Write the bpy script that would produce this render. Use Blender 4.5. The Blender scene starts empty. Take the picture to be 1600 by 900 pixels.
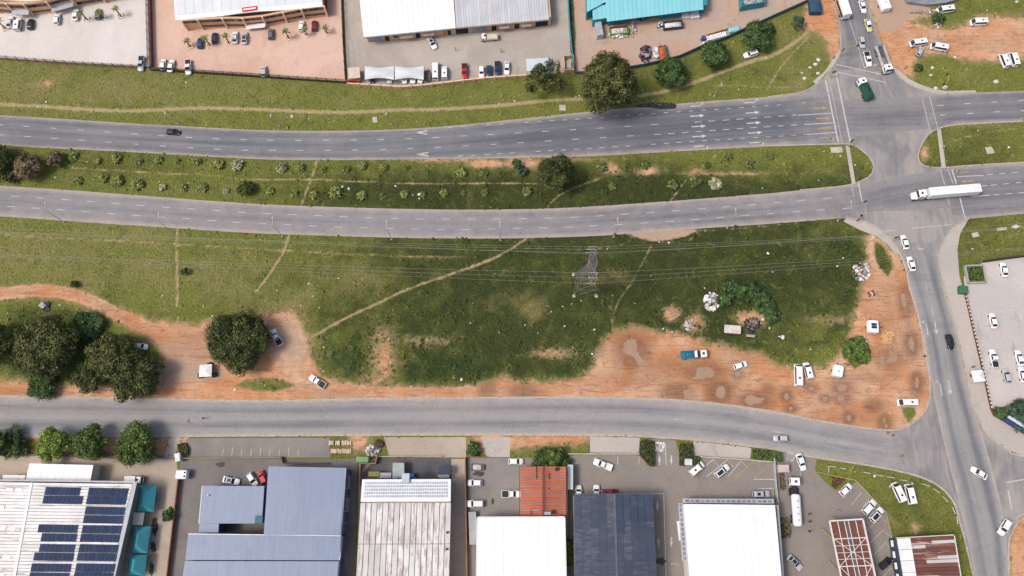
import bpy, math, random
import numpy as np
from mathutils import Vector
from mathutils.geometry import tessellate_polygon

# ------------------------------------------------------------------ camera, sky, sun, exposure
SC = bpy.context.scene
COL = SC.collection
FPX, TAN_T, CAM_H = 1200.0, 0.285, 212.0
TILT = math.atan(TAN_T)
CT, ST = math.cos(TILT), math.sin(TILT)
cam_d = bpy.data.cameras.new('camera'); cam = bpy.data.objects.new('camera', cam_d); COL.objects.link(cam)
cam.location = (0, 0, CAM_H); cam.rotation_euler = (TILT, 0, 0)
cam_d.sensor_width = 36.0; cam_d.lens = 36.0 * FPX / 1600.0
cam_d.clip_start = 1.0; cam_d.clip_end = 9000.0
SC.camera = cam
SUN_EL, SUN_AZ = 56.0, 258.0        # degrees; azimuth clockwise from +Y (image up)
world = bpy.data.worlds.new('World'); SC.world = world; world.use_nodes = True
wn = world.node_tree; bg = wn.nodes['Background']
sky = wn.nodes.new('ShaderNodeTexSky'); sky.sky_type = 'NISHITA'; sky.sun_disc = False
sky.sun_elevation = math.radians(SUN_EL); sky.sun_rotation = math.radians(SUN_AZ)
sky.air_density = 1.0; sky.dust_density = 5.0; sky.ozone_density = 0.6
wn.links.new(sky.outputs[0], bg.inputs[0]); bg.inputs[1].default_value = 0.1
sd = bpy.data.lights.new('sun', 'SUN'); sd.energy = 1.3; sd.angle = math.radians(14); sd.color = (1.0, 0.95, 0.88)
sun = bpy.data.objects.new('sun', sd); COL.objects.link(sun); sun.location = (0, 0, 300)
_el, _az = math.radians(SUN_EL), math.radians(SUN_AZ)
_sdir = Vector((math.sin(_az) * math.cos(_el), math.cos(_az) * math.cos(_el), math.sin(_el)))
sun.rotation_euler = _sdir.to_track_quat('Z', 'Y').to_euler()
SC.view_settings.view_transform = 'Standard'; SC.view_settings.look = 'None'
SC.view_settings.exposure = 0.64; SC.view_settings.gamma = 1.0; SC.view_settings.use_curve_mapping = False
SC.render.resolution_x, SC.render.resolution_y = 1024, 576
SC.render.engine = 'CYCLES'

# ------------------------------------------------------------------ helpers
R = random.Random(7)
NP = np.random.default_rng(11)

def P(px, py, z=0.0):
    """photo pixel -> world point on the plane at height z"""
    u, v = px - 800.0, py - 450.0
    k = (CAM_H - z) / (FPX * CT + v * ST)
    return Vector((u * k, (FPX * ST - v * CT) * k, z))

def PXY(X, Y):
    """world ground points -> photo pixels (numpy)"""
    # camera coords
    d = -CAM_H
    f = Y * ST - d * CT
    up = Y * CT + d * ST
    return 800.0 + FPX * X / f, 450.0 - FPX * up / f

def head(px, py, ang):
    a = math.radians(ang)
    p0, p1 = P(px, py), P(px + 6 * math.cos(a), py - 6 * math.sin(a))
    return math.atan2(p1.y - p0.y, p1.x - p0.x)

ORG = {}
def org(o):
    return ORG.get(o.name, Vector((0, 0, 0))) if o else Vector((0, 0, 0))

def tag(o, label=None, cat=None, group=None, kind=None):
    if label: o['label'] = label
    if cat: o['category'] = cat
    if group: o['group'] = group
    if kind: o['kind'] = kind
    return o

def thing(name, loc, label, cat, group=None, rz=0.0, world_parts=True):
    o = bpy.data.objects.new(name, None); COL.objects.link(o)
    o.empty_display_size = 0.3
    o.location = loc; o.rotation_euler = (0, 0, rz)
    tag(o, label, cat, group)
    if world_parts: ORG[o.name] = Vector(loc)
    return o

def link(me, name, parent=None, loc=None):
    o = bpy.data.objects.new(name, me); COL.objects.link(o)
    if parent is not None: o.parent = parent
    if loc is not None: o.location = loc
    return o

class MB:
    def __init__(s): s.v = []; s.f = []
    def add(s, vs, fs):
        b = len(s.v); s.v += [tuple(x) for x in vs]; s.f += [tuple(i + b for i in f) for f in fs]; return s
    def box(s, cx, cy, cz, sx, sy, sz, rz=0.0, ch=0.0):
        """box centred at c (cz = bottom), optional chamfered top"""
        c, n = math.cos(rz), math.sin(rz)
        def q(x, y, z): return (cx + x * c - y * n, cy + x * n + y * c, cz + z)
        hx, hy = sx / 2, sy / 2
        rings = [(hx, hy, 0.0)]
        if ch > 0: rings += [(hx, hy, sz - ch), (hx - ch, hy - ch, sz)]
        else: rings += [(hx, hy, sz)]
        vs = []
        for (a, b, z) in rings: vs += [q(-a, -b, z), q(a, -b, z), q(a, b, z), q(-a, b, z)]
        fs = [(3, 2, 1, 0)]
        for r in range(len(rings) - 1):
            for i in range(4): fs.append((4 * r + i, 4 * r + (i + 1) % 4, 4 * r + 4 + (i + 1) % 4, 4 * r + 4 + i))
        k = 4 * (len(rings) - 1); fs.append((k, k + 1, k + 2, k + 3))
        return s.add(vs, fs)
    def prism(s, pts, z0, z1):
        pts = [(p[0], p[1]) for p in pts]
        a = sum(pts[i][0] * pts[(i + 1) % len(pts)][1] - pts[(i + 1) % len(pts)][0] * pts[i][1] for i in range(len(pts)))
        if a < 0: pts = pts[::-1]
        n = len(pts)
        z1s = z1 if isinstance(z1, (list, tuple)) else [z1] * n
        if a < 0 and isinstance(z1, (list, tuple)): z1s = list(z1)[::-1]
        vs = [(x, y, z0) for x, y in pts] + [(pts[i][0], pts[i][1], z1s[i]) for i in range(n)]
        fs = [(i, (i + 1) % n, n + (i + 1) % n, n + i) for i in range(n)]
        tris = tessellate_polygon([[Vector((x, y, 0)) for x, y in pts]]) if n > 4 else None
        if tris:
            for t in tris:
                fs.append(tuple(n + i for i in t)); fs.append(tuple(reversed(t)))
        else:
            fs.append(tuple(range(n, 2 * n))); fs.append(tuple(reversed(range(n))))
        return s.add(vs, fs)
    def sheet(s, pts):
        pts = [tuple(p) for p in pts]
        tris = tessellate_polygon([[Vector((p[0], p[1], 0)) for p in pts]])
        fs = []
        for t in tris:
            a, b, c = (pts[i] for i in t)
            cr = (b[0] - a[0]) * (c[1] - a[1]) - (b[1] - a[1]) * (c[0] - a[0])
            fs.append(tuple(t) if cr > 0 else tuple(reversed(t)))
        return s.add(pts, fs)
    def quad(s, a, b, c, d): return s.add([a, b, c, d], [(0, 1, 2, 3)])
    def slab(s, a, b, c, d, t):
        """quad abcd (top) with thickness t downwards"""
        lo = [(p[0], p[1], p[2] - t) for p in (a, b, c, d)]
        return s.add([a, b, c, d] + lo, [(0, 1, 2, 3), (7, 6, 5, 4), (0, 4, 5, 1), (1, 5, 6, 2), (2, 6, 7, 3), (3, 7, 4, 0)])
    def tube(s, p0, p1, r0, r1=None, n=6):
        p0, p1 = Vector(p0), Vector(p1); r1 = r0 if r1 is None else r1
        d = (p1 - p0)
        if d.length < 1e-6: return s
        d.normalize(); a = d.orthogonal().normalized(); b = d.cross(a)
        vs = []
        for (p, r) in ((p0, r0), (p1, r1)):
            for i in range(n):
                t = 2 * math.pi * i / n; vs.append(tuple(p + a * (r * math.cos(t)) + b * (r * math.sin(t))))
        fs = [(i, (i + 1) % n, n + (i + 1) % n, n + i) for i in range(n)] + [tuple(reversed(range(n))), tuple(range(n, 2 * n))]
        return s.add(vs, fs)
    def ribbon(s, pts, w, z):
        """flat strip of width w along world points"""
        n = len(pts); L = []; 
        for i, p in enumerate(pts):
            a = pts[max(i - 1, 0)]; b = pts[min(i + 1, n - 1)]
            d = Vector((b[0] - a[0], b[1] - a[1])); d.normalize(); nx, ny = -d.y, d.x
            L.append((p[0] + nx * w / 2, p[1] + ny * w / 2, z)); L.append((p[0] - nx * w / 2, p[1] - ny * w / 2, z))
        return s.add(L, [(2 * i + 1, 2 * i + 3, 2 * i + 2, 2 * i) for i in range(n - 1)])
    def kerb(s, pts, w, z0, z1):
        n = len(pts); L = []
        for i, p in enumerate(pts):
            a = pts[max(i - 1, 0)]; b = pts[min(i + 1, n - 1)]
            d = Vector((b[0] - a[0], b[1] - a[1])); d.normalize(); nx, ny = -d.y * w / 2, d.x * w / 2
            L += [(p[0] + nx, p[1] + ny, z0), (p[0] + nx * .8, p[1] + ny * .8, z1), (p[0] - nx * .8, p[1] - ny * .8, z1), (p[0] - nx, p[1] - ny, z0)]
        F = []
        for i in range(n - 1):
            for k in range(3): F.append((4 * i + k, 4 * i + k + 1, 4 * i + 4 + k + 1, 4 * i + 4 + k))
        F += [(0, 1, 2, 3), (4 * n - 1, 4 * n - 2, 4 * n - 3, 4 * n - 4)]
        return s.add(L, F)
    def mesh(s, name, mat=None, o=Vector((0, 0, 0)), smooth=False):
        me = bpy.data.meshes.new(name)
        me.from_pydata([(v[0] - o[0], v[1] - o[1], v[2] - o[2]) for v in s.v], [], s.f)
        if mat: me.materials.append(mat)
        if smooth: me.polygons.foreach_set('use_smooth', [True] * len(me.polygons))
        me.update(); return me
    def build(s, name, mat, parent=None, smooth=False, label=None):
        o = org(parent)
        ob = link(s.mesh(name, mat, o, smooth), name, parent)
        if parent is not None: ORG[ob.name] = o
        if label: ob['label'] = label
        return ob
    def top(s, name, mat, label, cat, group=None, kind=None, smooth=False):
        """a one-mesh top-level thing, its origin at its base"""
        xs = [v[0] for v in s.v]; ys = [v[1] for v in s.v]; zs = [v[2] for v in s.v]
        o = Vector(((min(xs) + max(xs)) / 2, (min(ys) + max(ys)) / 2, min(zs)))
        ob = link(s.mesh(name, mat, o, smooth), name, None, o)
        ORG[ob.name] = o
        return tag(ob, label, cat, group, kind)

def mesh_np(name, V, F, mat=None, smooth=False, attrs=None):
    me = bpy.data.meshes.new(name)
    V = np.asarray(V, dtype=np.float32); F = np.asarray(F, dtype=np.int32)
    k = F.shape[1]
    me.vertices.add(len(V)); me.vertices.foreach_set('co', V.ravel())
    me.loops.add(F.size); me.loops.foreach_set('vertex_index', F.ravel())
    me.polygons.add(len(F)); me.polygons.foreach_set('loop_start', np.arange(0, F.size, k, dtype=np.int32))
    me.update(calc_edges=True)
    if smooth: me.polygons.foreach_set('use_smooth', np.ones(len(F), dtype=bool))
    for n, a in (attrs or {}).items():
        at = me.attributes.new(n, 'FLOAT', 'POINT'); at.data.foreach_set('value', np.asarray(a, dtype=np.float32))
    if mat: me.materials.append(mat)
    me.validate(); return me

def line(pts, step=6.0):
    """densify a pixel polyline with a Catmull-Rom curve"""
    pts = [tuple(map(float, p)) for p in pts]
    out = []
    n = len(pts)
    for i in range(n - 1):
        p0, p1, p2, p3 = pts[max(i - 1, 0)], pts[i], pts[i + 1], pts[min(i + 2, n - 1)]
        k = max(1, int(math.hypot(p2[0] - p1[0], p2[1] - p1[1]) / step))
        for j in range(k):
            t = j / k
            out.append(tuple(0.5 * (2 * p1[a] + (p2[a] - p0[a]) * t + (2 * p0[a] - 5 * p1[a] + 4 * p2[a] - p3[a]) * t * t
                             + (3 * p1[a] - p0[a] - 3 * p2[a] + p3[a]) * t ** 3) for a in (0, 1)))
    out.append(pts[-1]); return out

def W(pts, z=0.0): return [P(x, y, z) for x, y in pts]

# ------------------------------------------------------------------ node materials
class NT:
    def __init__(s, name):
        s.m = bpy.data.materials.new(name); s.m.use_nodes = True
        s.t = s.m.node_tree; s.b = s.t.nodes['Principled BSDF']; s._pos = None
    def n(s, t): return s.t.nodes.new(t)
    def set(s, sock, v):
        if isinstance(v, bpy.types.NodeSocket): s.t.links.new(v, sock)
        elif isinstance(v, (tuple, list)) and len(v) == 3 and sock.type == 'RGBA': sock.default_value = (*v, 1)
        else: sock.default_value = v
    def pos(s):
        if s._pos is None: s._pos = s.n('ShaderNodeNewGeometry')
        return s._pos.outputs['Position']
    def obj(s): return s.n('ShaderNodeTexCoord').outputs['Object']
    def island(s):
        if s._pos is None: s.pos()
        return s._pos.outputs['Random Per Island']
    def orand(s): return s.n('ShaderNodeObjectInfo').outputs['Random']
    def attr(s, name):
        a = s.n('ShaderNodeAttribute'); a.attribute_name = name; return a.outputs['Fac']
    def scale(s, vec, sc, rot=0.0):
        a = s.n('ShaderNodeMapping'); s.set(a.inputs['Vector'], vec); a.inputs['Scale'].default_value = sc
        a.inputs['Rotation'].default_value = (0, 0, rot); return a.outputs[0]
    def xyz(s, x, y, z=0.0):
        a = s.n('ShaderNodeCombineXYZ'); s.set(a.inputs[0], x); s.set(a.inputs[1], y); s.set(a.inputs[2], z); return a.outputs[0]
    def noise(s, sc, det=3.0, rough=0.55, dist=0.0, vec=None):
        a = s.n('ShaderNodeTexNoise'); s.set(a.inputs['Vector'], vec if vec is not None else s.pos())
        a.inputs['Scale'].default_value = sc; a.inputs['Detail'].default_value = det
        a.inputs['Roughness'].default_value = rough; a.inputs['Distortion'].default_value = dist
        return a.outputs['Fac']
    def wave(s, sc, vec, dist=0.0, axis='X'):
        a = s.n('ShaderNodeTexWave'); s.set(a.inputs['Vector'], vec); a.bands_direction = axis
        a.inputs['Scale'].default_value = sc; a.inputs['Distortion'].default_value = dist; return a.outputs['Fac']
    def mth(s, op, a, b=0.0, c=0.0, clamp=False):
        n = s.n('ShaderNodeMath'); n.operation = op; n.use_clamp = clamp
        s.set(n.inputs[0], a); s.set(n.inputs[1], b); s.set(n.inputs[2], c); return n.outputs[0]
    def step(s, x, lo, hi, a=0.0, b=1.0):
        n = s.n('ShaderNodeMapRange'); n.interpolation_type = 'SMOOTHSTEP'
        s.set(n.inputs[0], x); s.set(n.inputs[1], lo); s.set(n.inputs[2], hi); s.set(n.inputs[3], a); s.set(n.inputs[4], b)
        return n.outputs[0]
    def mix(s, f, a, b, mode='MIX'):
        n = s.n('ShaderNodeMix'); n.data_type = 'RGBA'; n.blend_type = mode
        s.set(n.inputs[0], f); s.set(n.inputs[6], a); s.set(n.inputs[7], b); return n.outputs[2]
    def val(s, col, v):
        """multiply a colour by a value"""
        n = s.n('ShaderNodeHueSaturation'); s.set(n.inputs['Color'], col); s.set(n.inputs['Value'], v); return n.outputs[0]
    def bump(s, h, st=0.3, d=0.1):
        n = s.n('ShaderNodeBump'); n.inputs['Strength'].default_value = st; n.inputs['Distance'].default_value = d
        s.set(n.inputs['Height'], h); s.t.links.new(n.outputs[0], s.b.inputs['Normal'])
    def out(s, col, rough=0.7, metal=0.0, spec=0.3, coat=0.0):
        s.set(s.b.inputs['Base Color'], col); s.set(s.b.inputs['Roughness'], rough)
        s.b.inputs['Metallic'].default_value = metal; s.b.inputs['Specular IOR Level'].default_value = spec
        s.b.inputs['Coat Weight'].default_value = coat
        return s.m

MC = {}
def mat(name, col, rough=0.7, var=0.18, sc=0.5, col2=None, metal=0.0, spec=0.3, coat=0.0, orand=0.0, irand=0.0, bump=0.0, stretch=None, fine=1.0):
    """generic worn surface: two-tone patches, fine mottling, per-object and per-island brightness"""
    if name in MC: return MC[name]
    t = NT(name)
    vec = t.scale(t.pos(), stretch) if stretch else t.pos()
    c2 = col2 if col2 else tuple(x * (1 - var) for x in col)
    n1 = t.noise(sc, 5, 0.62, 0.4, vec)
    c = t.mix(t.step(n1, 0.34, 0.66), col, c2)
    v = t.mth('MULTIPLY_ADD', t.noise(sc * 9, 3, 0.6, 0, vec), var * 1.1 * fine, 1 - var * 0.55 * fine)
    if orand: v = t.mth('MULTIPLY', v, t.mth('MULTIPLY_ADD', t.orand(), orand, 1 - orand / 2))
    if irand: v = t.mth('MULTIPLY', v, t.mth('MULTIPLY_ADD', t.island(), irand, 1 - irand / 2))
    c = t.val(c, v)
    if bump: t.bump(t.noise(sc * 8, 4, 0.6, 0, vec), bump, 0.05)
    MC[name] = t.out(c, rough, metal, spec, coat); return MC[name]

def paint(name, col, rough=0.28):
    if name in MC: return MC[name]
    t = NT(name)
    c = t.val(col, t.mth('MULTIPLY_ADD', t.noise(1.3, 3), 0.12, 0.92))
    c = t.val(c, t.mth('MULTIPLY_ADD', t.orand(), 0.10, 0.93))
    MC[name] = t.out(c, rough, 0, 0.4, 0.35); return MC[name]
# ------------------------------------------------------------------ ground masks (pixel polygons -> vertex attributes)
def inside(px, py, poly):
    c = np.zeros(px.shape, dtype=bool); n = len(poly)
    for i in range(n):
        x0, y0 = poly[i]; x1, y1 = poly[(i + 1) % n]
        if y0 == y1: continue
        k = ((y0 > py) != (y1 > py)) & (px < (x1 - x0) * (py - y0) / (y1 - y0) + x0)
        c ^= k
    return c

def seg_dist(px, py, pts, closed):
    d = np.full(px.shape, 1e9); n = len(pts)
    for i in range(n if closed else n - 1):
        x0, y0 = pts[i]; x1, y1 = pts[(i + 1) % n]
        dx, dy = x1 - x0, y1 - y0; L = dx * dx + dy * dy
        if L == 0: continue
        t = np.clip(((px - x0) * dx + (py - y0) * dy) / L, 0, 1)
        d = np.minimum(d, np.hypot(px - x0 - t * dx, py - y0 - t * dy))
    return d

def near(px, py, pts, m):
    xs = [p[0] for p in pts]; ys = [p[1] for p in pts]
    return (px > min(xs) - m) & (px < max(xs) + m) & (py > min(ys) - m) & (py < max(ys) + m)

def poly_mask(px, py, poly, soft=6.0):
    """0..1, 0.5 on the outline, soft pixels wide"""
    r = np.zeros(px.shape); k = near(px, py, poly, soft + 1)
    if k.any():
        s = np.where(inside(px[k], py[k], poly), 1.0, -1.0) * seg_dist(px[k], py[k], poly, True)
        r[k] = np.clip(0.5 + s / (2 * soft), 0, 1)
    return r

def path_mask(px, py, pts, w, soft=2.0):
    pts = line(pts, 12)
    r = np.zeros(px.shape); k = near(px, py, pts, w + soft + 1)
    if k.any():
        d = seg_dist(px[k], py[k], pts, False)
        r[k] = np.clip(0.5 + (w / 2 - d) / (2 * soft), 0, 1)
    return r

def blob(px, py, x, y, sx, sy): return np.exp(-0.5 * (((px - x) / sx) ** 2 + ((py - y) / sy) ** 2))

DIRT = [
 [(932,572),(935,552),(942,538),(960,521),(990,513),(1030,520),(1070,525),(1110,540),(1150,548),(1190,556),(1215,573),(1245,580),(1290,574),(1310,560),(1325,545),(1330,520),(1336,500),(1345,470),(1350,440),(1358,405),(1354,372),(1362,368),(1385,382),(1405,400),(1420,440),(1432,482),(1442,525),(1450,570),(1454,600),(1450,638),(1430,659),(1400,673),(1350,669),(1250,652),(1200,643),(1100,630),(1000,624),(800,623),(600,624),(400,628),(200,624),(-60,622),(-60,594),(40,598),(62,607),(120,604),(150,602),(190,604),(225,604),(252,584),(262,562),(250,540),(220,520),(190,505),(165,490),(130,473),(100,463),(60,457),(-60,470),(-60,450),(0,455),(60,449),(110,454),(150,468),(190,488),(240,503),(300,508),(318,506),(340,502),(400,500),(428,490),(450,487),(468,503),(480,530),(485,560),(497,586),(520,597),(560,602),(600,607),(700,608),(740,605),(790,590),(810,600),(830,598),(860,600),(900,595),(920,582)],
 [(1356,-40),(1358,0),(1372,52),(1392,98),(1412,119),(1424,120),(1426,100),(1432,88),(1450,83),(1480,82),(1500,90),(1530,94),(1570,96),(1660,84),(1660,28),(1600,30),(1570,26),(1530,28),(1505,42),(1480,47),(1445,42),(1424,35),(1440,25),(1462,20),(1450,12),(1410,-40)],
 [(1262,-40),(1305,-40),(1308,20),(1313,60),(1313,80),(1305,97),(1299,92),(1296,72),(1286,52),(1266,46),(1255,38),(1262,20)],
 [(800,680),(920,681),(918,690),(860,694),(800,700),(798,690)],
 [(262,684),(292,684),(292,700),(285,706),(270,706)],
 [(0,684),(262,684),(258,712),(0,712),(-60,712),(-60,684)],
 [(1660,790),(1602,803),(1592,815),(1582,835),(1578,850),(1579,885),(1588,930),(1660,930)],
]
HOLES = [[(366,603),(385,593),(410,589),(440,592),(464,602),(440,610),(400,611)],
         [(1318,560),(1315,540),(1325,527),(1340,522),(1356,530),(1360,550),(1352,568),(1335,577)],
         [(1408,636),(1430,636),(1432,648),(1420,659),(1412,652)],
         [(1366,372),(1380,384),(1395,405),(1396,420),(1388,432),(1374,420),(1366,400)],
         [(60,700),(36,706),(0,706),(0,688),(62,686)]]
SOFT_DIRT = [(600,560,16,38,.55),(665,533,35,7,.4),(865,552,30,7,.5),(592,590,20,12,.45),(820,255,24,7,.75),(760,256,26,5,.8),(955,262,12,8,.6),(1015,267,16,6,.62),
             (1087,268,10,5,.55),(1140,271,60,2.5,.55),(700,250,60,4,.5),(900,249,60,3,.4),(70,131,16,5,.45),(1050,490,9,9,.75),(1085,505,14,14,.5),(1175,497,20,10,.65),(1300,500,30,8,.35),
             (380,585,30,10,.6),(455,495,18,14,.5),(1280,320,30,3,.4),(1380,815,14,9,.5),(1430,825,8,8,.55),(1250,310,50,4,.4),(1445,240,6,14,.55),(450,545,40,30,.5),(1525,195,40,4,.3),(560,690,14,14,.7),(770,690,30,12,.9),(735,705,10,10,.3),(1390,130,10,14,.4)]
PATHS = [  # points, width px, strength
 ([(-60,160),(0,163),(60,166),(120,170),(180,173),(240,172),(300,169),(400,171),(500,175),(560,175),(620,172),(680,171),(740,168),(800,163),(860,157),(920,154),(1000,149),(1050,140),(1090,127),(1130,112),(1170,97),(1210,85),(1245,64),(1270,42)],7,.85),
 ([(1198,142),(1215,112),(1240,82),(1265,55)],4,.7), ([(1110,135),(1150,133),(1200,138),(1235,136)],2.5,.7),
 ([(112,262),(150,264.5),(250,270.5),(332,274),(370,279),(400,281),(482,280.5),(575,284),(675,287.5),(800,286),(862,289)],2.2,.9),
 ([(495,250),(485,282),(470,322)],4,.8), ([(940,278),(900,292),(867,310),(853,327)],4,.7), ([(1071,282),(1047,315)],2.6,.8), ([(1128,235),(1087,268)],2.6,.6),
 ([(-60,360),(0,366),(87,372),(200,377),(400,389),(525,396),(650,401),(730,402)],5,.55), ([(277,358),(276,387),(277,450),(276,478)],4,.95),
 ([(452,366),(442,395),(415,437),(400,455)],4,.95), ([(822,373),(775,402),(700,430),(637,452),(590,474),(540,497),(487,527)],4.5,.85),
 ([(1018,384),(1000,417),(985,445),(979,452),(962,480),(955,520)],3,.75), ([(1482,222),(1525,210),(1600,199),(1660,190)],2.2,.7), ([(1500,381),(1562,372),(1600,364),(1660,352)],4,.5),
 ([(1095,357),(1080,374),(1040,378),(1000,372)],3,.6), ([(800,387),(900,390),(960,385),(985,376)],2.5,.55), ([(1330,540),(1345,520),(1362,500)],4,.6),
 ([(1090,360),(1150,357),(1250,348)],3,.6), ([(1252,228),(1290,262)],2,.3), ([(1250,272),(1275,266),(1300,268)],4,.5), ([(1175,290),(1100,285),(1020,283),(940,284)],3,.3),
 ([(1180,470),(1195,460),(1200,452)],2,.3), ([(1360,372),(1365,402),(1368,440)],4,.7), ([(1378,380),(1392,405),(1400,430)],4,.7)]
PALE = [[(975,366),(995,372),(1017,378),(1045,376),(1070,371),(1098,357),(1060,357),(1000,361)],
        [(266,572),(280,562),(305,566),(335,572),(352,580),(345,590),(318,594),(285,596),(268,588)], [(1356,-40),(1410,-40),(1452,10),(1462,20),(1420,30),(1400,50),(1372,48),(1358,0)]]
WEEDS = [[(1112,440),(1130,425),(1160,425),(1200,440),(1215,470),(1218,492),(1200,505),(1190,485),(1150,478),(1130,468)],
         [(840,585),(860,560),(900,550),(928,552),(930,575),(905,592),(870,596)], [(630,560),(660,545),(720,545),(790,570),(775,592),(700,604),(640,604),(622,590)],
         [(500,560),(510,535),(560,530),(580,560),(570,598),(530,592)],[(1320,555),(1318,540),(1330,527),(1350,528),(1358,545),(1350,566),(1335,573)],
         [(1215,560),(1240,545),(1300,545),(1320,520),(1335,470),(1350,440),(1352,400),(1330,372),(1300,360),(1290,380),(1320,420),(1310,480),(1290,520),(1240,535)],
         [(5,480),(60,470),(130,478),(170,510),(185,560),(140,600),(60,607),(10,590)],[(680,470),(700,462),(730,468),(735,485),(700,490)],
         [(1265,490),(1275,468),(1300,468),(1305,490),(1285,502)],[(690,475),(720,460),(740,480),(710,492)],[(545,540),(545,520),(570,515),(580,545),(560,560)]]
BARE_GRASS = [(70,400,200,60),(440,470,60,30),(150,140,300,40),(200,430,220,40),(820,480,40,18),(560,430,60,20),(1250,125,40,30),(950,435,30,10),(1300,60,80,40)]

def masks(px, py):
    dirt = np.zeros(px.shape); hole = np.zeros(px.shape)
    for q in DIRT: dirt = np.maximum(dirt, poly_mask(px, py, q, 14))
    for q in HOLES: hole = np.maximum(hole, poly_mask(px, py, q, 4))
    dirt = np.minimum(dirt, 1 - hole)
    dirt = np.maximum(dirt, 1.25 * path_mask(px, py, [(-60,466),(0,459),(60,454),(110,460),(150,474),(190,494),(240,516),(290,536)], 17, 4))
    dirt = np.maximum(dirt, 1.1 * path_mask(px, py, [(480,600),(600,613),(760,611),(860,609),(930,600)], 15, 4))
    for x, y, sx, sy, a in SOFT_DIRT: dirt = np.maximum(dirt, a * blob(px, py, x, y, sx, sy) * 1.05)
    path = np.zeros(px.shape)
    for q, w, a in PATHS: path = np.maximum(path, (a * .9) * path_mask(px, py, q, w * .82, 2.2))
    pale = np.zeros(px.shape)
    for q in PALE: pale = np.maximum(pale, poly_mask(px, py, q, 6))
    for x, y, sx, sy, s in ((250,565,80,45,.6),(455,540,36,60,.6),(560,614,330,6,.35),(1380,60,60,60,.35),(1330,560,20,20,.3)): pale = np.maximum(pale, s * blob(px, py, x, y, sx, sy) * (dirt > .3))
    weed = np.zeros(px.shape)
    for q in WEEDS: weed = np.maximum(weed, poly_mask(px, py, q, 17))
    lush = 1.25 * blob(px, py, 980, 435, 360, 105) + 0.6 * blob(px, py, 1100, 300, 350, 30) + 0.45 * blob(px, py, 640, 300, 160, 22) + .5 * blob(px, py, 700, 560, 160, 60) + .3 * blob(px, py, 1430, 790, 90, 60) \
         + .25 * blob(px, py, 1060, 110, 120, 40) + .35 * blob(px, py, 220, 250, 160, 24) + .4 * blob(px, py, 1530, 240, 80, 40)
    dry = np.zeros(px.shape)
    for x, y, sx, sy in BARE_GRASS: dry = np.maximum(dry, blob(px, py, x, y, sx, sy))
    return dict(dirt=dirt, path=path, pale=pale, weed=weed, lush=np.clip(lush, 0, 1), dry=dry)

# ------------------------------------------------------------------ grass colour shared by the ground and the tufts
def grass_colour(t):
    lush, dry, weed = t.attr('lush'), t.attr('dry'), t.attr('weed')
    big = t.noise(0.035, 4, 0.6, 0.6); mid = t.noise(0.22, 5, 0.65, 0.5); fin = t.noise(1.6, 4, 0.7)
    k = t.mth('ADD', t.mth('MULTIPLY_ADD', big, 0.9, -0.45), t.mth('MULTIPLY_ADD', mid, 1.1, -0.55))
    g = t.mth('ADD', t.mth('MULTIPLY', lush, 0.85), k, clamp=False)
    c = t.mix(t.step(g, 0.05, 0.95), (0.140, 0.153, 0.036), (0.038, 0.048, 0.015))
    c = t.mix(t.step(g, -0.55, 0.05, 1, 0), c, (0.205, 0.205, 0.062))
    d = t.mth('ADD', t.mth('MULTIPLY', dry, 0.47), t.mth('MULTIPLY_ADD', t.noise(0.11, 4, 0.6, 0.8), 1.4, -0.75))
    c = t.mix(t.step(d, 0.05, 0.6, 0, 0.7), c, (0.215, 0.185, 0.075))
    w = t.mth('ADD', weed, t.mth('MULTIPLY_ADD', mid, 0.9, -0.45))
    c = t.mix(t.step(w, 0.45, 1.05, 0, 0.7), c, (0.024, 0.042, 0.014))
    p1 = t.noise(0.075, 5, 0.7, 1.2)
    c = t.mix(t.step(p1, 0.56, 0.72, 0, 0.55), c, (0.056, 0.080, 0.020))
    p2 = t.noise(0.13, 5, 0.72, 0.9, t.scale(t.pos(), (0.7, 1.3, 1), 0.1))
    c = t.mix(t.step(p2, 0.60, 0.78, 0, 0.5), c, (0.235, 0.200, 0.090))
    p3 = t.noise(0.30, 4, 0.7, 0.6)
    c = t.mix(t.step(p3, 0.55, 0.70, 0, 0.5), c, (0.046, 0.064, 0.018))
    c = t.mix(t.step(p3, 0.30, 0.42, 0.35, 0), c, (0.195, 0.205, 0.062))
    return c, fin, mid

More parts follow.
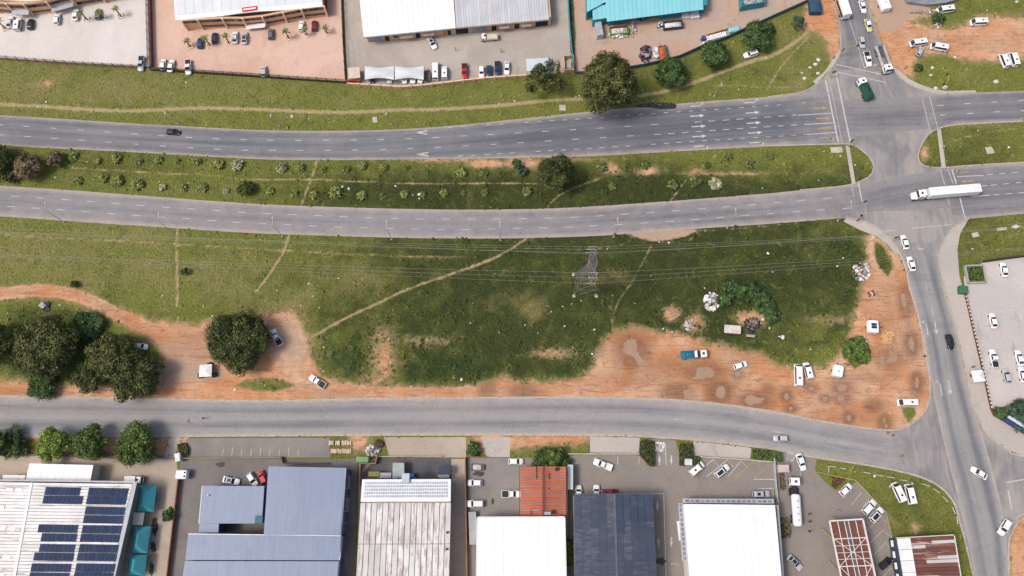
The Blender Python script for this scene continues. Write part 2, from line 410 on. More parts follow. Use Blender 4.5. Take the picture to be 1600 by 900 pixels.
def ground_material():
    t = NT('ground_soil_and_grass')
    c, fin, mid = grass_colour(t)
    c = t.val(c, t.mth('MULTIPLY_ADD', fin, 1.5, 0.25))
    c = t.val(c, t.step(t.noise(4.5, 2, 0.5), 0.30, 0.62, 0.72, 1.14))
    # trodden paths
    pth = t.mth('ADD', t.attr('path'), t.mth('MULTIPLY_ADD', t.noise(0.5, 5, 0.75, 0.5), 1.3, -0.65))
    c = t.mix(t.step(pth, 0.16, 0.66, 0, 0.88), c, t.mix(mid, (0.43, 0.315, 0.185), (0.33, 0.265, 0.140)))
    # red earth
    e = t.mth('ADD', t.attr('dirt'), t.mth('MULTIPLY_ADD', t.noise(0.42, 6, 0.74, 0.6), 1.25, -0.625))
    n1, n2 = t.noise(0.075, 5, 0.6, 1.0), t.noise(0.5, 5, 0.7, 0.5)
    soil = t.mix(t.step(n1, 0.35, 0.65), (0.53, 0.25, 0.122), (0.57, 0.36, 0.23))
    soil = t.mix(t.step(n2, 0.46, 0.70, 0, 0.55), soil, (0.30, 0.150, 0.082))
    tr = t.noise(0.30, 4, 0.7, 2.5, t.scale(t.pos(), (0.25, 2.2, 1), 0.25))
    soil = t.mix(t.step(tr, 0.50, 0.68, 0, 0.65), soil, (0.22, 0.11, 0.065))
    soil = t.mix(t.mth('MULTIPLY', t.attr('wet'), t.step(n2, 0.2, 0.6, 1.0, 0.65)), soil, (0.150, 0.072, 0.042))
    soil = t.mix(t.step(t.mth('ADD', t.attr('pale'), t.mth('MULTIPLY_ADD', n2, 0.8, -0.4)), 0.3, 0.9, 0, 0.8), soil, (0.40, 0.315, 0.25))
    soil = t.val(soil, t.mth('MULTIPLY_ADD', t.noise(2.6, 4, 0.75), 0.8, 0.62))
    c = t.mix(t.step(e, 0.08, 0.40, 0, 0.7), c, (0.27, 0.205, 0.105))
    c = t.mix(t.step(e, 0.32, 0.66), c, soil)
    pl = t.mth('ADD', t.attr('pale'), t.mth('MULTIPLY_ADD', n2, 0.6, -0.3))
    c = t.mix(t.step(pl, 0.45, 0.75), c, t.val((0.41, 0.29, 0.21), t.mth('MULTIPLY_ADD', fin, 0.6, 0.7)))
    rough = t.step(t.attr('wet'), 0.2, 0.9, 0.95, 0.55)
    t.bump(t.mth('ADD', t.noise(1.1, 5, 0.7), t.mth('MULTIPLY', t.noise(5, 2), 0.4)), 0.55, 0.5)
    return t.out(c, rough, 0, 0.15)

PUDDLES = [  # outline px, tint
 [(974,532),(980,528),(990,528),(995,533),(996,545),(1000,556),(1008,565),(1006,572),(999,573),(994,565),(988,557),(978,553),(972,545)],
 [(1088,576),(1093,572),(1104,572),(1116,577),(1120,584),(1114,590),(1104,591),(1098,594),(1086,593),(1079,591),(1086,588)],
 [(1148,581),(1155,580),(1157,585),(1154,589),(1149,588)], [(1120,605),(1127,603),(1133,607),(1134,618),(1129,624),(1122,622),(1118,615)],
 [(1164,620),(1172,616),(1180,619),(1190,622),(1196,622),(1190,630),(1178,632),(1172,635),(1163,629)], [(1068,609),(1081,608),(1083,621),(1076,624),(1068,622)],
 [(1407,458),(1412,457),(1415,466),(1416,478),(1412,480),(1408,470)], [(1417,498),(1421,496),(1424,505),(1423,513),(1418,511)], [(1421,528),(1426,527),(1429,538),(1427,549),(1422,546),(1420,537)],
 [(1388,548),(1394,546),(1397,553),(1404,556),(1401,564),(1390,567),(1382,569),(1388,560)], [(1375,557),(1380,556),(1381,563),(1383,569),(1378,571),(1374,565)],
 [(1393,587),(1399,585),(1402,591),(1399,595),(1394,593)], [(1430,590),(1434,588),(1436,598),(1434,607),(1430,605)], [(1310,601),(1316,599),(1324,603),(1321,610),(1312,612),(1309,607)],
 [(1309,619),(1316,617),(1320,621),(1317,626),(1310,627),(1308,623)], [(1286,621),(1291,619),(1294,623),(1291,627),(1286,626)], [(1263,606),(1268,604),(1272,607),(1268,611),(1264,610)],
 [(1227,614),(1231,613),(1233,619),(1231,625),(1227,625),(1225,619)], [(1233,636),(1237,635),(1239,639),(1236,642),(1232,641)], [(1324,648),(1328,648),(1330,654),(1327,658),(1323,656)],
 [(1379,654),(1382,653),(1384,658),(1381,661)], [(1383,663),(1386,663),(1387,668),(1383,669)], [(1328,608),(1332,608),(1333,613),(1328,614)], [(1353,582),(1359,580),(1361,584),(1355,587)]]
WET = [(988,548,20,24,.75),(1100,582,26,13,.7),(1058,612,18,10,.9),(1125,612,17,15,.8),(1178,626,22,10,.8),(1415,470,10,20,.7),(1424,538,10,16,.8),(1392,560,18,14,.6),(1433,598,8,14,.8),
       (1315,605,14,9,.7),(1315,622,12,8,.7),(1290,623,8,6,.7),(1268,607,8,6,.7),(1229,619,8,9,.8),(1236,638,8,6,.8),(1326,653,8,9,.8),(1382,660,9,11,.8),(1365,635,12,9,.7),(1355,590,30,5,.4),
       (15,612,20,5,.3),(818,612,18,8,.75),(762,606,10,12,.7),(1035,575,40,14,.45),(1005,590,50,10,.4),(940,540,6,12,.5),(1200,612,8,12,.6),(1390,480,20,40,.25),(1320,650,50,12,.3),(1152,586,8,6,.7),(1150,560,30,10,.3),(510,615,30,5,.35),(310,540,25,18,.35),(290,470,20,10,.2)]

RUTS = [[(880,612),(950,598),(1010,585),(1075,566),(1130,560)],[(940,604),(1000,596),(1050,580),(1120,575),(1180,580)],[(860,606),(930,608),(1040,600),(1150,600),(1230,610),(1330,640)],[(1180,560),(1260,595),(1330,600),(1390,590),(1420,550),(1425,500),(1412,440)],
        [(1300,590),(1350,580),(1395,600),(1420,625)],[(1230,600),(1300,640),(1380,650)],[(1340,600),(1400,560),(1405,500),(1392,440),(1380,400)],[(150,478),(200,500),(235,522),(262,538),(300,545)],[(0,458),(60,453),(120,461),(170,482),(215,502)],
        [(250,520),(290,540),(330,590),(400,606),(500,606)],[(470,500),(485,540),(470,580),(520,604),(620,612)],[(620,612),(760,611),(860,612)],[(1380,30),(1420,60),(1480,62),(1560,60),(1640,55)],[(1390,60),(1430,48),(1500,70),(1600,72)]]
def build_ground():
    xs = np.arange(-206, 206.1, 0.62); ys = np.arange(-46, 206.1, 0.62)
    ring = np.array([4, 12, 30, 70, 160, 400, 1000, 2600.])
    xs = np.concatenate([xs[0] - ring[::-1], xs, xs[-1] + ring]); ys = np.concatenate([ys[0] - ring[::-1], ys, ys[-1] + ring])
    X, Y = np.meshgrid(xs, ys); nx, ny = len(xs), len(ys)
    Xf, Yf = X.ravel(), Y.ravel()
    px, py = PXY(np.clip(Xf, -260, 260), np.clip(Yf, -70, 260))
    a = masks(px, py)
    wet = np.zeros(px.shape)
    for x, y, sx, sy, s in WET: wet = np.maximum(wet, min(1, 1.25 * s) * np.clip(1.4 * blob(px, py, x, y, sx * 1.1, sy * 1.1), 0, 1))
    for q in RUTS:
        for off in (-3.2, 3.2): wet = np.maximum(wet, .55 * path_mask(px, py, [(x, y + off) for x, y in q], 1.6, 2.6))
    a['wet'] = wet
    i = np.arange((nx - 1) * (ny - 1)); r, c = i // (nx - 1), i % (nx - 1); b = r * nx + c
    F = np.stack([b, b + 1, b + nx + 1, b + nx], 1)
    V = np.stack([Xf, Yf, np.zeros_like(Xf)], 1)
    o = link(mesh_np('ground', V, F, ground_material(), attrs=a), 'ground'); tag(o, kind='structure')
    return o
build_ground()

def puddle_mat():
    t = NT('muddy_puddle')
    c = t.mix(t.noise(0.4, 3), (0.27, 0.175, 0.115), (0.38, 0.27, 0.195))
    return t.out(c, 0.3, 0, 0.22)
PM = puddle_mat()
for q in PUDDLES:
    mx, my = sum(p[0] for p in q) / len(q), sum(p[1] for p in q) / len(q)
    pts = line(q + [q[0]], 1.3)[:-1]
    pts = [(mx + (x - mx) * k + R.uniform(-.25, .25), my + (y - my) * k + R.uniform(-.25, .25)) for x, y in pts for k in (R.uniform(.78, 1.0),)]
    o = MB().sheet(W(pts, 0.006)).build('puddle', PM); o['kind'] = 'structure'

# ------------------------------------------------------------------ roads
def asphalt_mat(name, light, dark, dusty, seed=0.0):
    t = NT(name)
    al, ac, tone, dust = t.attr('along'), t.attr('across'), t.attr('tone'), t.attr('dust')
    streak = t.noise(1.0, 4, 0.6, 0.2, t.xyz(t.mth('MULTIPLY', al, 0.025), t.mth('MULTIPLY', ac, 0.9), seed))
    big = t.noise(0.06, 4, 0.6, 0.6); fin = t.noise(1.2, 4, 0.7)
    f = t.mth('ADD', tone, t.mth('ADD', t.mth('MULTIPLY_ADD', streak, 1.0, -0.5), t.mth('MULTIPLY_ADD', big, 0.6, -0.3)))
    c = t.mix(t.step(f, 0.0, 1.0), light, dark)
    d = t.mth('ADD', dust, t.mth('MULTIPLY_ADD', t.noise(0.25, 5, 0.65), 0.9, -0.5))
    c = t.mix(t.step(d, 0.1, 0.9, 0, 0.85), c, dusty)
    blot = t.step(t.noise(0.30, 5, 0.75, 1.0), 0.61, 0.76, 0, 0.40)
    c = t.mix(blot, c, (0.07, 0.07, 0.075))
    c = t.val(c, t.mth('MULTIPLY_ADD', fin, 0.34, 0.83))
    cr = t.mth('ABSOLUTE', t.mth('SUBTRACT', t.noise(0.09, 6, 0.65, 1.5), 0.5))
    c = t.mix(t.step(cr, 0.0, 0.0045, 0.45, 0), c, (0.05, 0.05, 0.052))
    c = t.mix(t.step(t.noise(0.05, 2, 0.4, 0.2, t.scale(t.pos(), (1, 4, 1), -.05)), 0.66, 0.675, 0, 0.22), c, (0.13, 0.13, 0.14))
    t.bump(t.noise(6, 3), 0.15, 0.02)
    return t.out(c, 0.85, 0, 0.2)
ASPH = asphalt_mat('asphalt_highway', (0.235, 0.226, 0.232), (0.100, 0.106, 0.128), (0.38, 0.32, 0.285))
ASPH_S = asphalt_mat('asphalt_street', (0.285, 0.272, 0.268), (0.140, 0.146, 0.163), (0.43, 0.365, 0.315), 3.0)

def resample(pts, n):
    w = [P(*p) for p in pts]; L = [0.0]
    for i in range(1, len(w)): L.append(L[-1] + (w[i] - w[i - 1]).length)
    out = []
    for k in range(n):
        t = L[-1] * k / (n - 1); i = max(j for j in range(len(L)) if L[j] <= t + 1e-9); i = min(i, len(L) - 2)
        s = (t - L[i]) / max(L[i + 1] - L[i], 1e-9); out.append(w[i].lerp(w[i + 1], s))
    return out

def strip(name, e0, e1, z, mat_, tone, dust, n=160, m=36, fade=(0.0, 0.0)):
    """road strip between two pixel edge lines; tone/dust are f(across, pixel x, pixel y)"""
    a, b = resample(line(e0, 10), n), resample(line(e1, 10), n)
    V = np.zeros((n, m, 3)); AL = np.zeros((n, m)); AC = np.zeros((n, m)); T = np.zeros((n, m)); D = np.zeros((n, m))
    al = 0.0; pm = None
    for i in range(n):
        mid = (a[i] + b[i]) / 2
        if pm is not None: al += (mid - pm).length
        pm = mid; wd = (b[i] - a[i]).length
        for j in range(m):
            s = j / (m - 1); p = a[i].lerp(b[i], s); V[i, j] = (p.x, p.y, z)
            AL[i, j] = al; AC[i, j] = s * wd
    PX, PY = PXY(V[..., 0], V[..., 1])
    S = np.tile(np.linspace(0, 1, m), (n, 1)); U = np.tile(np.linspace(0, 1, n)[:, None], (1, m))
    T = tone(S, PX, PY); D = dust(S, PX, PY)
    for (k, uu) in ((fade[0], U), (fade[1], 1 - U)):
        if k: 
            g = np.clip(uu / k, 0, 1); T = 0.35 + (T - 0.35) * g; D = 0.35 + (D - 0.35) * g
    i = np.arange((n - 1) * (m - 1)); r, c = i // (m - 1), i % (m - 1); q = r * m + c
    F = np.stack([q, q + m, q + m + 1, q + 1], 1)
    o = link(mesh_np(name, V.reshape(-1, 3), F, mat_, attrs=dict(along=AL.ravel(), across=AC.ravel(), tone=T.ravel(), dust=D.ravel())), name)
    o['kind'] = 'structure'; ORG[o.name] = Vector((0, 0, 0)); return o

def edge(S, w=0.09, a=0.75): return a * np.maximum(np.exp(-S / w), np.exp(-(1 - S) / w))
def bands(S, n, amp): return amp * (np.cos(S * n * 2 * np.pi) * -0.5)

NW_TOP = [(-320,160),(-150,171),(0,180),(100,186),(200,192.5),(300,198),(400,203),(500,204.5),(600,203),(700,197),(800,187),(900,176.5),(960,170.5),(1050,163),(1100,158.5),(1200,151.5)]
NW_BOT = [(-320,206),(-150,216),(0,226),(50,230),(200,237.5),(400,248.5),(500,250),(600,249.5),(675,248.5),(800,247),(925,244),(1050,237),(1200,228.5),(1325,225.5)]
N_STRIP_TOP = NW_TOP + [(1300,144)]
N_STRIP_BOT = NW_BOT[:-1] + [(1300,225.5)]
SW_TOP = [(-320,268),(-150,280),(0,290),(100,296.5),(200,304),(400,318.5),(575,325),(700,327.5),(800,327),(900,324),(1050,314),(1200,302.5)]
SW_BOT = [(-320,316),(-150,328),(0,338),(100,345),(250,355),(400,364.5),(600,371),(700,372.5),(800,372.5),(925,369),(1000,364),(1095,357),(1200,350)]
road_n = strip('highway_carriageway_north', N_STRIP_TOP, N_STRIP_BOT, 0.026, ASPH,
               lambda S, x, y: 0.45 + bands(S, 3, .16) + 0.34 * np.clip((x - 640) / 260, 0, 1) * np.exp(-((S - .5) / .33) ** 4) - .1 * np.clip(-x / 300, 0, 1),
               lambda S, x, y: edge(S, .07, .85) + .12, fade=(0, .05), n=220)
road_s = strip('highway_carriageway_south', SW_TOP + [(1330,292)], SW_BOT + [(1330,340)], 0.026, ASPH,
               lambda S, x, y: 0.16 + bands(S, 3, .22) + 0.30 * blob(x, y, 1060, 338, 180, 12), lambda S, x, y: edge(S, .10, .8) + .26, fade=(0, .06), n=220)
road_ne = strip('highway_carriageway_north_east', [(1448,150),(1475,147.5),(1525,144.5),(1600,142),(1760,136)], [(1456,206),(1467,200),(1500,194),(1600,189),(1760,181)], 0.026, ASPH,
                lambda S, x, y: 0.5 + bands(S, 3, .2), lambda S, x, y: edge(S, .08, .7) + .1, n=60, fade=(.12, 0))
road_se = strip('highway_carriageway_south_east', [(1470,262),(1512,259),(1600,254),(1760,245)], [(1490,346),(1512,342),(1600,334),(1760,322)], 0.026, ASPH,
                lambda S, x, y: 0.4 + bands(S, 4, .2), lambda S, x, y: edge(S, .08, .7) + .16, n=60, fade=(.12, 0))
SV_TOP = [(-320,612),(-100,617),(0,619),(200,622.5),(400,626.5),(600,623),(800,621.5),(900,621),(1000,622.5),(1100,629),(1200,642),(1250,652),(1300,661)]
SV_BOT = [(-320,679),(-100,681),(0,682),(257,681),(400,680),(600,679),(800,678.5),(950,679.5),(1025,682.5),(1100,688),(1200,700),(1275,714),(1350,725)]
road_v = strip('service_road', SV_TOP + [(1390,676)], SV_BOT + [(1410,737)], 0.026, ASPH_S,
               lambda S, x, y: .12 + .50 * np.exp(-((S - .30) / .14) ** 2) * .7 + .42 * np.exp(-((S - .70) / .12) ** 2) - .3 * np.exp(-((S - .5) / .07) ** 2),
               lambda S, x, y: edge(S, .08, .75) + .10, fade=(0, .1), n=220)
road_st = strip('south_street', [(1400,380),(1409,400),(1422,450),(1443,525),(1456,600),(1472,680),(1492,760),(1510,835),(1523,900),(1540,985)], [(1472,378),(1467,400),(1476,450),(1494,520),(1511,600),(1530,665),(1552,740),(1570,820),(1577,900),(1590,985)], 0.030, ASPH_S,
                lambda S, x, y: .18 + .62 * np.exp(-((S - .76) / .11) ** 2) + .40 * np.exp(-((S - .27) / .13) ** 2), lambda S, x, y: edge(S, .09, .6) + .1, n=140, fade=(.10, 0))
road_nt = strip('north_street', [(1290,-120),(1304,0),(1312,50),(1312,80),(1306,108)], [(1338,-120),(1356,0),(1372,55),(1388,100),(1392,112)], 0.030, ASPH,
                lambda S, x, y: .42 + bands(S, 2, .3), lambda S, x, y: edge(S, .1, .6) + .12, n=70, fade=(0, .25))
for nm, e0, e1, n_ in (('carriageway_crossing', [(1285,156),(1340,155),(1400,153),(1460,150)], [(1285,218),(1340,213),(1400,207),(1470,199)], 3), ('carriageway_crossing', [(1322,296),(1380,282),(1430,272),(1490,265)], [(1322,332),(1380,330),(1440,328),(1500,322)], 2)):
    strip(nm, e0, e1, 0.022, ASPH, lambda S, x, y: .10 + .42 * np.exp(-((S - .5) / .30) ** 4) + bands(S, n_, .18), lambda S, x, y: .22 + 0 * S, n=50, fade=(.3, .3))
JUNCTION = [(1290,-122),(1304,-2),(1312,48),(1313,75),(1309,90),(1300,105),(1290,120),(1275,133),(1250,145),(1200,151.7),(1150,156),(1150,232),(1200,228.7),(1325,225.6),(1340,231),(1357,245),(1364.5,260),(1362,270),(1355,277),(1335,286),(1310,291),(1250,297),(1200,302.3),(1150,306),(1150,353),(1200,349.5),(1300,342),(1320,341),(1350,347),(1375,360),(1395,377),(1407,397),(1417,422),(1421,448),(1432,482),(1442,525),(1450,570),(1454,600),(1453,620),(1447,640),(1432,657),(1412,669),(1390,672.5),(1350,669),(1300,661),(1250,652),(1200,642),(1150,635),(1150,694),(1200,700),(1275,714),(1350,725),(1412,737),(1450,749),(1475,765),(1492,787),(1500,815),(1507,837),(1515,870),(1522,900),(1540,985),(1590,985),(1576,900),(1575,850),(1580,835),(1590,815),(1602,802),(1760,770),(1760,742),(1600,714),(1575,705),(1557,692),(1539,675),(1527,650),(1517,620),(1510,590),(1500,540),(1487,492),(1476,450),(1470,425),(1466,400),(1472,380),(1487,357),(1512,342),(1600,334),(1600,254),(1512,259.2),(1475,262.3),(1450,261),(1437,255),(1434,240),(1440,225),(1450,210),(1467,200),(1500,194.2),(1600,189),(1600,142),(1525,144.3),(1475,147.3),(1457,145),(1430,137),(1410,125),(1400,115),(1390,100),(1372,58),(1356,-2),(1338,-122)]
def junction():
    # grid-filled polygon so that tone can vary
    t = NT('asphalt_junction')
    big = t.noise(0.05, 5, 0.6, 0.8); st = t.noise(0.25, 4, 0.6, 2.0, t.scale(t.pos(), (1, 0.25, 1), 0.15)); fin = t.noise(1.2, 4, 0.7)
    c = t.mix(t.step(t.mth('ADD', big, t.mth('MULTIPLY_ADD', st, 0.8, -0.4)), 0.3, 0.75), (0.315, 0.290, 0.275), (0.185, 0.182, 0.190))
    c = t.mix(t.step(t.noise(0.12, 5, 0.7, 1.5), 0.60, 0.72, 0, 0.4), c, (0.33, 0.27, 0.225))
    c = t.val(c, t.mth('MULTIPLY_ADD', fin, 0.32, 0.84))
    o = MB().sheet(W(JUNCTION, 0.018)).build('road_junction', t.out(c, 0.85, 0, 0.2)); o['kind'] = 'structure'; return o
road_j = junction()

# ------------------------------------------------------------------ paint
WHITE = mat('road_paint_white', (0.54, 0.54, 0.535), 0.6, 0.22, 1.2, col2=(0.38, 0.38, 0.38))
WORN = mat('road_paint_worn', (0.52, 0.50, 0.48), 0.7, 0.3, 1.5, col2=(0.34, 0.33, 0.32))
YELLOW = mat('road_paint_yellow', (0.46, 0.32, 0.15), 0.6, 0.25, 1.2)

def at_len(pts, t0, t1):
    """part of a world polyline between two lengths"""
    L = 0.0; out = []
    for i in range(len(pts) - 1):
        a, b = pts[i], pts[i + 1]; d = (b - a).length
        lo, hi = max(t0, L), min(t1, L + d)
        if hi > lo + 1e-6:
            if not out: out.append(a.lerp(b, (lo - L) / d))
            out.append(a.lerp(b, (hi - L) / d))
        L += d
    return out
def dashes(road, pts, on, off, w=0.16, m=WHITE, z=0.036, start=0.0, skip=0.0):
    q = W(line(pts, 10)); L = sum((q[i + 1] - q[i]).length for i in range(len(q) - 1)); t = start
    while t < L:
        s = at_len(q, t, min(t + on, L))
        if len(s) > 1 and R.random() >= skip: MB().ribbon(s, w, z).build('lane_dash', m, road)
        t += on + off
def solid(road, pts, w=0.16, m=WHITE, z=0.036, name='painted_line'):
    MB().ribbon(W(line(pts, 8)), w, z).build(name, m, road)
def arrow(road, px, py, ang, L=4.2, w=1.1, m=WHITE, turn=0, z=0.036, name='painted_arrow'):
    h = head(px, py, ang); c, s = math.cos(h), math.sin(h); o = P(px, py, z)
    def q(x, y): return (o.x + x * c - y * s, o.y + x * s + y * c, z)
    b = MB(); sw = 0.17
    if not turn:
        b.quad(q(-L / 2, -sw), q(L / 2 - 1.5, -sw), q(L / 2 - 1.5, sw), q(-L / 2, sw))
        b.add([q(L / 2 - 1.5, -w / 2), q(L / 2, 0), q(L / 2 - 1.5, w / 2)], [(0, 1, 2)])
    else:
        k = turn
        b.quad(q(-L / 2, -sw), q(L / 2 - .9, -sw), q(L / 2 - .9, sw), q(-L / 2, sw))
        b.quad(q(L / 2 - .9, -sw), q(L / 2 - .4, k * .6), q(L / 2 - .8, k * .75), q(L / 2 - 1.4, sw))
        b.add([q(L / 2 - 1.1, k * .35 + .2), q(L / 2 + .1, k * .35), q(L / 2 - .5, k * 1.3)], [(0, 1, 2)])
    b.build(name, m, road)

ROW_A = [(-300,180),(-150,187),(34,197),(157,205.5),(282,214),(406,219),(531,219),(614,217.5),(696,214),(823,207),(956,199),(1044,193)]
ROW_B = [(-300,195),(-150,203),(30,212.5),(194,224),(278,229.5),(360,234),(405,234.7),(529,234.7),(612,233),(696,229.5),(822,222.5),(957,214),(1044,209)]
dashes(road_n, ROW_A, 2.0, 6.35, .18); dashes(road_n, ROW_B, 2.0, 6.35, .18)
dashes(road_n, [(1085,191),(1150,186.5),(1245,179.5)], 2.2, 2.1, .19); solid(road_n, [(1247,180),(1299,177)], .24)
dashes(road_n, [(1044,209),(1150,201.5),(1254,194.5)], 2.0, 2.2, .19); solid(road_n, [(1256,194.5),(1302,192)], .24)
dashes(road_n, [(700,199),(811,192),(889,187),(965,182),(1042,176),(1147,169),(1267,160)], 1.3, 2.6, .17, skip=.08)
dashes(road_n, [(716,244),(795,239.3),(912,232.5),(1022,225.3),(1107,219.5),(1200,214),(1258,210)], 1.5, 2.4, .17, skip=.1); solid(road_n, [(1260,210.3),(1306,207)], .24)
ROW_C = [(-300,289),(-150,297),(27,307),(102,312),(220,321),(338,329),(414,333.5),(494,337),(573,340),(647,342),(760,342),(804,341.8),(896,339.5),(986,334),(1067,328.5),(1144,322.5),(1237,314.5),(1325,307)]
ROW_D = [(-300,304),(-150,312),(22,323),(98,328),(215,337),(294,342),(372,347.5),(490,353),(567,356),(685,358.5),(762,358),(804,357),(882,355),(972,350.5),(1056,345),(1148,338),(1240,331),(1329,325)]
dashes(road_s, ROW_C, 2.5, 5.05, .17, start=1.0); dashes(road_s, ROW_D, 2.4, 5.1, .17)
dashes(road_ne, [(1464,165),(1595,157),(1740,150)], 2.0, 6.4, .24, WORN); dashes(road_ne, [(1468,180),(1555,175),(1740,166)], 2.0, 6.4, .24, WORN)
solid(road_se, [(1495,276),(1537,274)], .24); dashes(road_se, [(1542,273),(1597,269),(1740,260)], 1.8, 2.0, .22)
solid(road_se, [(1530,291),(1543,290)], .22); dashes(road_se, [(1548,289.5),(1597,285),(1740,274)], 1.8, 2.0, .22)
solid(road_se, [(1503,308),(1547,305)], .24); dashes(road_se, [(1552,304.5),(1597,301),(1740,290)], 1.8, 2.0, .22)
# stop lines and crossing lines of the junction
for a, b, w, m in (((1290,125),(1310,224),.42,WHITE),((1295,121),(1316,224),.16,WORN),((1305.5,112),(1329,224),.40,WHITE),((1307,101),(1376,116),.30,WORN),((1305,112),(1385,129),.30,WORN),
                   ((1441,155),(1454,207),.22,WORN),((1452,150),(1465,200),.22,WORN),((1330,289),(1334,307),.2,WORN),((1341,285),(1347,315),.34,WHITE),((1469,264),(1476,289),.24,WHITE),
                   ((1481,264),(1489,287),.2,WHITE),((1487,264),(1494,287),.42,WHITE),((1480,308),(1484,321),.2,WORN),((1499,306),(1508,342),.36,WHITE),((1380,361),(1399,360),.22,WORN),
                   ((1425,356.5),(1487,351),.22,WORN),((1392,377),(1406,376),.25,WORN),((1434,389),(1443,389),.3,WHITE),((1350,105.5),(1370,101),.34,WORN),((1573,754),(1600,749),.3,WHITE),((1575,767),(1581,795),.35,WHITE)):
    solid(road_j, [a, b], w, m, 0.044, 'painted_stop_line')
solid(road_nt, [(1318,0),(1325,27),(1337,62),(1350,105)], .2, WORN, .042)
dashes(road_st, [(1446,440),(1460,500),(1475,580),(1489,650)], 2.5, 5, .16, WORN, .042, skip=.35)
dashes(road_v, [(1000,652),(1120,660),(1220,676),(1300,690),(1400,706)], 3, 6, .14, WORN, .036, skip=.5)
for (x, y, k) in ((1282,169,0),(1286,185,0),(1289,200,0),(1291,215,-1)): arrow(road_n, x, y, 2, 4.4, 1.1, YELLOW, k)
for (x, y, k) in ((1089,165.5,1),(1089.5,181,0),(1092,197.5,0),(1093,213,0),(1095,228,-1),(1174,160,1),(1176,176,0),(1178,192,0),(1180,207.5,0),(1182,222.5,-1)): arrow(road_n, x, y, 4, 4.4, 1.2, WHITE, k)
for (x, y) in ((657,207),(659,241)):   # lane-merge arrows: a split tail
    o = P(x, y, .036); b = MB()
    for sgn in (-1, 1): b.quad((o.x - 1.8, o.y + sgn * .05, .036), (o.x + 2.0, o.y + sgn * .75, .036), (o.x + 2.0, o.y + sgn * .35, .036), (o.x - 1.2, o.y - sgn * .1, .036))
    b.quad((o.x + .3, o.y - .5, .0361), (o.x + .7, o.y - .5, .0361), (o.x + .7, o.y + .5, .0361), (o.x + .3, o.y + .5, .0361)); b.build('painted_arrow', WHITE, road_n)
for (x, y) in ((1505,269),(1511,283.5)): arrow(road_se, x, y, 184, 4.0, 1.1, YELLOW, -1 if y < 275 else 0)
for (x, y, a, k) in ((1448,512,100,1),(1462,512,-80,0),(1470,606,100,1),(1484,606,-80,0)): arrow(road_st, x, y, a, 4.2, 1.1, WORN, k, .042)
def stop_text(road, px, py, ang, size, m, z):
    cu = bpy.data.curves.new('stop', 'FONT'); cu.body = 'STOP'; cu.offset = 0.018; cu.align_x = 'CENTER'; cu.align_y = 'CENTER'
    tmp = bpy.data.objects.new('tmp', cu); COL.objects.link(tmp)
    dg = bpy.context.evaluated_depsgraph_get(); me = bpy.data.meshes.new_from_object(tmp.evaluated_get(dg))
    bpy.data.objects.remove(tmp)
    h = head(px, py, ang) - math.pi / 2; o = P(px, py, z)
    for v in me.vertices:
        x, y = v.co.x * size * .85, v.co.y * size * 2.8
        v.co = (o.x + x * math.cos(h) - y * math.sin(h), o.y + x * math.sin(h) + y * math.cos(h), z)
    me.materials.clear(); me.materials.append(m)
    return link(me, 'painted_stop_word', road)

# ------------------------------------------------------------------ kerbs
KERB = mat('kerb_concrete', (0.46, 0.40, 0.34), 0.85, 0.25, 0.8)
def kerb(pts, w=0.35, z=0.12):
    o = MB().kerb(W(line(pts, 6)), w, 0.0, z).build('kerb', KERB); o['kind'] = 'structure'
kerb([(x, y - .6) for x, y in SV_TOP] + [(1350,668.5),(1390,672),(1412,668.5),(1432,656.5),(1446.5,640),(1452.5,620),(1453.5,600),(1449.5,570),(1441.5,525),(1431.5,482),(1421,449),(1416.5,422),(1406.5,397),(1394.5,376),(1375,359),(1350,346),(1322,340)], .42)
kerb([(x, y + .8) for x, y in SV_BOT] + [(1412,738),(1450,750),(1475,766),(1491.5,788),(1499.5,815),(1506,837),(1514,870),(1521,900),(1539,985)], .5)
kerb([(1513,342.5),(1488,357.5),(1473,381),(1467,400),(1471,425),(1477,450),(1488,492),(1501,540),(1511,590),(1518,620),(1528,650),(1540,674),(1558,691),(1576,704),(1600,713),(1760,741)], .42)
kerb([(1199,228),(1325,225),(1341,230.4),(1358,244.7),(1365.3,260),(1363,270.5),(1356,277.6),(1335,286.6),(1310,291.5),(1250,297)], .38)
kerb([(1760,181.5),(1600,189.5),(1500,194.8),(1467,200.6),(1450.5,210.5),(1440.7,225),(1434.7,240),(1437.7,254.5),(1450,260.5),(1475,261.8),(1512,258.7),(1600,253.5)], .38)
kerb([(1312.5,50),(1313.5,75),(1309.5,90),(1300,104.5),(1290,119.5),(1275,132.5),(1250,144.5),(1200,151.2)], .36)
kerb([(1391,100),(1401,114.6),(1411,124.5),(1430,136.5),(1457,144.5),(1475,146.8),(1525,143.8)], .36)
kerb([(1760,769),(1602,801.5),(1590.5,815),(1580.5,835),(1576,850),(1577,900)], .42)

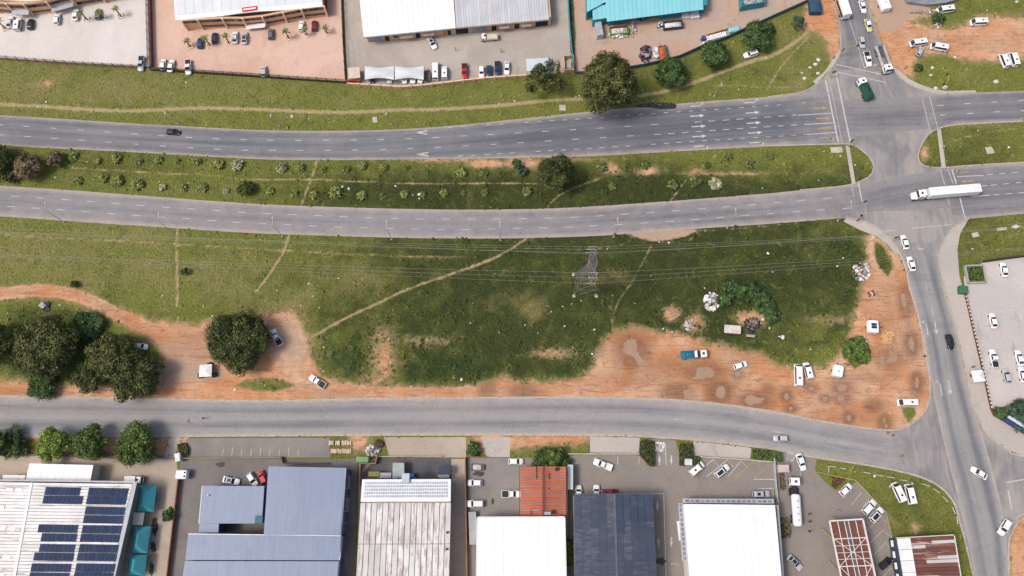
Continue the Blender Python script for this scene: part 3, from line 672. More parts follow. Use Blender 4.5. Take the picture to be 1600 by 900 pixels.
# ------------------------------------------------------------------ pavements and yards
def yard(name, pts, m, z=0.010):
    o = MB().sheet(W(pts, z)).build(name, m); o['kind'] = 'structure'; return o
def paving(name, a, b, dirt_, sc=0.05, blotch=0.35, dark=(0.10, 0.09, 0.085), stain=0.62):
    t = NT(name)
    n1, n2, n3 = t.noise(sc, 5, 0.62, 0.8), t.noise(0.33, 6, 0.7, 0.4), t.noise(1.7, 4, 0.72)
    c = t.mix(t.step(n1, 0.32, 0.68), a, b)
    c = t.mix(t.step(n2, 0.46, 0.80, 0, blotch), c, dirt_)
    c = t.mix(t.step(t.noise(0.16, 5, 0.7, 1.2), stain, stain + .16, 0, 0.55), c, dark)
    c = t.mix(t.step(t.noise(0.07, 6, 0.75, 2.0, t.scale(t.pos(), (1, .35, 1), .5)), 0.55, 0.72, 0, 0.35), c, dark)
    c = t.val(c, t.mth('MULTIPLY_ADD', n3, 0.42, 0.79))
    t.bump(n3, 0.15, 0.03)
    return t.out(c, 0.88, 0, 0.2)
CONC_BEIGE = paving('yard_beige_concrete', (0.44, 0.375, 0.305), (0.36, 0.295, 0.24), (0.25, 0.20, 0.16), stain=.66)
TARMAC_DK = paving('yard_dark_tarmac', (0.150, 0.135, 0.128), (0.205, 0.185, 0.172), (0.09, 0.085, 0.083))
TARMAC_BR = paving('yard_brown_paver', (0.255, 0.222, 0.196), (0.215, 0.190, 0.172), (0.165, 0.145, 0.130), stain=.68)
TARMAC_GY = paving('yard_grey_tarmac', (0.255, 0.232, 0.215), (0.205, 0.188, 0.176), (0.14, 0.126, 0.118), stain=.64)
PINK_BRICK = paving('yard_pink_brick', (0.52, 0.335, 0.265), (0.60, 0.425, 0.345), (0.40, 0.255, 0.205), .045, stain=.72, dark=(.33, .22, .18))
PALE_CONC = paving('yard_pale_concrete', (0.56, 0.51, 0.475), (0.62, 0.575, 0.545), (0.47, 0.43, 0.40), stain=.74, dark=(.33, .31, .30))
GRAVEL = paving('yard_grey_gravel', (0.42, 0.375, 0.330), (0.34, 0.30, 0.265), (0.27, 0.235, 0.205), stain=.64, dark=(.20, .18, .165))
SCRAP = paving('yard_scrap_ground', (0.40, 0.33, 0.28), (0.46, 0.29, 0.20), (0.25, 0.21, 0.19), .06, stain=.56, dark=(.17, .15, .14))
SIDEWALK = paving('sidewalk_concrete', (0.40, 0.365, 0.335), (0.45, 0.395, 0.35), (0.32, 0.28, 0.25), stain=.72)
LOT = paving('lot_pale_concrete', (0.50, 0.455, 0.43), (0.44, 0.405, 0.385), (0.37, 0.33, 0.31), stain=.70)
y_u1 = yard('yard_paving', [(-260,-80),(231,-80),(234,104),(120,98),(0,90),(-60,86),(-260,74)], PALE_CONC)
y_u2 = yard('yard_paving', [(234,-80),(532,-80),(540,127),(236,106)], PINK_BRICK)
y_u3 = yard('yard_paving', [(534,-80),(884,-80),(896,112),(820,118),(700,128),(628,134),(543,130)], GRAVEL)
y_u4 = yard('yard_paving', [(888,-80),(1300,-80),(1262,2),(1200,32),(1160,49),(1130,63),(1100,73),(1060,91),(1030,98),(1000,104),(930,114),(900,114)], SCRAP)
y_1 = yard('yard_paving', [(-260,712),(30,712),(275,718),(279,745),(262,900),(252,985),(-260,985)], CONC_BEIGE)
y_2 = yard('yard_paving', [(282,717),(558,717),(552,985),(255,985),(265,900),(280,760)], TARMAC_DK)
y_2f = yard('parking_apron', [(292,685),(460,684),(515,684),(515,715),(285,715)], TARMAC_GY, 0.014)
y_3 = yard('yard_paving', [(561,717),(727,717),(730,985),(556,985)], CONC_BEIGE)
y_3f = yard('driveway_apron', [(600,683),(728,683),(728,715),(640,714),(608,712)], CONC_BEIGE, 0.014)
DKSLAB = paving('yard_dark_slab', (0.085, 0.088, 0.098), (0.11, 0.105, 0.108), (0.22, 0.17, 0.14), .12, .5, stain=.7)
y_3d = yard('yard_dark_slab', [(568,738),(588,716),(705,716),(706,756),(564,756)], DKSLAB, 0.014)
y_4 = yard('yard_paving', [(731,715),(887,715),(890,985),(733,985)], TARMAC_GY)
y_4f = yard('driveway_apron', [(752,683),(797,683),(797,714),(760,714)], SIDEWALK, 0.014)
y_5 = yard('yard_paving', [(889,709),(1001,711),(1003,690),(1022,684),(1055,688),(1062,712),(1094,714),(1172,719),(1208,724),(1216,985),(891,985)], TARMAC_BR)
y_5f = yard('driveway_apron', [(922,681.5),(1000,684),(998,708),(922,707)], SIDEWALK, 0.014)
y_5g = yard('driveway_apron', [(1083,689),(1174,699.5),(1172,717),(1084,712)], SIDEWALK, 0.014)
y_6 = yard('forecourt_paving', [(1212,703),(1276,717),(1274,735),(1284,748),(1304,766),(1315,764),(1340,752),(1386,800),(1398,850),(1408,985),(1217,985)], TARMAC_BR)
y_r = yard('parking_lot', [(1506,432),(1538,430),(1534,411),(1600,402),(1760,388),(1760,640),(1600,634),(1556,636),(1548,640),(1533,570),(1508,462)], LOT)
yard('sidewalk', [(1513,343),(1500,366),(1496,390),(1499,430),(1507,462),(1532,570),(1547,640),(1552,650),(1600,676),(1760,735),(1760,740),(1600,712.5),(1576,703.5),(1558,690.5),(1540,673.5),(1528,649.5),(1518,619.5),(1511,589.5),(1501,539.5),(1488,491.5),(1477,449.5),(1471,424.5),(1467,399.5),(1473,380.5),(1488,357)], SIDEWALK, 0.012)
yard('sidewalk', [(1322,340.5),(1350,346.5),(1375,359.5),(1394,376.5),(1406,397),(1400,397),(1386,381),(1368,368),(1345,360),(1318,346)], SIDEWALK, 0.012)
yard('sidewalk', [(1391,100),(1401,115),(1411,125),(1430,137),(1457,144.7),(1475,147),(1525,144),(1524,141),(1478,142),(1455,138),(1436,131),(1418,122),(1408,112)], SIDEWALK, 0.012)
yard('footpath', [(1321,228),(1327,227),(1337,286),(1331,287)], SIDEWALK, 0.012)
yard('footpath', [(1464,202),(1470,201),(1478,261.5),(1471,261.5)], SIDEWALK, 0.012)
yard('sidewalk', [(1300,104.5),(1309.5,90),(1313,78),(1306,84),(1298,98),(1288,112),(1270,127),(1275,132)], SIDEWALK, 0.012)
yard('driveway_apron', [(264,684),(282,684),(276,700),(272,717),(256,717)], SIDEWALK, 0.014)
# yard paint
def marks(y, lines, w=.13, m=WHITE, z=0.020):
    for l in lines: MB().ribbon(W(l), w, z).build('painted_line', m, y)
marks(y_2f, [[(349 + 14.6 * i + 0.2, 702 - (3 if i % 3 == 1 else 0)), (347 + 14.8 * i, 713)] for i in range(9)], .16, mat('paint_cream', (.55, .47, .36), .7, .3, 1.2))
marks(y_5, [[(1039,692),(1041,727)],[(1037,771),(1043,985)],[(1016,771.5),(1037,771)]], .2)
marks(y_5, [[(1080,745),(1115,718),(1124,730)],[(1104,745),(1137,718),(1145,730)],[(1137,745),(1158,720),(1168,731)],[(1183,721.5),(1215,721)],[(1184,763.5),(1210,763)],[(1178,749),(1214,749)]], .17)
marks(y_5, [[(1148,747),(1178,720.5),(1193,735),(1177,748)]], .17, YELLOW)
marks(y_5, [[(897,713),(897,724),(903,724)],[(931,713),(931,717)],[(965,713),(965,725),(968,725)],[(999,713),(998,725),(995,725)],[(1048,881),(1060,881),(1060,885)]], .17, WORN)
for (x, y, a) in ((1030.5,719,92),(1049,719,-92),(1029,847,92),(1049,847,-92),(1027,791,-92)): arrow(y_5, x, y, a, 2.6, .7, WHITE, 0, .020)
stop_text(y_5, 1031, 699, 90, 1.25, mat('road_paint_fresh', (.78, .78, .77), .6, .1, 1), .020)
stop_text(y_6, 1236, 715, 80, 1.1, WORN, .020)
CREAM = mat('paint_cream', (.55, .47, .36))
marks(y_6, [[(1318 + 12.5 * i, 779 + 10 * i), (1334 + 12 * i, 760 + 9.5 * i)] for i in range(3)] + [[(1250,730),(1252,756)]], .15, CREAM)
marks(y_6, [[(1355 + 4.2 * i, 829 + 20 * i), (1376 + 4 * i, 808 + 20 * i), (1386 + 3 * i, 817 + 20 * i)] for i in range(5)], .15, CREAM)
marks(y_r, [[(1517 + 0 * i, 459.5 + 14 * i), (1535, 459.5 + 14 * i)] for i in range(2)] + [[(1517,489),(1592,484)]] , .2)
marks(y_r, [[(1527 + 13.3 * i, 489 - .8 * i), (1533 + 13.0 * i, 515 - 1.5 * i)] for i in range(6)], .17)
marks(y_r, [[(1535,577),(1640,568)]] + [[(1541 + 13.4 * i, 550 - 1 * i), (1554 + 13.4 * i, 603 - 1 * i)] for i in range(6)], .17)
marks(y_r, [[(1532,411),(1536,416)],[(1545.5,411),(1551,435)],[(1559,409),(1565,433)],[(1588,408),(1592,432)],[(1575,410),(1579,433)]], .17)
marks(y_u2, [[(432 + 13 * i, 104 + .9 * i), (432.5 + 13 * i, 119 + .7 * i)] for i in range(7)] + [[(373,119),(373,103),(392,102)],[(508,99),(509,123)]], .13, mat('paint_peach', (.62, .46, .36), .8, .2, 1))
yard('asphalt_patch', [(985,168),(1000,163),(1020,160),(1050,160.5),(1058,164),(1055,170),(1035,171),(1015,168)], mat('wet_tar', (.035, .036, .042), .35, .2, .4), 0.034)
def blotch(name, x, y, rx, ry, m, z=.024):
    pts = []
    for i in range(22):
        a = 2 * math.pi * i / 22; k = 1 + R.uniform(-.25, .25)
        pts.append((x + rx * k * math.cos(a), y + ry * k * math.sin(a)))
    yard(name, pts, m, z)
DKPATCH = mat('dark_patch', (.075, .062, .055), .7, .3, .8)
for x, y, rx, ry in ((242,822,5.5,15),(240,855,4.5,9),(237,889,3.5,10),(770,783,2.5,5),(748,740,9,4),(1032,877,9,6),(345,726,7,4)): blotch('dark_patch', x, y, rx, ry, DKPATCH)  # ragged dark patches laid on the yards, some beside the carports
blotch('pothole', 294.5, 658, 2.6, 4, mat('pothole_rim', (.25, .17, .11), .9, .3, 2), .034)
for x, y in ((1388,676),(1396,680),(1410,712)): blotch('pothole', x, y, 3.5, 2.2, mat('pothole_mud', (.22, .14, .10), .9, .3, 2), .034)
# ------------------------------------------------------------------ buildings
def lerp(a, b, t): return a + (b - a) * t
def bil(q, s, t):
    """point on quad q = TL, TR, BR, BL"""
    return lerp(lerp(q[0], q[1], s), lerp(q[3], q[2], s), t)
def inset(q, d):
    c = (q[0] + q[1] + q[2] + q[3]) / 4
    return [p + (c - p).normalized() * d for p in q]
def root(name, q, label, cat='building', group=None):
    c = (q[0] + q[1] + q[2] + q[3]) / 4
    return thing(name, (c.x, c.y, 0), label, cat, group)
def sheets(par, q, n, m, mt, name='roof_sheet', gap=0.05, t=0.07, jit=0.02, lift=0.0, along='x'):
    """cover quad q with n x m separate sheets"""
    wx = (q[1] - q[0]).length; wy = (q[3] - q[0]).length
    gx, gy = gap / wx / 2, gap / wy / 2
    for i in range(n):
        for j in range(m):
            a = [bil(q, i / n + gx, j / m + gy), bil(q, (i + 1) / n - gx, j / m + gy), bil(q, (i + 1) / n - gx, (j + 1) / m - gy), bil(q, i / n + gx, (j + 1) / m - gy)]
            dz = lift + R.uniform(-jit, jit)
            a = [Vector((p.x, p.y, p.z + dz)) for p in a]
            MB().slab(a[3], a[2], a[1], a[0], t).build(name, mt, par)
def walls(par, q, h, mt, ins=0.25, name='wall'):
    k = inset(q, ins); MB().prism([(p.x, p.y) for p in k], 0.0, h).build(name, mt, par); return k
def fascia(par, q, z, w=0.22, hh=0.35, mt=None, sides=(0, 1, 2, 3), name='gutter'):
    for i in sides:
        a, b = q[i], q[(i + 1) % 4]; d = (b - a).normalized(); n = Vector((d.y, -d.x, 0)); c = (a + b) / 2
        if n.dot(sum((p for p in q), Vector()) / 4 - c) > 0: n = -n
        a2, b2 = a + n * .03, b + n * .03
        k = [(a2.x, a2.y), (b2.x, b2.y), (b2.x + n.x * w, b2.y + n.y * w), (a2.x + n.x * w, a2.y + n.y * w)]
        MB().prism(k, z - hh, z + .06).build(name, mt, par)
def wall_face(par, a, b, items, thick=0.10):
    """things set on the wall from ground point a to b: (kind, s0, s1, z0, z1, material, proud)"""
    d = (b - a); L = d.length; d.normalize(); n = Vector((d.y, -d.x, 0))
    for kind, s0, s1, z0, z1, mt, pr in items:
        p0, p1 = a + d * (s0 * L), a + d * (s1 * L)
        k = [(p0.x, p0.y), (p1.x, p1.y), (p1.x + n.x * pr, p1.y + n.y * pr), (p0.x + n.x * pr, p0.y + n.y * pr)]
        MB().prism(k, z0, z1).build(kind, mt, par)

def streak_mat(name, a, b, stain, amt, sx, sy, orand=.12, rough=.6, lo=.50, hi=.72, metal=0, rot=0.0):
    t = NT(name)
    v = t.scale(t.pos(), (sx, sy, 1), rot)
    n1, n2 = t.noise(1.0, 6, 0.7, 0.3, v), t.noise(0.12, 4, 0.6, 0.6)
    c = t.mix(t.step(n2, 0.35, 0.65), a, b)
    f = t.mth('ADD', n1, t.mth('MULTIPLY_ADD', t.orand(), 0.16, -0.08))
    c = t.mix(t.step(f, lo, hi, 0, amt), c, stain)
    c = t.val(c, t.mth('MULTIPLY', t.mth('MULTIPLY_ADD', t.orand(), orand, 1 - orand / 2), t.mth('MULTIPLY_ADD', t.noise(1.5, 4, 0.7), 0.16, 0.92)))
    return t.out(c, rough, metal, 0.3)
WHITE_ROOF = streak_mat('roof_white_steel', (0.76, 0.76, 0.77), (0.80, 0.80, 0.81), (0.52, 0.51, 0.51), .5, .5, .10, .07, .6, .52, .78)
FIBRE = streak_mat('roof_fibre_cement', (0.78, 0.765, 0.75), (0.68, 0.66, 0.64), (0.24, 0.20, 0.175), .75, .16, 1.3, .14, .9, .50, .74)
FIBRE_V = streak_mat('roof_fibre_cement_dirty', (0.66, 0.64, 0.63), (0.56, 0.52, 0.50), (0.22, 0.165, 0.14), .72, 1.1, .22, .30, .9, .46, .68)
BLUE_ROOF = streak_mat('roof_blue_grey_steel', (0.205, 0.250, 0.345), (0.225, 0.270, 0.365), (0.16, 0.198, 0.28), .45, .5, .06, .05, .45)
BLUE_WALL_SHADED = mat('wall_blue_steel_shaded', (0.095, 0.145, 0.235), .6, .15, .4)  # darker than the roof: the shade on the side is put into the colour
SLATE = streak_mat('roof_slate_blue', (0.042, 0.056, 0.088), (0.052, 0.066, 0.098), (0.16, 0.145, 0.165), .6, .45, 1.6, .06, .8, .46, .74)
SLATE_NEW = streak_mat('roof_slate_new', (0.036, 0.052, 0.085), (0.040, 0.056, 0.090), (0.08, 0.10, 0.15), .3, .4, 1.2, .06, .7)
RED_TILE = streak_mat('roof_orange_tile', (0.47, 0.125, 0.062), (0.40, 0.105, 0.055), (0.22, 0.075, 0.050), .5, .5, .8, .22, .75)
GREY_ROOF = streak_mat('roof_grey_rust_streaks', (0.52, 0.53, 0.56), (0.46, 0.47, 0.50), (0.34, 0.20, 0.16), .55, 1.5, .05, .16, .6, .56, .72)
TEAL_ROOF = streak_mat('roof_teal_steel', (0.215, 0.52, 0.585), (0.235, 0.56, 0.62), (0.15, 0.42, 0.48), .35, .4, .06, .06, .5)
TEAL_WALL = mat('wall_teal_steel', (0.035, 0.270, 0.330), .6, .2, .4)
PEACH = mat('wall_peach_plaster', (0.66, 0.40, 0.235), .85, .14, .3)
PEACH_LT = mat('pier_cream_plaster', (0.74, 0.55, 0.40), .85, .12, .3)
GREYWALL = mat('wall_grey_plaster', (0.36, 0.345, 0.33), .85, .2, .4)
WHITEWALL = mat('wall_white_plaster', (0.66, 0.65, 0.63), .85, .15, .4)
BRICK = mat('wall_red_brick', (0.30, 0.125, 0.085), .9, .3, 1.2, orand=.15)
GLASS = mat('window_dark_glass', (0.022, 0.022, 0.026), .12, .2, 2.0, spec=.6)
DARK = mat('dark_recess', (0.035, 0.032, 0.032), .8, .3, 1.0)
GUTTER = mat('gutter_grey_steel', (0.40, 0.42, 0.46), .5, .15, .6)
GUTTER_W = mat('gutter_white_steel', (0.74, 0.74, 0.75), .5, .1, .6)
STEEL = mat('galvanised_steel', (0.46, 0.46, 0.47), .45, .2, 1.0, metal=.35)
DOORGREY = mat('door_grey_steel', (0.30, 0.32, 0.35), .5, .2, .8)
AWN = mat('awning_canvas', (0.62, 0.50, 0.40), .9, .15, .8)

# -- curved office block, top left ---------------------------------------------------------------
def facade(par, pts, h, rows, awn=(), doors=()):
    """wall bays between base points, piers at the points, dark windows in rows"""
    for i in range(len(pts) - 1):
        a, b = P(*pts[i]), P(*pts[i + 1]); d = (b - a).normalized(); n = Vector((d.y, -d.x, 0))
        if n.y > 0: n = -n
        back = n * -0.6
        MB().prism([(a.x, a.y), (b.x, b.y), (b.x + back.x, b.y + back.y), (a.x + back.x, a.y + back.y)], 0, h).build('wall_bay', PEACH, par)
        for (z0, z1, m0, m1) in rows.get(i, rows[None]):
            p0, p1 = a + (b - a) * m0, a + (b - a) * m1; f = n * .06
            w = MB().prism([(p0.x, p0.y), (p1.x, p1.y), (p1.x + f.x, p1.y + f.y), (p0.x + f.x, p0.y + f.y)], z0, z1).build('window', GLASS, par)
            k = max(2, int((p1 - p0).length / 1.6))
            for j in range(1, k):
                q = p0 + (p1 - p0) * (j / k); MB().box(q.x + f.x, q.y + f.y, z0, .07, .07, z1 - z0).build('mullion', DOORGREY, w)
    for x, y in pts: 
        a = P(x, y); MB().box(a.x, a.y - .12, 0, .5, .5, h + .15).build('pier', PEACH_LT, par)
def roof_poly(par, px, z, mt, t=.35, name='roof'): return MB().prism([(p.x, p.y) for p in W(px, z)], z - t, z).build(name, mt, par)

a_pts = [(-70,5),(-30,14),(2,20),(27,23),(53,23.5),(88,19.5),(122,10.5),(166,3.5),(205,-3)]
bA = thing('office_building', P(60, 5), 'peach office block with curved front and dark ribbon windows beside pale yard', 'building')
facade(bA, a_pts, 5.6, {None: [(3.6, 4.8, .04, .96), (.9, 2.2, .06, .94)], 3: [(3.6, 4.8, .04, .96)], 4: [(3.6, 4.8, .04, .96), (1.1, 1.9, .05, .95)], 5: [(3.6, 4.8, .04, .96)]})
for i, (s0, s1) in ((3, (.05, .95)), (5, (.05, .95))):
    a, b = P(*a_pts[i]), P(*a_pts[i + 1]); MB().slab(*[Vector((p.x, p.y, z)) for p, z in ((a - Vector((0, 1.6, 0)), 2.4), (b - Vector((0, 1.6, 0)), 2.4), (b, 2.8), (a, 2.8))], .12).build('canopy', GUTTER, bA)
roof_poly(bA, [(-100,-70),(-100,-15),(-30,-4),(10,1),(40,3.5),(64,2),(100,-6),(150,-14),(205,-22),(205,-70)], 5.75, WHITE_ROOF)
MB().prism([(p.x, p.y) for p in W([(-60,-8),(10,.6),(40,3),(64,1.6),(90,-3.5),(90,-5),(64,0),(40,1.5),(10,-1),(-60,-10)], 5.9)], 5.76, 6.15).build('parapet', PEACH_LT, bA)

b_pts = [(294,47),(318,45.5),(356,43.5),(387,43.5),(417,40.5),(449,34.5),(477,29),(512,25)]
bB = thing('office_building', P(400, 20), 'white roofed building with curved peach front behind row of palms on pink paving', 'building')
facade(bB, b_pts, 4.9, {None: [(3.5, 4.5, .05, .95), (1.0, 1.9, .06, .94)], 3: [(3.5, 4.5, .05, .95), (1.8, 2.3, .08, .92)], 0: [(3.5, 4.5, .05, .95)]})
a, b = P(*b_pts[3]), P(*b_pts[4]); MB().prism([(p.x, p.y) for p in (a, b, b - Vector((0, 1.5, 0)), a - Vector((0, 1.5, 0)))], 1.3, 1.5).build('entrance_canopy', GUTTER_W, bB)
ro = [(266,-70),(274,32),(312,28),(346,25),(376,20.5),(406,17.5),(442,16),(504,10),(500,-70)]
roof_poly(bB, ro, 5.0, WHITE_ROOF, .3)
q = [P(269,-70,5.02), P(499,-70,5.02), P(503,3,5.02), P(276,24,5.02)]
sheets(bB, q, 16, 1, mat('roof_pale_grey_steel', (.66, .675, .69), .5, .06, .2, orand=.05), 'roof_sheet', .08, .05, .01, .06)
pl = P(390, 14, 5.15); sg = MB().box(pl.x, pl.y, 5.12, 4.6, 1.5, .14, .16).build('roof_sign', mat('sign_red', (.55, .03, .03), .5, .1, 1), bB)
MB().box(pl.x, pl.y, 5.262, 3.9, .55, .03, .16).build('sign_lettering', GUTTER_W, sg)
wq = [P(510,-70), P(511.5,25), P(506,25), P(505,-70)]; MB().prism([(p.x, p.y) for p in wq], 0, 4.7).build('wall', mat('wall_maroon', (.16, .06, .05), .8, .2, .5), bB)
wq = [P(292,-70), P(294.5,46.5), P(300,46), P(300,-70)]; MB().prism([(p.x, p.y) for p in wq], 0, 4.7).build('wall', PEACH, bB)

# -- long warehouse, top middle ------------------------------------------------------------------
hC = 4.6
qw = [P(552,-90,hC + 1.4), P(702,-90,hC + 1.4), P(712,43.5,hC), P(568,58,hC)]
qg = [P(703,-90,hC + 1.4), P(848,-90,hC + 1.4), P(858,30,hC), P(713,43.2,hC)]
bC = thing('warehouse', P(712, 0), 'long peach warehouse, half its roof white and half grey with rust streaks', 'warehouse')
sheets(bC, qw, 18, 1, WHITE_ROOF, 'roof_sheet', .05, .06, .012); sheets(bC, qg, 34, 1, GREY_ROOF, 'roof_sheet', .07, .06, .03)
c0, c1, c2 = P(575,66.5), P(712,53.5), P(860,39.5); c0t, c2t = P(560,-80), P(850,-80)
MB().prism([(c0.x, c0.y), (c1.x, c1.y), (c2.x, c2.y), (c2t.x, c2t.y), (c0t.x, c0t.y)], 0, hC - .2).build('wall', PEACH, bC)
for (s, t_) in ((0, c0), (1, c1)): pass
it = [('roller_door', .02, .18, 0, 3.2, DOORGREY, .05), ('door', .20, .25, 0, 2.4, DARK, .05), ('window', .30, .36, 1.2, 2.2, GLASS, .05), ('awning', .38, .52, 2.2, 2.6, AWN, 1.3), ('door', .55, .60, 0, 2.4, DARK, .05), ('awning', .63, .76, 2.2, 2.6, AWN, 1.2), ('window', .64, .75, .9, 2.0, GLASS, .05), ('door', .86, .90, 0, 2.6, mat('door_orange', (.5, .25, .03), .6, .1, 1), .05), ('door', .91, .95, 0, 2.4, DARK, .05)]
wall_face(bC, c0, c1, it)
it = [('roller_door', .005, .135, 0, 3.0, DARK, .05), ('roller_door', .17, .33, 0, 3.0, DOORGREY, .05), ('door', .38, .43, 0, 2.4, DARK, .05), ('awning', .46, .56, 2.2, 2.6, AWN, 1.2), ('window', .47, .55, .9, 2.0, GLASS, .05), ('door', .62, .67, 0, 2.4, DARK, .05), ('awning', .69, .79, 2.2, 2.6, AWN, 1.2), ('window', .70, .78, .9, 2.0, GLASS, .05), ('roller_door', .84, .97, 0, 3.0, DARK, .05)]
wall_face(bC, c1, c2, it)
fascia(bC, qw, hC - .1, .25, .3, DOORGREY, (2,)); fascia(bC, qg, hC - .1, .2, .3, GREYWALL, (2,))

# -- teal sheds of the scrap yard ----------------------------------------------------------------
hD = 4.4
qd = [P(940,-80,hD + 1.2), P(1096,-80,hD + 1.2), P(1099,15,hD), P(948,34,hD)]
bD = root('scrap_shed', qd, 'large teal steel shed open along its front in the scrap yard', 'shed')
sheets(bD, qd, 22, 1, TEAL_ROOF, 'roof_sheet', .05, .06, .012)
k = [P(950,40.5), P(976,37), P(1100,20.5), P(1096,-60), P(944,-60)]
MB().prism([(p.x, p.y) for p in (P(950,40.5), P(977,37), P(976,26), P(949,28))], 0, hD - .15).build('wall', TEAL_WALL, bD)
MB().prism([(p.x, p.y) for p in (P(1030,30), P(1064,25.5), P(1063,15), P(1029,19))], 0, hD - .15).build('wall', TEAL_WALL, bD)
MB().prism([(p.x, p.y) for p in (P(1092,21.5), P(1100,20.5), P(1097,-60), P(1089,-60))], 0, hD - .15).build('wall', TEAL_WALL, bD)
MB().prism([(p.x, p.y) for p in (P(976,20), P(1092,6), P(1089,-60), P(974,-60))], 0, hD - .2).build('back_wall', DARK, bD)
for x in (1003, 1030, 1078): 
    p = P(x, 40.5 - (x - 950) * .133); MB().box(p.x, p.y, 0, .3, .3, hD - .2).build('post', TEAL_WALL, bD)
qd2 = [P(916,-70,4.6), P(948,-70,4.6), P(946,3,4.6), P(917,19,4.6)]
bD2 = root('shed', qd2, 'teal shed wing with sloped end joined to the open scrap shed', 'shed')
walls(bD2, qd2, 4.4, TEAL_WALL); sheets(bD2, qd2, 5, 1, TEAL_ROOF, 'roof_sheet')
qd3 = [P(925,10,4.0), P(946.5,7,4.0), P(948,28,3.8), P(926.5,31.5,3.8)]
bD3 = root('shed', qd3, 'small pale teal lean-to roof at corner of the open scrap shed', 'shed')
walls(bD3, qd3, 3.7, TEAL_WALL); sheets(bD3, qd3, 3, 1, TEAL_ROOF, 'roof_sheet')
qe = [P(1157,-30,3.0), P(1196,-34,3.0), P(1195,3,3.0), P(1159,9,3.0)]
bE = root('skip_container', qe, 'open teal steel container with white scrap inside beside scrap yard shed', 'container')
for i in range(4):
    a, b = qe[i], qe[(i + 1) % 4]; c = (qe[0] + qe[1] + qe[2] + qe[3]) / 4
    ia, ib = a + (c - a) * .06, b + (c - b) * .06
    MB().prism([(p.x, p.y) for p in (a, b, ib, ia)], 0, 3.0).build('side_panel', TEAL_WALL, bE)
MB().prism([(p.x, p.y) for p in inset(qe, .6)], .1, 1.6).build('scrap_load', mat('scrap_white', (.5, .5, .5), .8, .5, 1.5, col2=(.1, .1, .1)), bE)

# -- solar factory -------------------------------------------------------------------------------
hF = 7.0
rid = [P(49,754,hF + 1.1), P(6,985,hF + 1.1)]
qFr = [rid[0], P(207,756,hF), P(152,985,hF), rid[1]]
qFl = [P(-220,748,hF), rid[0], rid[1], P(-300,985,hF)]
bF = thing('factory', (P(60, 860).x, P(60, 860).y, 0), 'factory with weathered white corrugated roof carrying rows of dark solar panels', 'factory')
foot = [P(-215,751,hF), P(205,758,hF), P(150,985,hF), P(-295,985,hF)]
MB().prism([(p.x, p.y) for p in foot], 0, hF - .25).build('wall', GREYWALL, bF)
sheets(bF, qFr, 1, 44, FIBRE, 'roof_sheet', .10, .10, .03); sheets(bF, qFl, 1, 44, FIBRE, 'roof_sheet', .10, .10, .04)
MB().slab(P(47,754,hF + 1.22), P(51,754,hF + 1.22), P(9,985,hF + 1.22), P(4,985,hF + 1.22), .1).build('ridge_cap', GUTTER_W, bF)
MB().slab(P(152.5,985,hF + .12), P(160,985,hF + .12), P(214,753.5,hF + .12), P(207.5,755,hF + .12), .25).build('gutter', GUTTER, bF)
MB().slab(P(-220,748.5,hF + .3), P(212,754.5,hF + .3), P(212,752,hF + .3), P(-220,746,hF + .3), .3).build('gutter', GUTTER, bF)
for x, y in ((16,765),(30,765.5),(2,792),(4,826),(20,826.5),(-4,869),(12,869.5),(2,899)):
    p = P(x, y, hF + .9); MB().box(p.x, p.y, hF + .7, 2.0, 1.0, .45, -.05, .12).build('roof_skylight', GUTTER_W, bF)
SOLAR = NT('solar_cell_blue'); _c = SOLAR.mix(SOLAR.noise(2, 3), (.010, .024, .070), (.016, .034, .090)); SOLAR = SOLAR.out(SOLAR.val(_c, SOLAR.mth('MULTIPLY_ADD', SOLAR.orand(), .4, .8)), .5, 0, .12)
def zF(px, py):   # roof height under a panel
    t = min(1, max(0, (px - 49 + (py - 754) * .186) / 158)); return hF + 1.1 * (1 - t) + .16
def solar_row(x0, y0, n, dx=6.9, h=13.1, sk=-.205, sl=.017):
    for i in range(n):
        xs = x0 + i * dx
        def c(u, v):
            X, Y = xs + u * dx + sk * v * h, y0 + v * h + sl * (xs + u * dx - x0); z = zF(X, Y); return P(X, Y, z)
        pan = MB().slab(c(.05, .985), c(.95, .985), c(.95, .015), c(.05, .015), .05).build('solar_panel', SOLAR, bF)
        if i == 0: pass
for x0, y0, n in ((71.2,760.6,8),(68.2,774.0,9),(139,761.8,9),(136.3,775,9),(134.2,791.2,9),(131.4,804.6,9),(60.6,819,9),(65.4,832.8,8),(129.2,820.4,9),(126.5,833.8,9),(62.6,849.6,8),(53.8,863,9),(124.4,850,9),(121.6,863.3,9),
                  (49.6,880,9),(46.6,894,9),(119.3,880,9),(116.4,893.5,9),(44,911,9),(114,911,9)): solar_row(x0, y0, n)
qA = [P(46,724,4.5), P(146,726.5,4.5), P(141,752,4.5), P(40,750,4.5)]
bF2 = root('annex_building', qA, 'low annex with smooth white roof against the solar panel factory', 'building')
walls(bF2, qA, 4.3, WHITEWALL); sheets(bF2, qA, 9, 1, WHITE_ROOF, 'roof_sheet', .04, .08, .005); fascia(bF2, qA, 4.5, .15, .3, BRICK, (1,))
qA2 = [P(4,742,4.0), P(40,742.5,4.0), P(38.5,750,4.0), P(4,749,4.0)]
bF3 = root('annex_building', qA2, 'narrow white lean-to roof attached to the smooth white annex', 'building')
walls(bF3, qA2, 3.8, WHITEWALL); sheets(bF3, qA2, 4, 1, WHITE_ROOF, 'roof_sheet', .04, .08, .005)
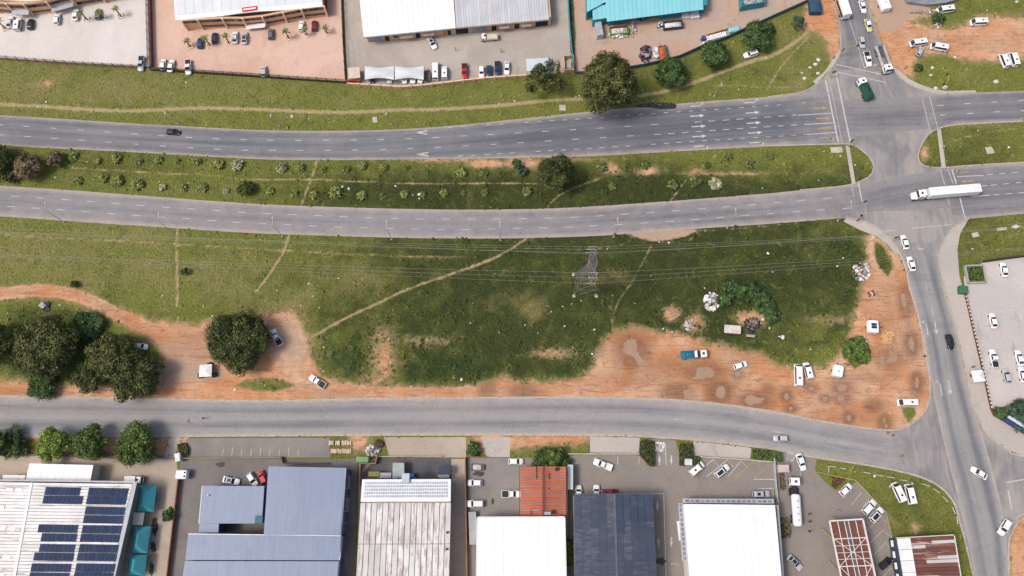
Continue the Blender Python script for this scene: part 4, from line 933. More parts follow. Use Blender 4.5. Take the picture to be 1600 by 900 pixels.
# teal hipped shade carports along the factory
TEAL_CLOTH = mat('shade_cloth_teal', (0.060, 0.300, 0.350), .85, .12, .5)
def carport(px4, z, apex, label, mt, grp, cat='carport'):
    q = W(px4, z); c = (q[0] + q[1] + q[2] + q[3]) / 4
    r = thing('shade_carport', (c.x, c.y, 0), label, cat, grp)
    top = [lerp(q[0], q[1], .5) * .72 + lerp(q[3], q[2], .5) * .28, lerp(q[0], q[1], .5) * .28 + lerp(q[3], q[2], .5) * .72] if apex == 'ridge' else [c, c]
    top = [Vector((p.x, p.y, z + 1.9)) for p in top]
    for a, b, n in ((q[0], q[1], 0), (q[1], q[2], None), (q[2], q[3], 1), (q[3], q[0], None)):
        f = [a, b, top[1], top[0]] if n is None and a is q[1] else ([a, b, top[0], top[1]] if n is None else [a, b, top[n]])
        m_ = MB(); m_.add(f, [tuple(range(len(f)))]); lo = [Vector((p.x, p.y, p.z - .04)) for p in f]; m_.add(lo, [tuple(reversed(range(len(f))))]); m_.build('shade_panel', mt, r)
    for p in inset(q, .3): MB().tube((p.x, p.y, 0), (p.x, p.y, z), .07, None, 6).build('post', STEEL, r)
    return r
for px4, lab in (([(218,758),(245,759),(240,799.5),(213.5,799)], 'teal hipped shade carport at the factory corner nearest the road'),
                 ([(209,822),(236,822.5),(230,864.5),(204,863.5)], 'teal hipped shade carport beside cream flat roof of the solar factory'),
                 ([(203,866),(230,867),(226,899),(198,898)], 'teal hipped shade carport at the end of the row, farthest from the road')):
    carport(px4, 2.7, 'ridge', lab, TEAL_CLOTH, 'teal carports')
qf = [P(208,800.5,2.9), P(226,801,2.9), P(223,820.5,2.9), P(207,820,2.9)]
cf = root('flat_canopy', qf, 'cream flat canopy between two teal shade carports', 'canopy')
sheets(cf, qf, 4, 1, mat('roof_cream_steel', (.62, .58, .50), .6, .1, .3), 'roof_sheet', .03, .06, .004)
for p in inset(qf, .3): MB().tube((p.x, p.y, 0), (p.x, p.y, 2.8), .06, None, 6).build('post', STEEL, cf)

# -- blue grey works -----------------------------------------------------------------------------
hG = 8.0
qG = [P(419.5,728.5,hG), P(540,731,hG), P(532,836,hG + .5), P(412,836,hG + .5)]
bG = root('workshop_building', qG, 'tall blue-grey steel hall with plain square roof and blue side toned dark for shade', 'building')
k = walls(bG, qG, hG - .2, BLUE_WALL_SHADED); sheets(bG, qG, 14, 1, BLUE_ROOF, 'roof_sheet', .014, .08, .004); fascia(bG, qG, hG + .1, .15, .35, GUTTER, (1,))
for s in (.12, .3, .48, .66, .84):
    a = lerp(k[1], k[2], s); MB().box(a.x + .08, a.y, 0, .2, .25, hG - .4).build('downpipe', GUTTER, bG)
for s in (.2, .55): 
    a = lerp(k[1], k[2], s); MB().box(a.x + .12, a.y, 0, .2, 3.6, 3.4).build('roller_door', DOORGREY, bG)
hg2 = 6.2
qG2 = [P(317,759,hg2), P(413,759.5,hg2), P(409,818,hg2), P(311.5,818,hg2)]
bG2 = root('workshop_wing', qG2, 'lower blue-grey flat wing with a dark courtyard slot behind parked white cars', 'building')
walls(bG2, qG2, hg2 - .2, BLUE_WALL_SHADED); sheets(bG2, qG2, 10, 1, BLUE_ROOF, 'roof_sheet', .014, .08, .004); fascia(bG2, qG2, hg2, .18, .3, GUTTER_W, (3,))
qG2b = [P(311.5,818.2,hg2), P(342,818.2,hg2), P(341,832,hg2), P(310,832,hg2)]
MB().slab(qG2b[3], qG2b[2], qG2b[1], qG2b[0], .3).build('roof_return', BLUE_ROOF, bG2)
MB().prism([(p.x, p.y) for p in inset(qG2b, .2)], 0, hg2 - .31).build('wall', BLUE_WALL_SHADED, bG2)
p = P(405,812,6.4); MB().box(p.x, p.y, 6.22, 2.0, 1.8, .5, 0, .05).build('roof_vent', mat('vent_teal', (.02, .12, .17), .5, .1, 1), bG2)
p = P(326,774,6.3); MB().tube((p.x, p.y, 6.2), (p.x, p.y, 6.8), .22, .18, 8).build('vent_pipe', STEEL, bG2)
hg3 = 6.8
for i, (a4, lab) in enumerate((([(294,835,hg3 + .9), (533,838,hg3 + .9), (530,875.5,hg3), (289.5,875,hg3)], 'blue-grey double pitched hall roof, slope next to the courtyard slot'),
                               ([(289,876.5,hg3 - .15), (529.5,877,hg3 - .15), (518,985,hg3 - .6), (272,985,hg3 - .6)], 'blue-grey lower roof slope of the double pitched hall, farthest from the courtyard'))):
    q = [P(*c) for c in a4]; b_ = root('workshop_hall', q, lab)
    walls(b_, q, min(c[2] for c in a4) - .25, BLUE_WALL_SHADED, .2 + .05 * i); sheets(b_, q, 28, 1, BLUE_ROOF, 'roof_sheet', .014, .08, .004); fascia(b_, q, q[3].z + .05, .15, .25, GUTTER_W if i == 0 else GUTTER, (1,))
    if i == 0: fascia(b_, q, hg3 + .95, .2, .2, GUTTER_W, (0,))

# -- dirty fibre-cement works ----------------------------------------------------------------------
hH = 7.0
qH1 = [P(566,749,hH + .4), P(704.5,748.5,hH + .4), P(704,783.5,hH + .5), P(563.5,784,hH + .5)]
qH2 = [P(563,785.5,hH), P(705,785,hH), P(700,985,hH), P(551,985,hH)]
bH = thing('works_building', (P(632, 860).x, P(632, 860).y, 0), 'works with stained fibre-cement roof in brown and white strips and a louvred front roof', 'building')
fo = inset([qH1[0], qH1[1], qH2[2], qH2[3]], .4); MB().prism([(p.x, p.y) for p in fo], 0, hH - .3).build('wall', GREYWALL, bH)
sheets(bH, qH2, 16, 3, FIBRE_V, 'roof_sheet', .16, .07, .02)
MB().slab(*[qH1[i] for i in (3, 2, 1, 0)], .2).build('front_roof', GUTTER_W, bH)
LOUV = mat('louvre_grey', (.42, .47, .53), .5, .15, .6, orand=.15)
for j in range(5):
    for i in range(36):
        if j == 4 and i < 24 and i % 3: pass
        a = [bil(qH1, .03 + .94 * (i + .14) / 36, .10 + .74 * (j + .1) / 5), bil(qH1, .03 + .94 * (i + .86) / 36, .10 + .74 * (j + .1) / 5), bil(qH1, .03 + .94 * (i + .86) / 36, .10 + .74 * (j + .8) / 5), bil(qH1, .03 + .94 * (i + .14) / 36, .10 + .74 * (j + .8) / 5)]
        a = [Vector((p.x, p.y, p.z + (.03 if n in (0, 1) else .14))) for n, p in enumerate(a)]
        MB().slab(a[3], a[2], a[1], a[0], .02).build('louvre_tile', LOUV, bH)
for s in range(11):
    a = bil(qH1, .05 + .09 * s, 0); MB().box(a.x, a.y + .25, hH - .2, .9, .35, .3).build('eave_bracket', DARK, bH)
p = P(634,747,7.8); MB().box(p.x, p.y, hH + .75, 2.0, 2.4, .35, 0, .05).build('roof_vent', LOUV, bH)
for x, y in ((699,832),(698,858)): p = P(x, y, hH); MB().tube((p.x, p.y, hH), (p.x, p.y, hH + .7), .3, .25, 8).build('roof_vent', DARK, bH)

# -- white sheds, orange tiled office, slate hall ----------------------------------------------------
def simple(name, px4, h, ridge, mt, n, m, wallm, label, gut=None, sides=(1, 3), gap=.04, jit=.006, rows_along=True):
    q = W(px4, h); b_ = root(name, q, label); walls(b_, q, h - .2, wallm)
    if ridge is None: sheets(b_, q, n, m, mt, 'roof_sheet', gap, .08, jit)
    else:
        r0, r1 = lerp(q[0], q[1], ridge), lerp(q[3], q[2], ridge)
        r0, r1 = Vector((r0.x, r0.y, h + .8)), Vector((r1.x, r1.y, h + .8))
        sheets(b_, [q[0], r0, r1, q[3]], n, m, mt, 'roof_sheet', gap, .08, jit); sheets(b_, [r0, q[1], q[2], r1], n, m, mt, 'roof_sheet', gap, .08, jit)
        for e in (0, 1):   # gable ends
            a, c, r_ = (q[0], q[1], r0) if e == 0 else (q[3], q[2], r1)
            MB().add([(a.x, a.y, h - .2), (c.x, c.y, h - .2), (r_.x, r_.y, h + .70)], [(0, 1, 2)]).build('gable', wallm, b_)
        d = Vector((.28, 0, 0)); up = Vector((0, 0, .10))
        MB().slab(r1 - d + up, r1 + d + up, r0 + d + up, r0 - d + up, .08).build('ridge_cap', gut or GUTTER, b_)
    if gut: fascia(b_, q, h + .02, .18, .3, gut, sides)
    return b_, q
simple('warehouse', [(746,808.5),(882,808),(886,985),(744,985)], 7.0, None, WHITE_ROOF, 10, 1, WHITEWALL, 'warehouse with blank bright white roof behind the orange tiled office', GUTTER_W, (0, 1, 3))
bJ, qJ = simple('office_building', [(812.5,728.5),(885,728.5),(885.5,806),(812.5,806)], 4.6, .5, RED_TILE, 1, 19, GREYWALL, 'office with bright orange tiled roof in even courses', mat('gutter_maroon', (.15, .05, .04), .6, .1, 1), (1, 3), .20, .03)
for x, y, sx, sy in ((838.5,739,.25,3.2),(858,744,.25,1.6),(870,733,.9,.9),(858,763,.4,.3),(855.5,802,1.7,.7),(865,800,.9,.9),(836,797,2.4,.2),(830,800,.2,1.6)):
    p = P(x, y, 5.1); zz = 4.6 + .8 * (1 - abs(x - 848.5) / 36.5); MB().box(p.x, p.y, zz + .04, sx, sy, .35 if sx > .5 else .12, 0, .03).build('roof_fitting', DARK if sx < 1 else GUTTER, bJ)
qJ2 = [P(887,726,3.2), P(895.5,726,3.2), P(895.5,765,3.2), P(887,765,3.2)]
b_ = root('lean_to', qJ2, 'narrow pale green lean-to roof beside the orange tiled office', 'shed'); walls(b_, qJ2, 3, WHITEWALL, .15); sheets(b_, qJ2, 1, 5, mat('roof_pale_green', (.50, .57, .55), .6, .1, .3), 'roof_sheet', .03, .06, .004)
bK, qK = simple('warehouse', [(896.5,772.5),(1019.5,771.5),(1031,985),(899,985)], 7.0, .51, SLATE, 5, 4, GREYWALL, 'warehouse with weathered slate-blue roof and one newer dark patch', mat('ridge_slate', (.10, .12, .16), .7, .2, .5), (0,), .03, .008)
r0 = lerp(qK[0], qK[1], .512); zr = 7.8
def onK(s, t): 
    p = bil(qK, s, t); return Vector((p.x, p.y, 7.0 + .8 * (1 - abs(s - .51) / .49) + .13))
for (s0, s1, t0, t1) in ((.525, .985, .01, .10), (.525, .985, .105, .21), (.525, .63, .215, .30)):
    n = 5 if s1 > .9 else 1
    for i in range(n):
        u0, u1 = s0 + (s1 - s0) * i / n + .003, s0 + (s1 - s0) * (i + 1) / n - .003
        MB().slab(onK(u0, t1), onK(u1, t1), onK(u1, t0), onK(u0, t0), .04).build('roof_sheet', SLATE_NEW, bK)
# -- white hall with glazed walkway edge -------------------------------------------------------------
hL = 6.4
qL = [P(1068,787.5,hL), P(1211,789,hL), P(1229,985,hL), P(1084,985,hL)]
bL = root('showroom_building', qL, 'showroom hall with bright white roof edged by a grey glazed canopy strip', 'building')
kL = walls(bL, qL, hL - .2, WHITEWALL, .2)
rl0, rl1 = lerp(qL[0], qL[1], .53), lerp(qL[3], qL[2], .53); rl0 = Vector((rl0.x, rl0.y, hL + .7)); rl1 = Vector((rl1.x, rl1.y, hL + .7))
sheets(bL, [qL[0], rl0, rl1, qL[3]], 7, 1, WHITE_ROOF, 'roof_sheet', .03, .08, .004); sheets(bL, [rl0, qL[1], qL[2], rl1], 6, 1, WHITE_ROOF, 'roof_sheet', .03, .08, .004)
for (a, c, r_) in ((qL[0], qL[1], rl0), (qL[3], qL[2], rl1)): MB().add([(a.x, a.y, hL - .2), (c.x, c.y, hL - .2), (r_.x, r_.y, hL + .6)], [(0, 1, 2)]).build('gable', WHITEWALL, bL)
CANF = mat('canopy_frame_grey', (.46, .44, .46), .6, .15, .6); CANG = mat('canopy_glass_blue', (.20, .235, .32), .25, .2, .8, orand=.35)
qt = [P(1066.5,779,4.6), P(1209,779.5,4.6), P(1210,786.8,4.6), P(1067,785.8,4.6)]
MB().slab(qt[3], qt[2], qt[1], qt[0], .3).build('canopy_strip', CANF, bL)
for i in range(17):
    a = [bil(qt, .02 + .96 * (i + .12) / 17, .25), bil(qt, .02 + .96 * (i + .88) / 17, .25), bil(qt, .02 + .96 * (i + .88) / 17, .8), bil(qt, .02 + .96 * (i + .12) / 17, .8)]
    a = [p + Vector((0, 0, .05)) for p in a]; MB().slab(a[3], a[2], a[1], a[0], .045).build('canopy_pane', CANG, bL)
ql = [P(1060,786,4.6), P(1066.5,786,4.6), P(1075,876,4.6), P(1066,877,4.6)]
MB().slab(ql[3], ql[2], ql[1], ql[0], .3).build('canopy_strip', CANF, bL)
for i in range(12):
    a = [bil(ql, .2, (i + .12) / 12), bil(ql, .75, (i + .12) / 12), bil(ql, .75, (i + .88) / 12), bil(ql, .2, (i + .88) / 12)]
    a = [p + Vector((0, 0, .05)) for p in a]; MB().slab(a[3], a[2], a[1], a[0], .045).build('canopy_pane', CANG, bL)
qr = [P(1213,789,4.6), P(1216.5,789,4.6), P(1231.5,985,4.6), P(1229,985,4.6)]; MB().slab(qr[3], qr[2], qr[1], qr[0], .3).build('canopy_strip', CANF, bL)
for s in (.05, .35, .65, .95):
    for qq in (qt,): a = bil(qq, s, .3); MB().tube((a.x, a.y, 0), (a.x, a.y, 4.3), .08, None, 6).build('post', STEEL, bL)
    a = bil(ql, .4, s); MB().tube((a.x, a.y, 0), (a.x, a.y, 4.3), .08, None, 6).build('post', STEEL, bL)
qp = [P(1057.5,814,3.6), P(1062,814,3.6), P(1065,844,3.6), P(1061,845,3.6)]; MB().slab(qp[3], qp[2], qp[1], qp[0], .2).build('entrance_canopy', GUTTER_W, bL)
# -- fuel forecourt canopy -----------------------------------------------------------------------------
hM = 5.2
qM = [P(1295.5,814,hM), P(1347.5,811,hM), P(1385,985,hM), P(1331,985,hM)]
bM = root('forecourt_canopy', qM, 'fuel forecourt canopy of rust-brown panels under a white lattice frame', 'canopy')
RUSTP = mat('canopy_rust_brown', (.165, .066, .046), .85, .25, .5, orand=.22)
sheets(bM, inset(qM, .25), 4, 9, RUSTP, 'deck_panel', .06, .08, .01)
WF = mat('frame_white_paint', (.70, .64, .62), .6, .15, .8)
def beam(a, b, w=.28, hgt=.3, up=.02, mt=WF, name='frame_beam', par=bM):
    d = (b - a).normalized(); n = Vector((-d.y, d.x, 0)) * (w / 2); k = [a + n, b + n, b - n, a - n]
    MB().prism([(p.x, p.y) for p in k], a.z + up, a.z + up + hgt).build(name, mt, par)
for i in range(4): beam(qM[i], qM[(i + 1) % 4], .36, .4)
for s in (.24, .44, .56, .78): beam(bil(qM, s, .01), bil(qM, s, .99), .16, .2, .06)
for t_ in (.17, .235, .30, .36, .425, .55, .61, .68, .74, .80): beam(bil(qM, .02, t_), bil(qM, .98, t_), .24 if t_ in (.17, .425, .80) else .12, .22, .09)
for (s0, t0, s1, t1) in ((.02, .17, .98, .425), (.98, .17, .02, .425), (.02, .425, .98, .80), (.98, .425, .02, .80)): beam(bil(qM, s0, t0), bil(qM, s1, t1), .13, .18, .14)
beam(bil(qM, .50, .01), bil(qM, .50, .99), .55, .12, .03, mat('canopy_channel', (.10, .10, .12), .6, .2, 1), 'centre_channel')
for s, t_ in ((.25, .12), (.75, .12), (.25, .5), (.75, .5), (.25, .85), (.75, .85)): a = bil(qM, s, t_); MB().tube((a.x, a.y, 0), (a.x, a.y, hM - .1), .16, None, 8).build('column', WF, bM)
YB = mat('steel_yellow', (.52, .36, .06), .6, .2, 1)
for x, y, dx, dy in ((1300,808,5,5),(1282,826,14,12),(1294,877,12,13)):
    r_ = thing('crash_rail', P(x, y), 'yellow tubular crash rail guarding the forecourt canopy', 'rail', 'yellow crash rails'); a, b = P(x, y), P(x + dx, y + dy)
    MB().tube((a.x, a.y, .8), (b.x, b.y, .8), .09).build('rail', YB, r_)
    for p in (a, b): MB().tube((p.x, p.y, 0), (p.x, p.y, .8), .08).build('post', YB, r_)
# -- rusty shop ---------------------------------------------------------------------------------------
hN = 4.6
qN = [P(1400,841.5,hN), P(1490,836.5,hN), P(1514,985,hN), P(1424,985,hN)]
bN = root('shop_building', qN, 'shop with rusty brown striped roof sheets and white front fascia on the grass corner', 'building')
walls(bN, qN, hN - .2, mat('wall_dark_blue', (.05, .07, .11), .7, .2, .5))
RUST = streak_mat('roof_rusty_sheet', (.20, .075, .050), (.155, .062, .045), (.50, .38, .33), .65, .12, .8, .5, .9, .52, .60)
RUST_LT = streak_mat('roof_pale_sheet', (.56, .53, .51), (.48, .44, .42), (.30, .16, .12), .5, .2, .9, .1, .8)
for j in range(24):
    t0, t1 = j / 24 + .003, (j + .93) / 24; segs = [(.24, 1.0, RUST)]
    if j in (2,): segs = [(.24, .48, RUST_LT), (.483, 1.0, RUST)]
    if j in (1,): segs = [(.24, .60, RUST), (.603, 1.0, RUST_LT)]
    if j in (5,): segs = [(.24, .66, RUST), (.663, 1.0, RUST_LT)]
    if j in (6,): segs = [(.24, .46, RUST), (.463, 1.0, RUST_LT)]
    if j in (10, 15): segs = [(.24, .62, RUST_LT), (.623, 1.0, RUST)]
    for s0, s1, m_ in segs:
        a = [bil(qN, s0, t0), bil(qN, s1, t0), bil(qN, s1, t1), bil(qN, s0, t1)]; dz = R.uniform(0, .04); a = [p + Vector((0, 0, dz)) for p in a]
        MB().slab(a[3], a[2], a[1], a[0], .06).build('roof_sheet', m_, bN)
for j in range(8):
    a = [bil(qN, .01, j / 8 + .002), bil(qN, .235, j / 8 + .002), bil(qN, .235, (j + .985) / 8), bil(qN, .01, (j + .985) / 8)]; MB().slab(*[a[i] + Vector((0, 0, .35)) for i in (3, 2, 1, 0)], .35).build('fascia_panel', GUTTER_W, bN)
fascia(bN, qN, hN + .15, .2, .4, WF, (0, 1))
for j in range(5):
    a = lerp(qN[0], qN[3], (j + .25) / 8); MB().box(a.x - .35, a.y - .6, 2.6, .5, 1.6, .5, 0, .05).build('shop_light_box', GUTTER_W, bN)

# ------------------------------------------------------------------ carports and small shelters at the top
SAIL = mat('shade_sail_white', (.60, .62, .64), .85, .08, .4)
def sail(x0, y0, x1, y1, label):
    z = 2.6; c = P((x0 + x1) / 2, (y0 + y1) / 2); r = thing('shade_sail', c, label, 'shade sail', 'white shade sails')
    n = 12; m_ = MB(); V = []
    for i in range(n + 1):
        for j in range(n + 1):
            u, v = i / n, j / n; bow = 2.6 * math.sin(math.pi * u)
            X = x0 + (x1 - x0) * u; Y = y0 + (y1 - y0) * v + bow * (1 - 2 * v)
            V.append(P(X, Y, z + .9 * math.sin(math.pi * u) * math.sin(math.pi * v) + .25 * (abs(u - .5) * 2) ** 2))
    m_.add(V, [(i * (n + 1) + j, i * (n + 1) + j + 1, (i + 1) * (n + 1) + j + 1, (i + 1) * (n + 1) + j) for i in range(n) for j in range(n)])
    m_.build('sail_cloth', SAIL, r, True)
    for X, Y in ((x0, y0), (x1, y0), (x0, y1), (x1, y1)): p = P(X, Y, z); MB().tube((p.x, p.y, 0), (p.x, p.y, z + .2), .08).build('post', STEEL, r)
sail(570,103,615.5,124.5,'white shade sail carport next to the peach gate house'); sail(617,103,662,124.5,'white shade sail carport next to the parked brown trailer')
qq = [P(822,92,2.6), P(860,90,2.6), P(858,108,2.6), P(823,111,2.6)]
s_ = root('shelter', qq, 'pale steel roofed open shelter half hidden by the gum tree', 'shelter'); sheets(s_, qq, 6, 1, mat('roof_pale_blue', (.55, .60, .66), .5, .1, .4), 'roof_sheet', .03, .05, .004)
for p in inset(qq, .3): MB().tube((p.x, p.y, 0), (p.x, p.y, 2.5), .07).build('post', STEEL, s_)
g = thing('gate_house', P(553,118), 'small peach gate house with red sign board at the fence corner', 'gatehouse')
a = P(556,121); MB().box(a.x, a.y, 0, 3.2, 3.4, 2.6, .1).build('wall', PEACH, g); MB().box(a.x, a.y, 2.62, 3.6, 3.8, .16, .1, .05).build('roof', AWN, g)
a = P(553,130); MB().box(a.x, a.y, .2, 4.6, .2, 1.5, -.05).build('sign_board', mat('sign_dull_red', (.42, .06, .06), .6, .2, 1), g)
g2 = thing('store_enclosure', P(887,104), 'roofless peach store enclosure beside the gum tree', 'enclosure')
for x0, y0, x1, y1 in ((880,92,895,91),(895,91,897,113),(897,113,882,114),(882,114,880,92)):
    a, b = P(x0, y0), P(x1, y1); d = (b - a).normalized(); n = Vector((-d.y, d.x, 0)) * .12; MB().prism([(p.x, p.y) for p in (a + n, b + n, b - n, a - n)], 0, 1.9).build('wall', PEACH, g2)
a = P(888,103); MB().box(a.x, a.y, 0, 1.8, 2.6, .7, 0, .1).build('stored_crates', mat('crates_pale', (.5, .45, .40), .8, .4, 2), g2)

# ------------------------------------------------------------------ fences and boundary walls
BLACKF = mat('fence_black_steel', (.030, .026, .026), .6, .2, 1); PURPF = mat('fence_grey_steel', (.12, .105, .115), .6, .2, 1)
def fence(pts, h, step, mt, label, plinth=None, pales=9, base=.25):
    w = W(line(pts, 400)); c = w[len(w) // 2]; r = thing('palisade_fence', c, label, 'fence')
    for i in range(len(w) - 1):
        a, b = w[i], w[i + 1]; L = (b - a).length; n = max(1, round(L / step)); d = (b - a).normalized()
        for k in range(n):
            p, q_ = a + (b - a) * (k / n), a + (b - a) * ((k + 1) / n); rz = math.atan2(d.y, d.x)
            MB().box(p.x, p.y, 0, .16, .16, h + .15).build('post', mt, r)
            m_ = MB()
            for z in (.4, h - .35): m_.tube((p.x, p.y, z), (q_.x, q_.y, z), .035, None, 4)
            for j in range(pales): 
                s = p + (q_ - p) * ((j + .5) / pales); m_.box(s.x, s.y, .1, .085, .03, h, rz)
            m_.build('pale_panel', mt, r)
            if plinth:
                n_ = Vector((-d.y, d.x, 0)) * .16; MB().prism([(t_.x, t_.y) for t_ in (p + n_, q_ + n_, q_ - n_, p - n_)], 0, base).build('plinth', plinth, r)
    return r
fence([(-120,84),(0,92.5),(60,97.5),(120,102),(225,108)], 2.3, 2.9, PURPF, 'grey palisade fence on low brick plinth along the pale yard', BRICK, 9)
fence([(236,110),(380,119),(541,130)], 2.2, 3.0, BLACKF, 'black palisade fence between pink paving and the grass verge', BLACKF, 14, .5)
fence([(532.5,-70),(537,60),(541,129)], 2.2, 3.2, BLACKF, 'black palisade fence between pink paving and the gravel yard', BLACKF, 12, .4)
fence([(230.5,-70),(233,40),(235,107)], 2.3, 3.2, PURPF, 'grey palisade fence between pale yard and the maroon wall', PURPF, 12, .3)
def wall(pts, h, t, mt, label, cap=None, piers=0, pmt=None, name='boundary_wall', cat='wall', px=True):
    w = W(line(pts, 30)); c = w[len(w) // 2]; r = thing(name, c, label, cat)
    MB().kerb(w, t, 0, h).build('wall_body', mt, r)
    if cap: 
        m_ = MB(); m_.kerb([Vector((p.x, p.y, 0)) for p in w], t + .12, h + .004, h + .09); m_.build('coping', cap, r)
    if piers:
        L = sum((w[i + 1] - w[i]).length for i in range(len(w) - 1)); n = int(L / piers)
        for k in range(n + 1):
            s = at_len(w, L * k / max(n, 1) - 1e-3 if k else 0, L * k / max(n, 1) + 1e-3)
            if s: MB().box(s[0].x, s[0].y, 0, t + .3, t + .3, h + .25, 0, .05).build('pier', pmt or mt, r)
    return r
MAROON = mat('wall_maroon', (.16, .06, .05))
wall([(235,-70),(237.5,40),(239.5,106)], 1.8, .35, MAROON, 'maroon boundary wall along edge of pink paving')
wall([(545,133),(575,134.5),(628,138),(700,131),(760,124),(822,120)], 1.1, .3, PEACH, 'low peach wall with square piers in front of the gravel yard', PEACH_LT, 3.2, PEACH)
wall([(884,-70),(890,50),(897,113)], 1.9, .3, TEAL_WALL, 'teal wall between the gravel yard and scrap yard')
wall([(898,116),(930,116),(1003,104.5),(1030,98.5),(1060,91),(1100,73),(1130,63),(1160,49),(1200,31),(1262,3)], 1.7, .25, mat('fence_teal_dark', (.065, .135, .16), .7, .25, .5), 'dark teal sheet fence curving round the scrap yard')
wall([(-200,709),(30,711),(140,712),(275,717)], 1.5, .22, mat('wall_blue_grey', (.16, .18, .22), .8, .3, .4), 'blue-grey boundary wall behind street trees of the solar factory')
wall([(282,745),(272,830),(264,900),(254,985)], 1.6, .3, BRICK, 'brick wall between the solar factory and blue-grey works')
wall([(284,716.5),(440,715.5)], 1.3, .25, mat('wall_tan', (.36, .28, .20), .85, .25, .5), 'tan wall behind the marked parking apron')
wall([(441,714),(444,724),(515,724)], 1.3, .25, mat('wall_brown', (.16, .10, .07), .85, .3, .5), 'brown wall stepping back beside the blue-grey hall')
wall([(564,760),(565,725),(588,724.5),(591,713)], 1.8, .3, mat('brick_pink', (.42, .20, .14), .9, .25, .8), 'pinkish brick wall round the green tank yard')
wall([(592,713.5),(640,713),(692,713)], .8, .3, mat('wall_rubble', (.50, .43, .38), .9, .4, 1), 'crumbling low white wall behind the concrete driveway')
wall([(727,715),(728.5,800),(730,900),(731,985)], 1.7, .3, mat('brick_pink', (.42, .20, .14)), 'pinkish brick wall between two concrete and tarmac yards')
wall([(731,714),(760,714.5)], 1.2, .25, BRICK, 'short red brick wall by the weed patch')
wall([(887,709.5),(1000,709.5)], .9, .3, mat('wall_cream', (.52, .46, .40), .85, .2, .5), 'cream wall behind driveway next to the clipped hedge')
wall([(1093,714),(1172,719),(1206,722)], .9, .3, mat('wall_cream', (.52, .46, .40)), 'cream wall behind the angled parking bays')
wall([(1208,716),(1211,760),(1214,786)], 1.2, .35, GUTTER, 'pale grey wall beside the tanker lorry lane')
r = wall([(1507,458),(1520,515),(1533,571),(1548,640)], .7, .35, mat('wall_dark_brown', (.13, .055, .035), .85, .25, .6), 'dark brown wall capped with white stones beside the parking lot')
w_ = W(line([(1507,462),(1533,571),(1548,640)], 400)); 
for i in range(30):
    L = sum((w_[k + 1] - w_[k]).length for k in range(len(w_) - 1)); s = at_len(w_, L * (i + .2) / 30, L * (i + .65) / 30)
    if len(s) > 1: MB().kerb(s, .30, .705, .80).build('cap_stone', WHITEWALL, r)
wall([(1536,409),(1570,404),(1600,400.5),(1760,384)], 1.2, .5, mat('wall_charcoal', (.05, .045, .045), .85, .3, .6), 'charcoal wall above the parking lot')
YR = mat('rail_yellow_paint', (.60, .48, .14), .6, .2, 1)
def rails(pts, label, mt, h=.55, step=3.0, name='low_rail'):
    w = W(line(pts, 400)); r = thing(name, w[len(w) // 2], label, 'rail')
    for i in range(len(w) - 1):
        a, b = w[i], w[i + 1]; n = max(1, round((b - a).length / step))
        for k in range(n):
            p, q_ = a + (b - a) * (k / n), a + (b - a) * ((k + 1) / n)
            MB().tube((p.x, p.y, 0), (p.x, p.y, h), .07).build('post', mt, r); MB().tube((p.x, p.y, h - .06), (q_.x, q_.y, h - .06), .06, None, 5).build('rail', mt, r)
rails([(1280,738.5),(1322,748),(1335,750),(1370,786),(1380,800)], 'yellow rail between forecourt and triangular lawn', YR)
rails([(1385,808),(1388,822),(1394,850)], 'short yellow rail beside the rusty roofed shop', YR)
for i, (a, b) in enumerate((((1294,738),(1294,729)),((1295,728.5),(1305,730)),((1312,731.5),(1320,733)),((1349,738),(1359,740)),((1368,742),(1379,744)),((1386,745),(1397,747)),((1406,750),(1417,751.5)),((1440,756),(1452,760)),((1458,764),(1467,770)),((1472,776),(1480,784)),((1487,793),(1491,802)),((1493.5,808),(1495.5,818)))):
    r = thing('barrier_pole', P(*a), 'low white barrier pole edging the triangular lawn', 'barrier', 'white lawn barrier poles'); p, q_ = P(*a), P(*b)
    MB().tube((p.x, p.y, .45), (q_.x, q_.y, .45), .07).build('pole', GUTTER_W, r)
    for e in (p, q_): MB().tube((e.x, e.y, 0), (e.x, e.y, .45), .06).build('post', GUTTER_W, r)
# ------------------------------------------------------------------ trees and plants
def leaf_mat(name, a, b, tip=None, amt=.7):
    if name in MC: return MC[name]
    t = NT(name)
    n = t.noise(0.55, 3, .6); c = t.mix(t.step(n, .32, .68), a, b)
    if tip: c = t.mix(t.step(t.island(), .70, 1.0, 0, .55), c, tip)
    c = t.val(c, t.mth('MULTIPLY_ADD', t.island(), amt, 1 - amt / 2))
    c = t.val(c, t.mth('MULTIPLY_ADD', t.attr('tint'), .95, .72))
    MC[name] = t.out(c, .65, 0, .25); return MC[name]
GUM = leaf_mat('leaf_gum_olive', (.084, .090, .026), (.044, .052, .017), (.135, .132, .050))
GUM_DK = leaf_mat('leaf_gum_dark', (.062, .074, .021), (.031, .042, .013), (.105, .115, .040))
BROAD = leaf_mat('leaf_broad_green', (0.055, 0.098, 0.029), (0.030, 0.060, 0.020), (0.102, 0.156, 0.050))
LIME = leaf_mat('leaf_lime_green', (0.157, 0.215, 0.033), (0.089, 0.143, 0.027), (0.232, 0.286, 0.055))
MIDG = leaf_mat('leaf_mid_green', (0.082, 0.124, 0.029), (0.049, 0.086, 0.022), (0.143, 0.195, 0.044))
RUSSET = leaf_mat('leaf_russet', (0.164, 0.111, 0.066), (0.109, 0.091, 0.050), (0.218, 0.156, 0.094))
BLUEG = leaf_mat('leaf_blue_green', (0.048, 0.091, 0.050), (0.030, 0.062, 0.035), (0.082, 0.130, 0.077))
CYC = leaf_mat('leaf_cycad_yellow', (.185, .205, .056), (.110, .136, .036), (.25, .26, .09), .7)
CYC_DK = leaf_mat('leaf_cycad_green', (.115, .140, .044), (.070, .096, .028), (.17, .19, .075), .7)
